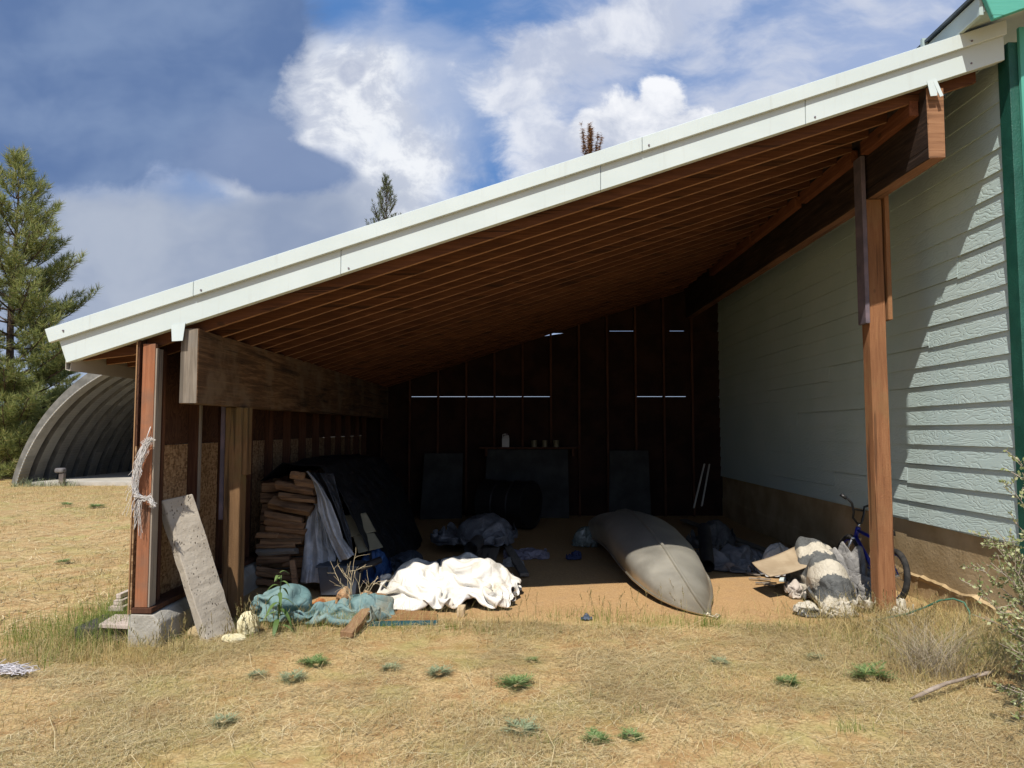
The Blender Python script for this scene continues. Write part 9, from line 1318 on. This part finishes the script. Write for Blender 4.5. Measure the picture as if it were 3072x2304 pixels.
# boards beside the footing
m_pink = wood('pinkish_board', L(.42, .33, .27), L(.55, .45, .38), L(.63, .54, .47), 'x', .7, .4)
b = MB(); PL = [at(296, 1886, 5.4), at(396, 1888, 5.3), at(400, 1850, 5.75), at(350, 1852, 5.85)]; z_ = .15; W4 = [atz(296, 1872, z_), atz(398, 1876, z_), atz(400, 1842, z_), atz(345, 1842, z_)]; b.hexa([p-Vector((0, 0, .03)) for p in W4]+W4); thing('flat_board', b, m_pink, 'pinkish flat board sticking out left of the concrete footing', 'board', bev=.003)
for k, (x0, x1, y) in enumerate(((352, 396, 1834), (368, 394, 1812), (378, 392, 1796))):
    b = MB(); z0 = .152+.04*k; p = at(x0, y, 5.75+.05*k); q = at(x1, y, 5.75+.05*k); b.box(p.x, min(q.x, -2.87), 5.62+.04*k, 6.2+.04*k, z0, z0+.036); thing('board_offcut', b, m_pink, ('lowest board offcut stacked against the wall outside', 'middle board offcut stacked against the wall outside', 'topmost board offcut stacked against the wall outside')[k], 'offcut', 'board offcuts outside the wall', bev=.003)
b = MB(); b.box(-3.32, -2.9, 5.3, 5.7, g0(-3.1, 5.4)-.05, .118); thing('support_block', b, plain('dark_block', L(.05, .045, .04), L(.09, .08, .07)), 'dark block carrying the pinkish flat board', 'block', bev=.01)
# frayed twine on the end stud
gg = np.random.default_rng(6); b = MB(); path = [(452, 1318), (438, 1332), (430, 1352), (418, 1385), (408, 1420), (403, 1455), (405, 1478), (418, 1492), (435, 1498), (448, 1490), (452, 1502), (462, 1518)]
def strand(k, jit, Y=5.165, i0=0, i1=None, r=.0016):
    pts = []
    for i, (x, y) in list(enumerate(path))[i0:i1]: pts.append(at(x+gg.normal(0, jit), y+gg.normal(0, jit*.7), Y-.03*gg.random()))
    fine_ = []
    for a, c_ in zip(pts[:-1], pts[1:]): fine_ += [a, a.lerp(c_, .5)+Vector(gg.normal(0, .006, 3))]
    fine_.append(pts[-1]); b.tube(fine_, r, 4, cap=False)
for k in range(34): strand(k, 5.5)
for k in range(26): strand(k, 8, i0=0, i1=5)
for k in range(40):
    i = gg.integers(1, 8); x, y = path[i]; p = at(x+gg.normal(0, 4), y, 5.15); d = Vector((gg.normal(-.35, .3), gg.normal(-.1, .15), -1)).normalized(); l = gg.uniform(.06, .22); b.tube([p, p+d*l*.5+Vector(gg.normal(0, .008, 3)), p+d*l+Vector((0, 0, -.02))], .0014, 4, cap=False)
for k in range(14):
    p = at(418+gg.normal(0, 5), 1500, 5.15); q = at(412+gg.normal(0, 9), 1560+gg.uniform(-20, 60), 5.16); b.tube([p, p.lerp(q, .5)+Vector(gg.normal(0, .01, 3)), q], .0014, 4, cap=False)
b.tube([at(436, 1325, 5.17), at(452, 1280, 5.195)], .003, 5)
thing('frayed_twine', b, plain('white_twine', L(.68, .64, .6), L(.8, .77, .73), 20, .8, 0), 'frayed white twine knotted round the end stud', 'twine', smooth=True)
b = MB()
for k in range(90):
    p = atz(25+gg.normal(0, 22), 2012+gg.normal(0, 5), .04); pts = [p+Vector(gg.normal(0, .03, 3))*Vector((1, .6, .3)) if False else p+Vector((gg.normal(0, .05), gg.normal(0, .03), abs(gg.normal(0, .015)))) for _ in range(4)]; b.tube(pts, .002, 4, cap=False)
thing('twine_tangle', b, plain('lilac_twine', L(.6, .57, .58), L(.74, .7, .71), 20, .8, 0), 'tangle of pale twine on the straw at the left edge', 'twine', smooth=True)
# ---------- aluminium canoe, upside down ----------
root = empty('canoe', (1.4, 8.3, 0), 'upturned grey aluminium canoe lying half in the sun on the bare dirt', 'canoe'); WL[root.name] = Vector((1.4, 8.3, 0))
bow = np.array([1.61, 6.06]); stern = np.array([1.36, 10.95]); ax = stern-bow; Lc = np.linalg.norm(ax); ax /= Lc; sd = np.array([ax[1], -ax[0]])
n, m = 110, 41; P = np.zeros((n, m, 3))
TD = [0, .05, .12, .25, .36, .51, .66, .8, 1.1, 1.6, 2.2, 2.6]; KZ = [.012, .03, .05, .085, .125, .18, .235, .28, .39, .49, .57, .59]; HW = [0, .05, .105, .185, .235, .295, .335, .365, .41, .44, .445, .44]; HR = [0, .02, .04, .08, .12, .18, .225, .265, .335, .40, .425, .425]; GZ = [.01, .012, .015, .022, .03, .042, .055, .065, .09, .13, .17, .18]
for i in range(n):
    u = i/(n-1); u = .5-.5*math.cos(math.pi*u); td = (1-abs(2*u-1))*Lc/2*(2.6/(Lc/2)); w = float(np.interp(td, TD, HW)); kz = float(np.interp(td, TD, KZ)); zg = float(np.interp(td, TD, GZ)); vv = max(0, 1-td/1.3)
    for j in range(m):
        a = -1+2*j/(m-1); ca = max(0, math.cos(a*math.pi/2)); x = w*math.sin(a*math.pi/2)*(1+.10*math.sin(abs(a)*math.pi)**2*(1-vv)); z = zg+max(.004, kz-zg)*ca**(.62+.75*vv)
        if a > 0: x *= float(np.interp(td, TD, HR))/max(.001, w)
        x -= .3*(z-zg); p2 = bow+ax*(u*Lc)+sd*x; P[i, j] = (p2[0], p2[1], g0(p2[0], p2[1])*.3+z)
t = M('dull_aluminium', .38, .72, .5); c = t.co(); nb = t.noise(c, 2.2, 5, .6); sc_ = t.noise(t.map(c, (30, 1.2, 8), rot=(0, 0, .1)), 5, 4, .6)
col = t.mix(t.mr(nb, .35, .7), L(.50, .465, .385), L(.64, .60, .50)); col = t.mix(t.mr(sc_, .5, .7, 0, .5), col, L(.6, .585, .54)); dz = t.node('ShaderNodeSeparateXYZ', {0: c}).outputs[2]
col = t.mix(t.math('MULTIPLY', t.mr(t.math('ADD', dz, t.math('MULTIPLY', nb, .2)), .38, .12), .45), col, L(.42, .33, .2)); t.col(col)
t.rough(t.ramp(nb, [(.3, .36), (.7, .52)])); dent = t.noise(c, 3.5, 2, .5); t.nrm(t.bump(dent, .25, .05, t.bump(sc_, .08, .002))); m_alu = t.m
b = MB(); b.grid(P); o = build('hull', b, m_alu, root, smooth=True); o.modifiers.new('thick', 'SOLIDIFY').thickness = .003
b = MB(); k = m//2; kp = [Vector(P[i, k]) for i in range(0, n, 2)]; rows = []
b.tube([p+Vector((0, 0, .012)) for p in kp], .017, 6); build('keel_strip', b, m_alu, root, smooth=True)
for j in (0, m-1):
    b = MB(); b.tube([Vector(P[i, j])+Vector((sd[0], sd[1], 0))*(.008 if j else -.008)+Vector((0, 0, .012)) for i in range(0, n, 2)]+[Vector(P[-1, j])], .014, 6); build('gunwale', b, m_alu, root, smooth=True)
b = MB(); pass
for off in (.055, -.055):   # riveted seam beside the stem
    b = MB()
    for i in range(3, 26):
        p = Vector(P[i, k+(2 if off > 0 else -2)])+Vector((0, 0, .002)); b.box(p.x-.0025, p.x+.0025, p.y-.0025, p.y+.0025, p.z-.003, p.z+.003)
    build('rivet_row', b, m_alu, root)
b = MB(); b.tube([atz(2138, 1846, .02), atz(2150, 1852, .03), atz(2160, 1846, .01), atz(2150, 1842, .035), atz(2140, 1850, .02), atz(2080, 1835, .005), atz(2010, 1812, .005)], .006, 6); thing('bow_rope', b, plain('pale_rope', L(.5, .4, .28), L(.62, .52, .38)), 'pale rope knotted at the canoe tip', 'rope', smooth=True)
q = atz(1760, 1858); heap('blue_scrap', cloth('navy_scrap', L(.03, .045, .08), L(.1, .13, .18)).m, q.x, q.y, .05, .03, [(0, 0, .04, .6)], 3, 'small dark blue scrap on the dirt left of the canoe tip', 'scrap', cr=.015, n=30, m=12)
# ---------- dark heap, planks and rags in the middle ----------
pile('grey_tarp', 'grey', cloth('grey_sheet', L(.075, .08, .09), L(.16, .165, .185), .42, .5, bsc=10).m, -0.58, 9.25, 1.02, 1.0, 1.3, 'crumpled grey tarp heap resting over short planks', 'tarp', lift=.12, rnd_=.25, sub=2)
pile('navy_tarp', 'teal', cloth('navy_sheet', L(.03, .04, .055), L(.07, .085, .11), .5, .4).m, -1.0, 8.05, 0.7, 0.9, 0.9, 'low navy tarp lying behind the white sheet', 'tarp')
for (x0, y0, x1, y1, w, lb) in ((1448, 1630, 1430, 1675, .1, 'leftmost grey plank poking out under the grey tarp heap'), (1465, 1635, 1452, 1685, .1, 'middle grey plank poking out under the grey tarp heap'), (1488, 1640, 1470, 1690, .1, 'darkest grey plank poking out right of two others'), (1512, 1622, 1572, 1722, .1, 'long grey plank slanting out toward the canoe')):
    a = atz(x0, y0, .1); c_ = atz(x1, y1, .03); c_ = a+(c_-a)*1.02; b = MB(); b.bar(a+(a-c_)*.5, c_, w, .04, (0, 0, 1), seg=4, jit=.002); thing('grey_plank', b, m_gp, lb, 'plank', 'planks under the grey tarp heap', bev=.003)
q = at(1415, 1640, 8.1); b = MB(); c0 = Vector((q.x, 7.95, q.z)); c1 = Vector((q.x+.05, 8.5, q.z+.0)); b.tube([c0, c1], .078, 20, cap=False); b.tube([c0, c1], .07, 20, cap=False); thing('stove_pipe', b, plain('grey_pipe', L(.1, .1, .1), L(.15, .15, .15), 4, .5, 0, metal=.5), 'grey stove pipe mouth under the grey tarp heap', 'pipe', smooth=True)
pile('striped_rags', 'white', cloth('lilac_rags', L(.16, .15, .2), L(.3, .28, .33)).m, 0.1, 8.9, 0.5, 0.45, 0.45, 'pale lilac rags spread right of the grey tarp heap', 'rags')
pile('white_rags', 'rug', cloth('dirty_rags', L(.26, .25, .23), L(.4, .38, .35)).m, -0.06, 8.35, 0.5, 0.2, 0.3, 'dirty white rags in front of the lilac rags', 'rags')
pile('navy_cloth', 'teal', cloth('navy_cloth', L(.02, .03, .09), L(.05, .07, .16)).m, 0.68, 8.75, 0.28, 0.4, 0.6, 'navy cloth bundle between the rags and the canoe', 'cloth', crop=(.5, 1, 0, 1))
pile('clear_bag', 'grey', cloth('clear_plastic', L(.1, .13, .12), L(.24, .28, .26), .2, .8).m, 0.9, 9.6, 0.45, 0.35, 1.0, 'greenish crinkled plastic bag near the far side of the canoe', 'bag', crop=(.3, 1, .2, 1), rnd_=.3, sub=2)
# dark drum and back wall things
c_ = Vector((-.15, 11.3, .40)); b = MB(); d_ = Vector((.85, -.5, 0)).normalized(); prof = [(-.5, .0), (-.5, .36), (-.49, .375), (-.17, .36), (-.16, .375), (-.14, .36), (.16, .36), (.17, .375), (.19, .36), (.49, .375), (.5, .36), (.485, .35), (.485, 0)]
x_ = d_.cross(Vector((0, 0, 1))); G = [[c_+d_*s_*.85+(x_*math.cos(a)+Vector((0, 0, 1))*math.sin(a))*r_ for s_, r_ in prof] for a in np.linspace(0, 2*math.pi, 32, endpoint=False)]; b.grid([[p[:] for p in r] for r in G], 0, True)
thing('oil_drum', b, plain('black_drum', L(.008, .008, .009), L(.016, .015, .015), 4, .55, .1), 'black drum lying on its side before the pale wall sheets', 'drum', smooth=False)
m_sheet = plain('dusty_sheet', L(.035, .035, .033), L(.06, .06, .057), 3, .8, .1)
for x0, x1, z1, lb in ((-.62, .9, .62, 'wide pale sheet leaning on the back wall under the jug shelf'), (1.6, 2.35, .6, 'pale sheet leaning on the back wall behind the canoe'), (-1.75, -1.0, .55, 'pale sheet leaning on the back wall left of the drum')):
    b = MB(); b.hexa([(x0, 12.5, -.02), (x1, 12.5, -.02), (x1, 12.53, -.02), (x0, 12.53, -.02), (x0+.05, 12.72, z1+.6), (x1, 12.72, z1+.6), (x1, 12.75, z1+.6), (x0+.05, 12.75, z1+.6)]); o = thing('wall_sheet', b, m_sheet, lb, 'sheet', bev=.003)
b = MB(); b.box(-.7, 1.1, 12.6, 12.87, 1.235, 1.262); b.box(-.6, -.56, 12.6, 12.87, 1.1, 1.234); b.box(.96, 1.0, 12.6, 12.87, 1.1, 1.234); thing('wall_shelf', b, m_stud, 'plank shelf on the back wall above the wide pale sheet', 'shelf')
root = empty('plastic_jug', (at(1517, 1345, 12.7).x, 12.7, 1.263), 'pale plastic jug standing on the back wall shelf', 'jug'); WL[root.name] = Vector(root.location); jx = root.location.x
b = MB(); b.box(jx-.065, jx+.065, 12.65, 12.75, 1.263, 1.42); b.hexa([(jx-.065, 12.65, 1.42), (jx+.065, 12.65, 1.42), (jx+.065, 12.75, 1.42), (jx-.065, 12.75, 1.42), (jx-.02, 12.68, 1.475), (jx+.055, 12.68, 1.475), (jx+.055, 12.72, 1.475), (jx-.02, 12.72, 1.475)]); b.tube([(jx-.055, 12.7, 1.43), (jx-.05, 12.7, 1.49), (jx+.0, 12.7, 1.495)], .01, 6); m_jug = plain('jug_plastic', L(.5, .5, .48), L(.6, .6, .57), 3, .5, 0); build('body', b, m_jug, root, bev=.012, seg=2)
b = MB(); b.tube([(jx+.02, 12.7, 1.476), (jx+.02, 12.7, 1.505)], .022, 12); build('cap', b, m_splice, root)
for px, lb, r_ in ((1602, 'rusty yellow can on the shelf right of the jug', .055), (1634, 'dull grey can on the shelf beside the yellow one', .05), (1668, 'spotted can last on the shelf', .055)):
    x = at(px, 1345, 12.7).x; b = MB(); b.tube([(x, 12.7, 1.263), (x, 12.7, 1.27), (x, 12.7, 1.271), (x, 12.7, 1.375), (x, 12.7, 1.376), (x, 12.7, 1.385)], [r_+.004, r_+.004, r_, r_, r_+.004, r_+.004], 16); thing('metal_can', b, plain('can_metal', L(.14, .12, .07), L(.26, .24, .16), 14, .5, 0, metal=.4), lb, 'can', 'cans on the back shelf')
for x0, y0, x1, y1, lb in ((2081, 1524, 2113, 1392, 'left pale rail leaning in the dark behind the canoe'), (2105, 1518, 2128, 1393, 'right pale rail leaning in the dark behind the canoe')):
    b = MB(); b.bar(atz(x0, y0, .0) if False else at(x0, y0, 10.3), at(x1, y1, 10.6), .018, .03, (0, -1, 0)); thing('metal_rail', b, plain('rail_metal', L(.4, .4, .38), L(.5, .5, .48), 3, .4, 0, metal=.5), lb, 'rail', 'pale rails leaning behind the canoe')
# right hand clutter
pile('grey_blanket', 'white', cloth('grey_blanket', L(.14, .14, .15), L(.24, .24, .25), .8, .2).m, 2.5, 8.3, 0.72, 0.9, 1.1, 'grey blanket heap along the right of the canoe', 'blanket', rot=.35, rnd_=.25)
pile('mauve_blanket', 'teal', cloth('mauve_blanket', L(.12, .11, .16), L(.2, .19, .24), .8, .2).m, 2.08, 8.45, 0.3, 0.6, 0.6, 'mauve cloth tucked against the canoe side', 'cloth')
pile('dark_bag', 'grey', cloth('dark_bag', L(.06, .06, .06), L(.14, .14, .14), .6, .3).m, 2.6, 9.6, 0.6, 0.6, 1.3, 'dark bag far back beneath the leaning rails', 'bag', rnd_=.3, sub=2)
m_dark = plain('sooty_metal', L(.025, .025, .027), L(.05, .05, .052), 6, .55, .1, metal=.4)
a = at(2112, 1585, 8.6); c_ = at(2122, 1655, 7.75); a.z = max(a.z, .1); c_.z = .1; b = MB(); b.tube([a, c_], .075, 18, cap=False); b.tube([a, c_], .068, 18, cap=False); thing('flue_pipe', b, m_dark, 'sooty flue pipe pointing out right of the canoe', 'pipe', smooth=True)
pile('white_bag', 'grey', cloth('white_bag', L(.42, .41, .4), L(.56, .55, .53), .6, .3, stain=L(.2, .17, .14)).m, at(2338, 1640, 7.7).x, 7.75, 0.52, 0.42, 1.25, 'scrunched dirty white bag against the foundation', 'bag', crop=(.25, 1, .15, 1), rnd_=.3, rot=.3, sub=2)
for i, (x0, y0, x1, y1, lb) in enumerate(((2050, 1560, 2400, 1690, 'long dark board running beside the foundation'), (2215, 1632, 2300, 1672, 'short dark board in front of the white bag'))):
    a = atz(x0, y0, .06); c_ = atz(x1, y1, .07); b = MB(); b.bar(a, c_, .12, .03, seg=3); thing('dark_board', b, m_gp, lb, 'board', bev=.003)
card('cardboard_sheet', [(2256, 1688), (2385, 1640), (2432, 1700), (2310, 1733)], [6.95, 7.2, 6.85, 6.6], 'creased brown cardboard sheet half in the sun by the striped carpet', m_card, .008, curl=.025)
b = MB(); a = atz(2372, 1718, .07); c_ = atz(2424, 1765, .05); b.tube([a+(a-c_)*.6, c_], .05, 16, cap=False); b.tube([a+(a-c_)*.6, c_], .042, 16, cap=False); thing('cardboard_tube', b, m_card, 'brown cardboard tube slanting out below the cardboard sheet', 'tube', smooth=True)
pile('pale_cloth', 'teal', cloth('pale_cloth', L(.5, .43, .36), L(.62, .55, .47), .8, .2).m, at(2405, 1728, 6.7).x, 6.78, 0.3, 0.4, 0.7, 'pale pinkish cloth between the cardboard and the striped carpet', 'cloth', crop=(0, .6, 0, 1))
for k in range(7):
    p = atz(2240+k*12+rnd.uniform(-5, 5), 1705+k*9+rnd.uniform(-6, 6), .03); an = rnd.uniform(-.4, .6)-.6; l = rnd.uniform(.06, .14); d = Vector((math.cos(an), math.sin(an), .05))*l; b = MB(); b.bar(p-d, p+d, .025, .012); thing('wood_scrap', b, m_gp if k % 3 else m_pale, 'thin wood scrap on the dirt below the cardboard sheet', 'scrap', 'wood scraps below the cardboard sheet', bev=.002)
q = atz(2352, 1738, .03); b = MB(); b.hexa([(q.x-.06, q.y-.02, .01), (q.x+.03, q.y-.04, .01), (q.x+.06, q.y+.02, .01), (q.x-.03, q.y+.03, .01), (q.x-.06, q.y-.02, .03), (q.x+.03, q.y-.04, .035), (q.x+.06, q.y+.02, .05), (q.x-.03, q.y+.03, .045)]); thing('white_block', b, m_white, 'small white block below the cardboard sheet', 'block', bev=.003)
# striped carpet roll
t = cloth('striped_carpet', L(.5, .45, .35), L(.6, .54, .43), .95, .1, bsc=20); c = t.co(); ycoord = t.node('ShaderNodeSeparateXYZ', {0: c}).outputs
sv = t.math('ADD', t.math('MULTIPLY', t.math('ADD', ycoord[1], t.math('MULTIPLY', ycoord[2], 1.3)), 5.2), t.math('MULTIPLY', t.noise(c, 6, 5, .7), 3.2)); sv = t.math('SINE', t.math('MULTIPLY', sv, 2.1))
t.col(t.mix(t.mr(sv, -.45, -.15), t.mix(t.noise(c, 30, 3, .6), L(.5, .45, .36), L(.66, .6, .48)), t.mix(t.noise(c, 25, 3, .6), L(.06, .065, .065), L(.2, .2, .19)))); m_str = t.m
pile('striped_carpet', 'rug', m_str, at(2500, 1780, 6.6).x, 6.78, 0.95, 1.08, 1.75, 'grey and cream striped carpet roll slumped beside the tall post', 'carpet', rot=-.1, rnd_=.12)
pile('carpet_flap', 'teal', m_str, at(2480, 1830, 6.1).x, 6.13, 0.42, 0.42, 0.5, 'frayed flattened carpet end in front of the carpet roll', 'carpet', rnd_=.25)
m_cream = cloth('cream_cloth', L(.58, .52, .4), L(.7, .65, .54), .85, .15).m
pile('grey_cloth', 'white', cloth('drab_cloth', L(.24, .23, .22), L(.36, .345, .32), .85, .15, stain=L(.5, .44, .36)).m, 3.22, 6.93, 0.46, 0.8, 2.2, 'drab grey cloth thrown over the bicycle behind the tall post', 'cloth', rnd_=.3, rot=.2)
pile('cream_cloth', 'teal', m_cream, at(2695, 1815, 6.1).x, 6.14, 0.26, 0.62, 0.75, 'cream cloth crumpled on the ground right of the tall post', 'cloth', crop=(.4, 1, 0, 1), rnd_=.25)
# ---------- small bicycle leaning on the foundation ----------
root = empty('kids_bicycle', (3.45, 6.9, 0), 'small blue bicycle leaning against the foundation behind the tall post', 'bicycle'); WL[root.name] = Vector((3.45, 6.9, 0))
m_bblue = plain('bicycle_blue', L(.01, .02, .28), L(.02, .035, .36), 3, .3, 0, spec=.6); m_blk = plain('bicycle_black', L(.012, .012, .013), L(.02, .02, .022), 3, .35, 0, spec=.6); m_chr = plain('bicycle_chrome', L(.5, .5, .5), L(.65, .65, .65), 3, .25, 0, metal=.9); m_tyre = plain('tyre_rubber', L(.02, .02, .02), L(.05, .045, .04), 12, .85, .6, 80)
def bk(y, z, dx=0): return Vector((3.36+.14*z+dx, y, z))   # leaning plane
rw, fw = bk(6.47, .26), bk(7.33, .26); axd = (bk(6.5, .26, 1)-bk(6.5, .26)).normalized()
for c_ in (rw, fw):
    b = MB(); b.ring(c_, Vector((1, 0, .14)) if False else Vector((1, 0, -.14)), .225, .027, 40, 10); w_ = build('wheel', b, m_tyre, root, smooth=True); WL[w_.name] = Vector(root.location)
    b = MB(); b.ring(c_, Vector((1, 0, -.14)), .197, .011, 40, 6); build('rim', b, m_bblue, w_, smooth=True)
    b = MB(); v1 = Vector((0, 1, 0)); v2 = Vector((.14, 0, 1)).normalized()
    for k in range(14): a = 6.283*k/14; b.tube([c_, c_+(v1*math.cos(a)+v2*math.sin(a))*.195], .0022, 4)
    b.tube([c_-Vector((.05, 0, 0)), c_+Vector((.05, 0, 0))], .016, 10); build('spokes', b, m_chr, w_)
b = MB(); hd = bk(7.2, .60); hl = bk(7.23, .50); bb = bk(6.84, .27); st = bk(6.74, .52)
b.tube([hd, hl], .024, 10); b.tube([hd+(hl-hd)*.3, st], .017, 8); b.tube([hl, bb], .02, 8); b.tube([st, bb], .017, 8)
for s_ in (-.05, .05): b.tube([bb+Vector((s_, 0, 0)), rw+Vector((s_, 0, 0))], .009, 6); b.tube([st+Vector((s_*.6, 0, 0)), rw+Vector((s_, 0, 0))], .008, 6)
build('frame', b, m_bblue, root, smooth=True)
b = MB()
for s_ in (-.055, .055): b.tube([hl+Vector((s_*.7, .0, -.02)), fw+Vector((s_, 0, 0))], .013, 8)
b.tube([hl+Vector((-.05, 0, -.015)), hl+Vector((.05, 0, -.015))], .016, 8); b.tube([hl+(hd-hl)*1.0, hl+(hd-hl)*1.35], .016, 8); build('fork', b, m_chr, root, smooth=True)
b = MB(); s0 = hl+(hd-hl)*1.4; b.tube([at(2521, 1483, 7.15), at(2545, 1498, 7.12), at(2556, 1510, 7.13), at(2561, 1535, 7.15), at(2559, 1553, 7.17), s0+Vector((-.02, 0, 0)), s0+Vector((.02, 0, 0)), s0+Vector((.06, .03, .08)), s0+Vector((.08, .05, .16)), s0+Vector((.2, .08, .19))], .012, 8); b.tube([at(2521, 1483, 7.15), at(2540, 1495, 7.125)], .017, 8); b.tube([at(2560, 1528, 7.15), s0+Vector((.07, .04, .12))], .009, 6); build('handlebar', b, m_blk, root, smooth=True)
b = MB(); c_ = bk(6.72, .6); b.hexa([c_+Vector((-.07, -.1, 0)), c_+Vector((.07, -.1, 0)), c_+Vector((.02, .14, 0)), c_+Vector((-.02, .14, 0)), c_+Vector((-.06, -.1, .05)), c_+Vector((.06, -.1, .05)), c_+Vector((.015, .13, .035)), c_+Vector((-.015, .13, .035))]); b.tube([st, c_], .012, 8); build('saddle', b, m_blk, root, bev=.012, seg=2)
# hose, sticks
b = MB(); pts = [at(2560, 1868, 6.0), at(2640, 1858, 5.95), at(2720, 1842, 5.9), at(2775, 1822, 5.85), at(2820, 1801, 5.8), at(2860, 1796, 5.75), at(2893, 1808, 5.7), at(2908, 1835, 5.65), at(2910, 1868, 5.6), at(2905, 1905, 5.5)]
pp = []
for a, c_ in zip(pts[:-1], pts[1:]): pp += [a, a.lerp(c_, .5)]
b.tube(pp, .008, 8); thing('garden_hose', b, plain('green_hose', L(.03, .11, .07), L(.06, .17, .1), 8, .45, 0), 'dark green hose arching out of the grass near the foundation', 'hose', smooth=True)
m_stk = plain('dry_branch', L(.28, .22, .17), L(.45, .37, .3), 12, .95, .8, 40, bd=.01)
b = MB(); b.tube([atz(2728, 2098, .02), atz(2760, 2085, .05), atz(2800, 2066, .06), atz(2840, 2050, .07), atz(2880, 2040, .06), atz(2955, 2016, .05)], [.005, .012, .014, .011, .01, .007], 8); thing('dry_branch', b, m_stk, 'broken grey branch lying in the dry grass at lower right', 'branch', smooth=True)
b = MB(); b.tube([atz(2925, 2032, .04), atz(2960, 2020, .06), atz(2985, 2012, .03)], [.005, .013, .004], 7); thing('bark_piece', b, m_stk, 'curled bark piece at the right end of the grey branch', 'bark', smooth=True)
# things round the hut mouth
m_rock = plain('hut_rock', L(.12, .1, .09), L(.25, .21, .18), 3, .95, .6)
p = at(185, 1425, 19.4); b = MB(); b.box(p.x-.09, p.x+.05, 19.4, 19.52, .08, .36); thing('wood_stump', b, m_rock, 'upright stump standing at the arch hut mouth', 'stump', bev=.02, seg=2)
p = at(180, 1412, 19.4); b = MB(); b.box(p.x-.15, p.x+.1, 19.36, 19.56, .362, .5); thing('rock', b, plain('grey_rock', L(.13, .12, .12), L(.2, .19, .185), 3), 'grey rock balanced on the stump', 'rock', bev=.05, seg=3)
p = at(285, 1405, 24); b = MB(); b.box(-13.1, -11.2, 26.5, 27.0, .101, .45); thing('timber_baulk', b, m_gp, 'dark timber lying inside the arch hut', 'timber', bev=.03)
A = []; gs = np.random.default_rng(8); n = 260; X = gs.uniform(-14.0, -12.2, n); Y = gs.normal(19.4, .12, n); A.append(blades(X, Y, gs.uniform(.08, .3, n), np.full(n, .014), gs.uniform(.2, 1, n), gs)); V, F = cat(A)
o = put('hut_weeds', mesh_np('hut_weeds', V, F), m_weed2); setprops(o, 'grey green weeds along the arch hut mouth', 'weeds', kind='stuff')
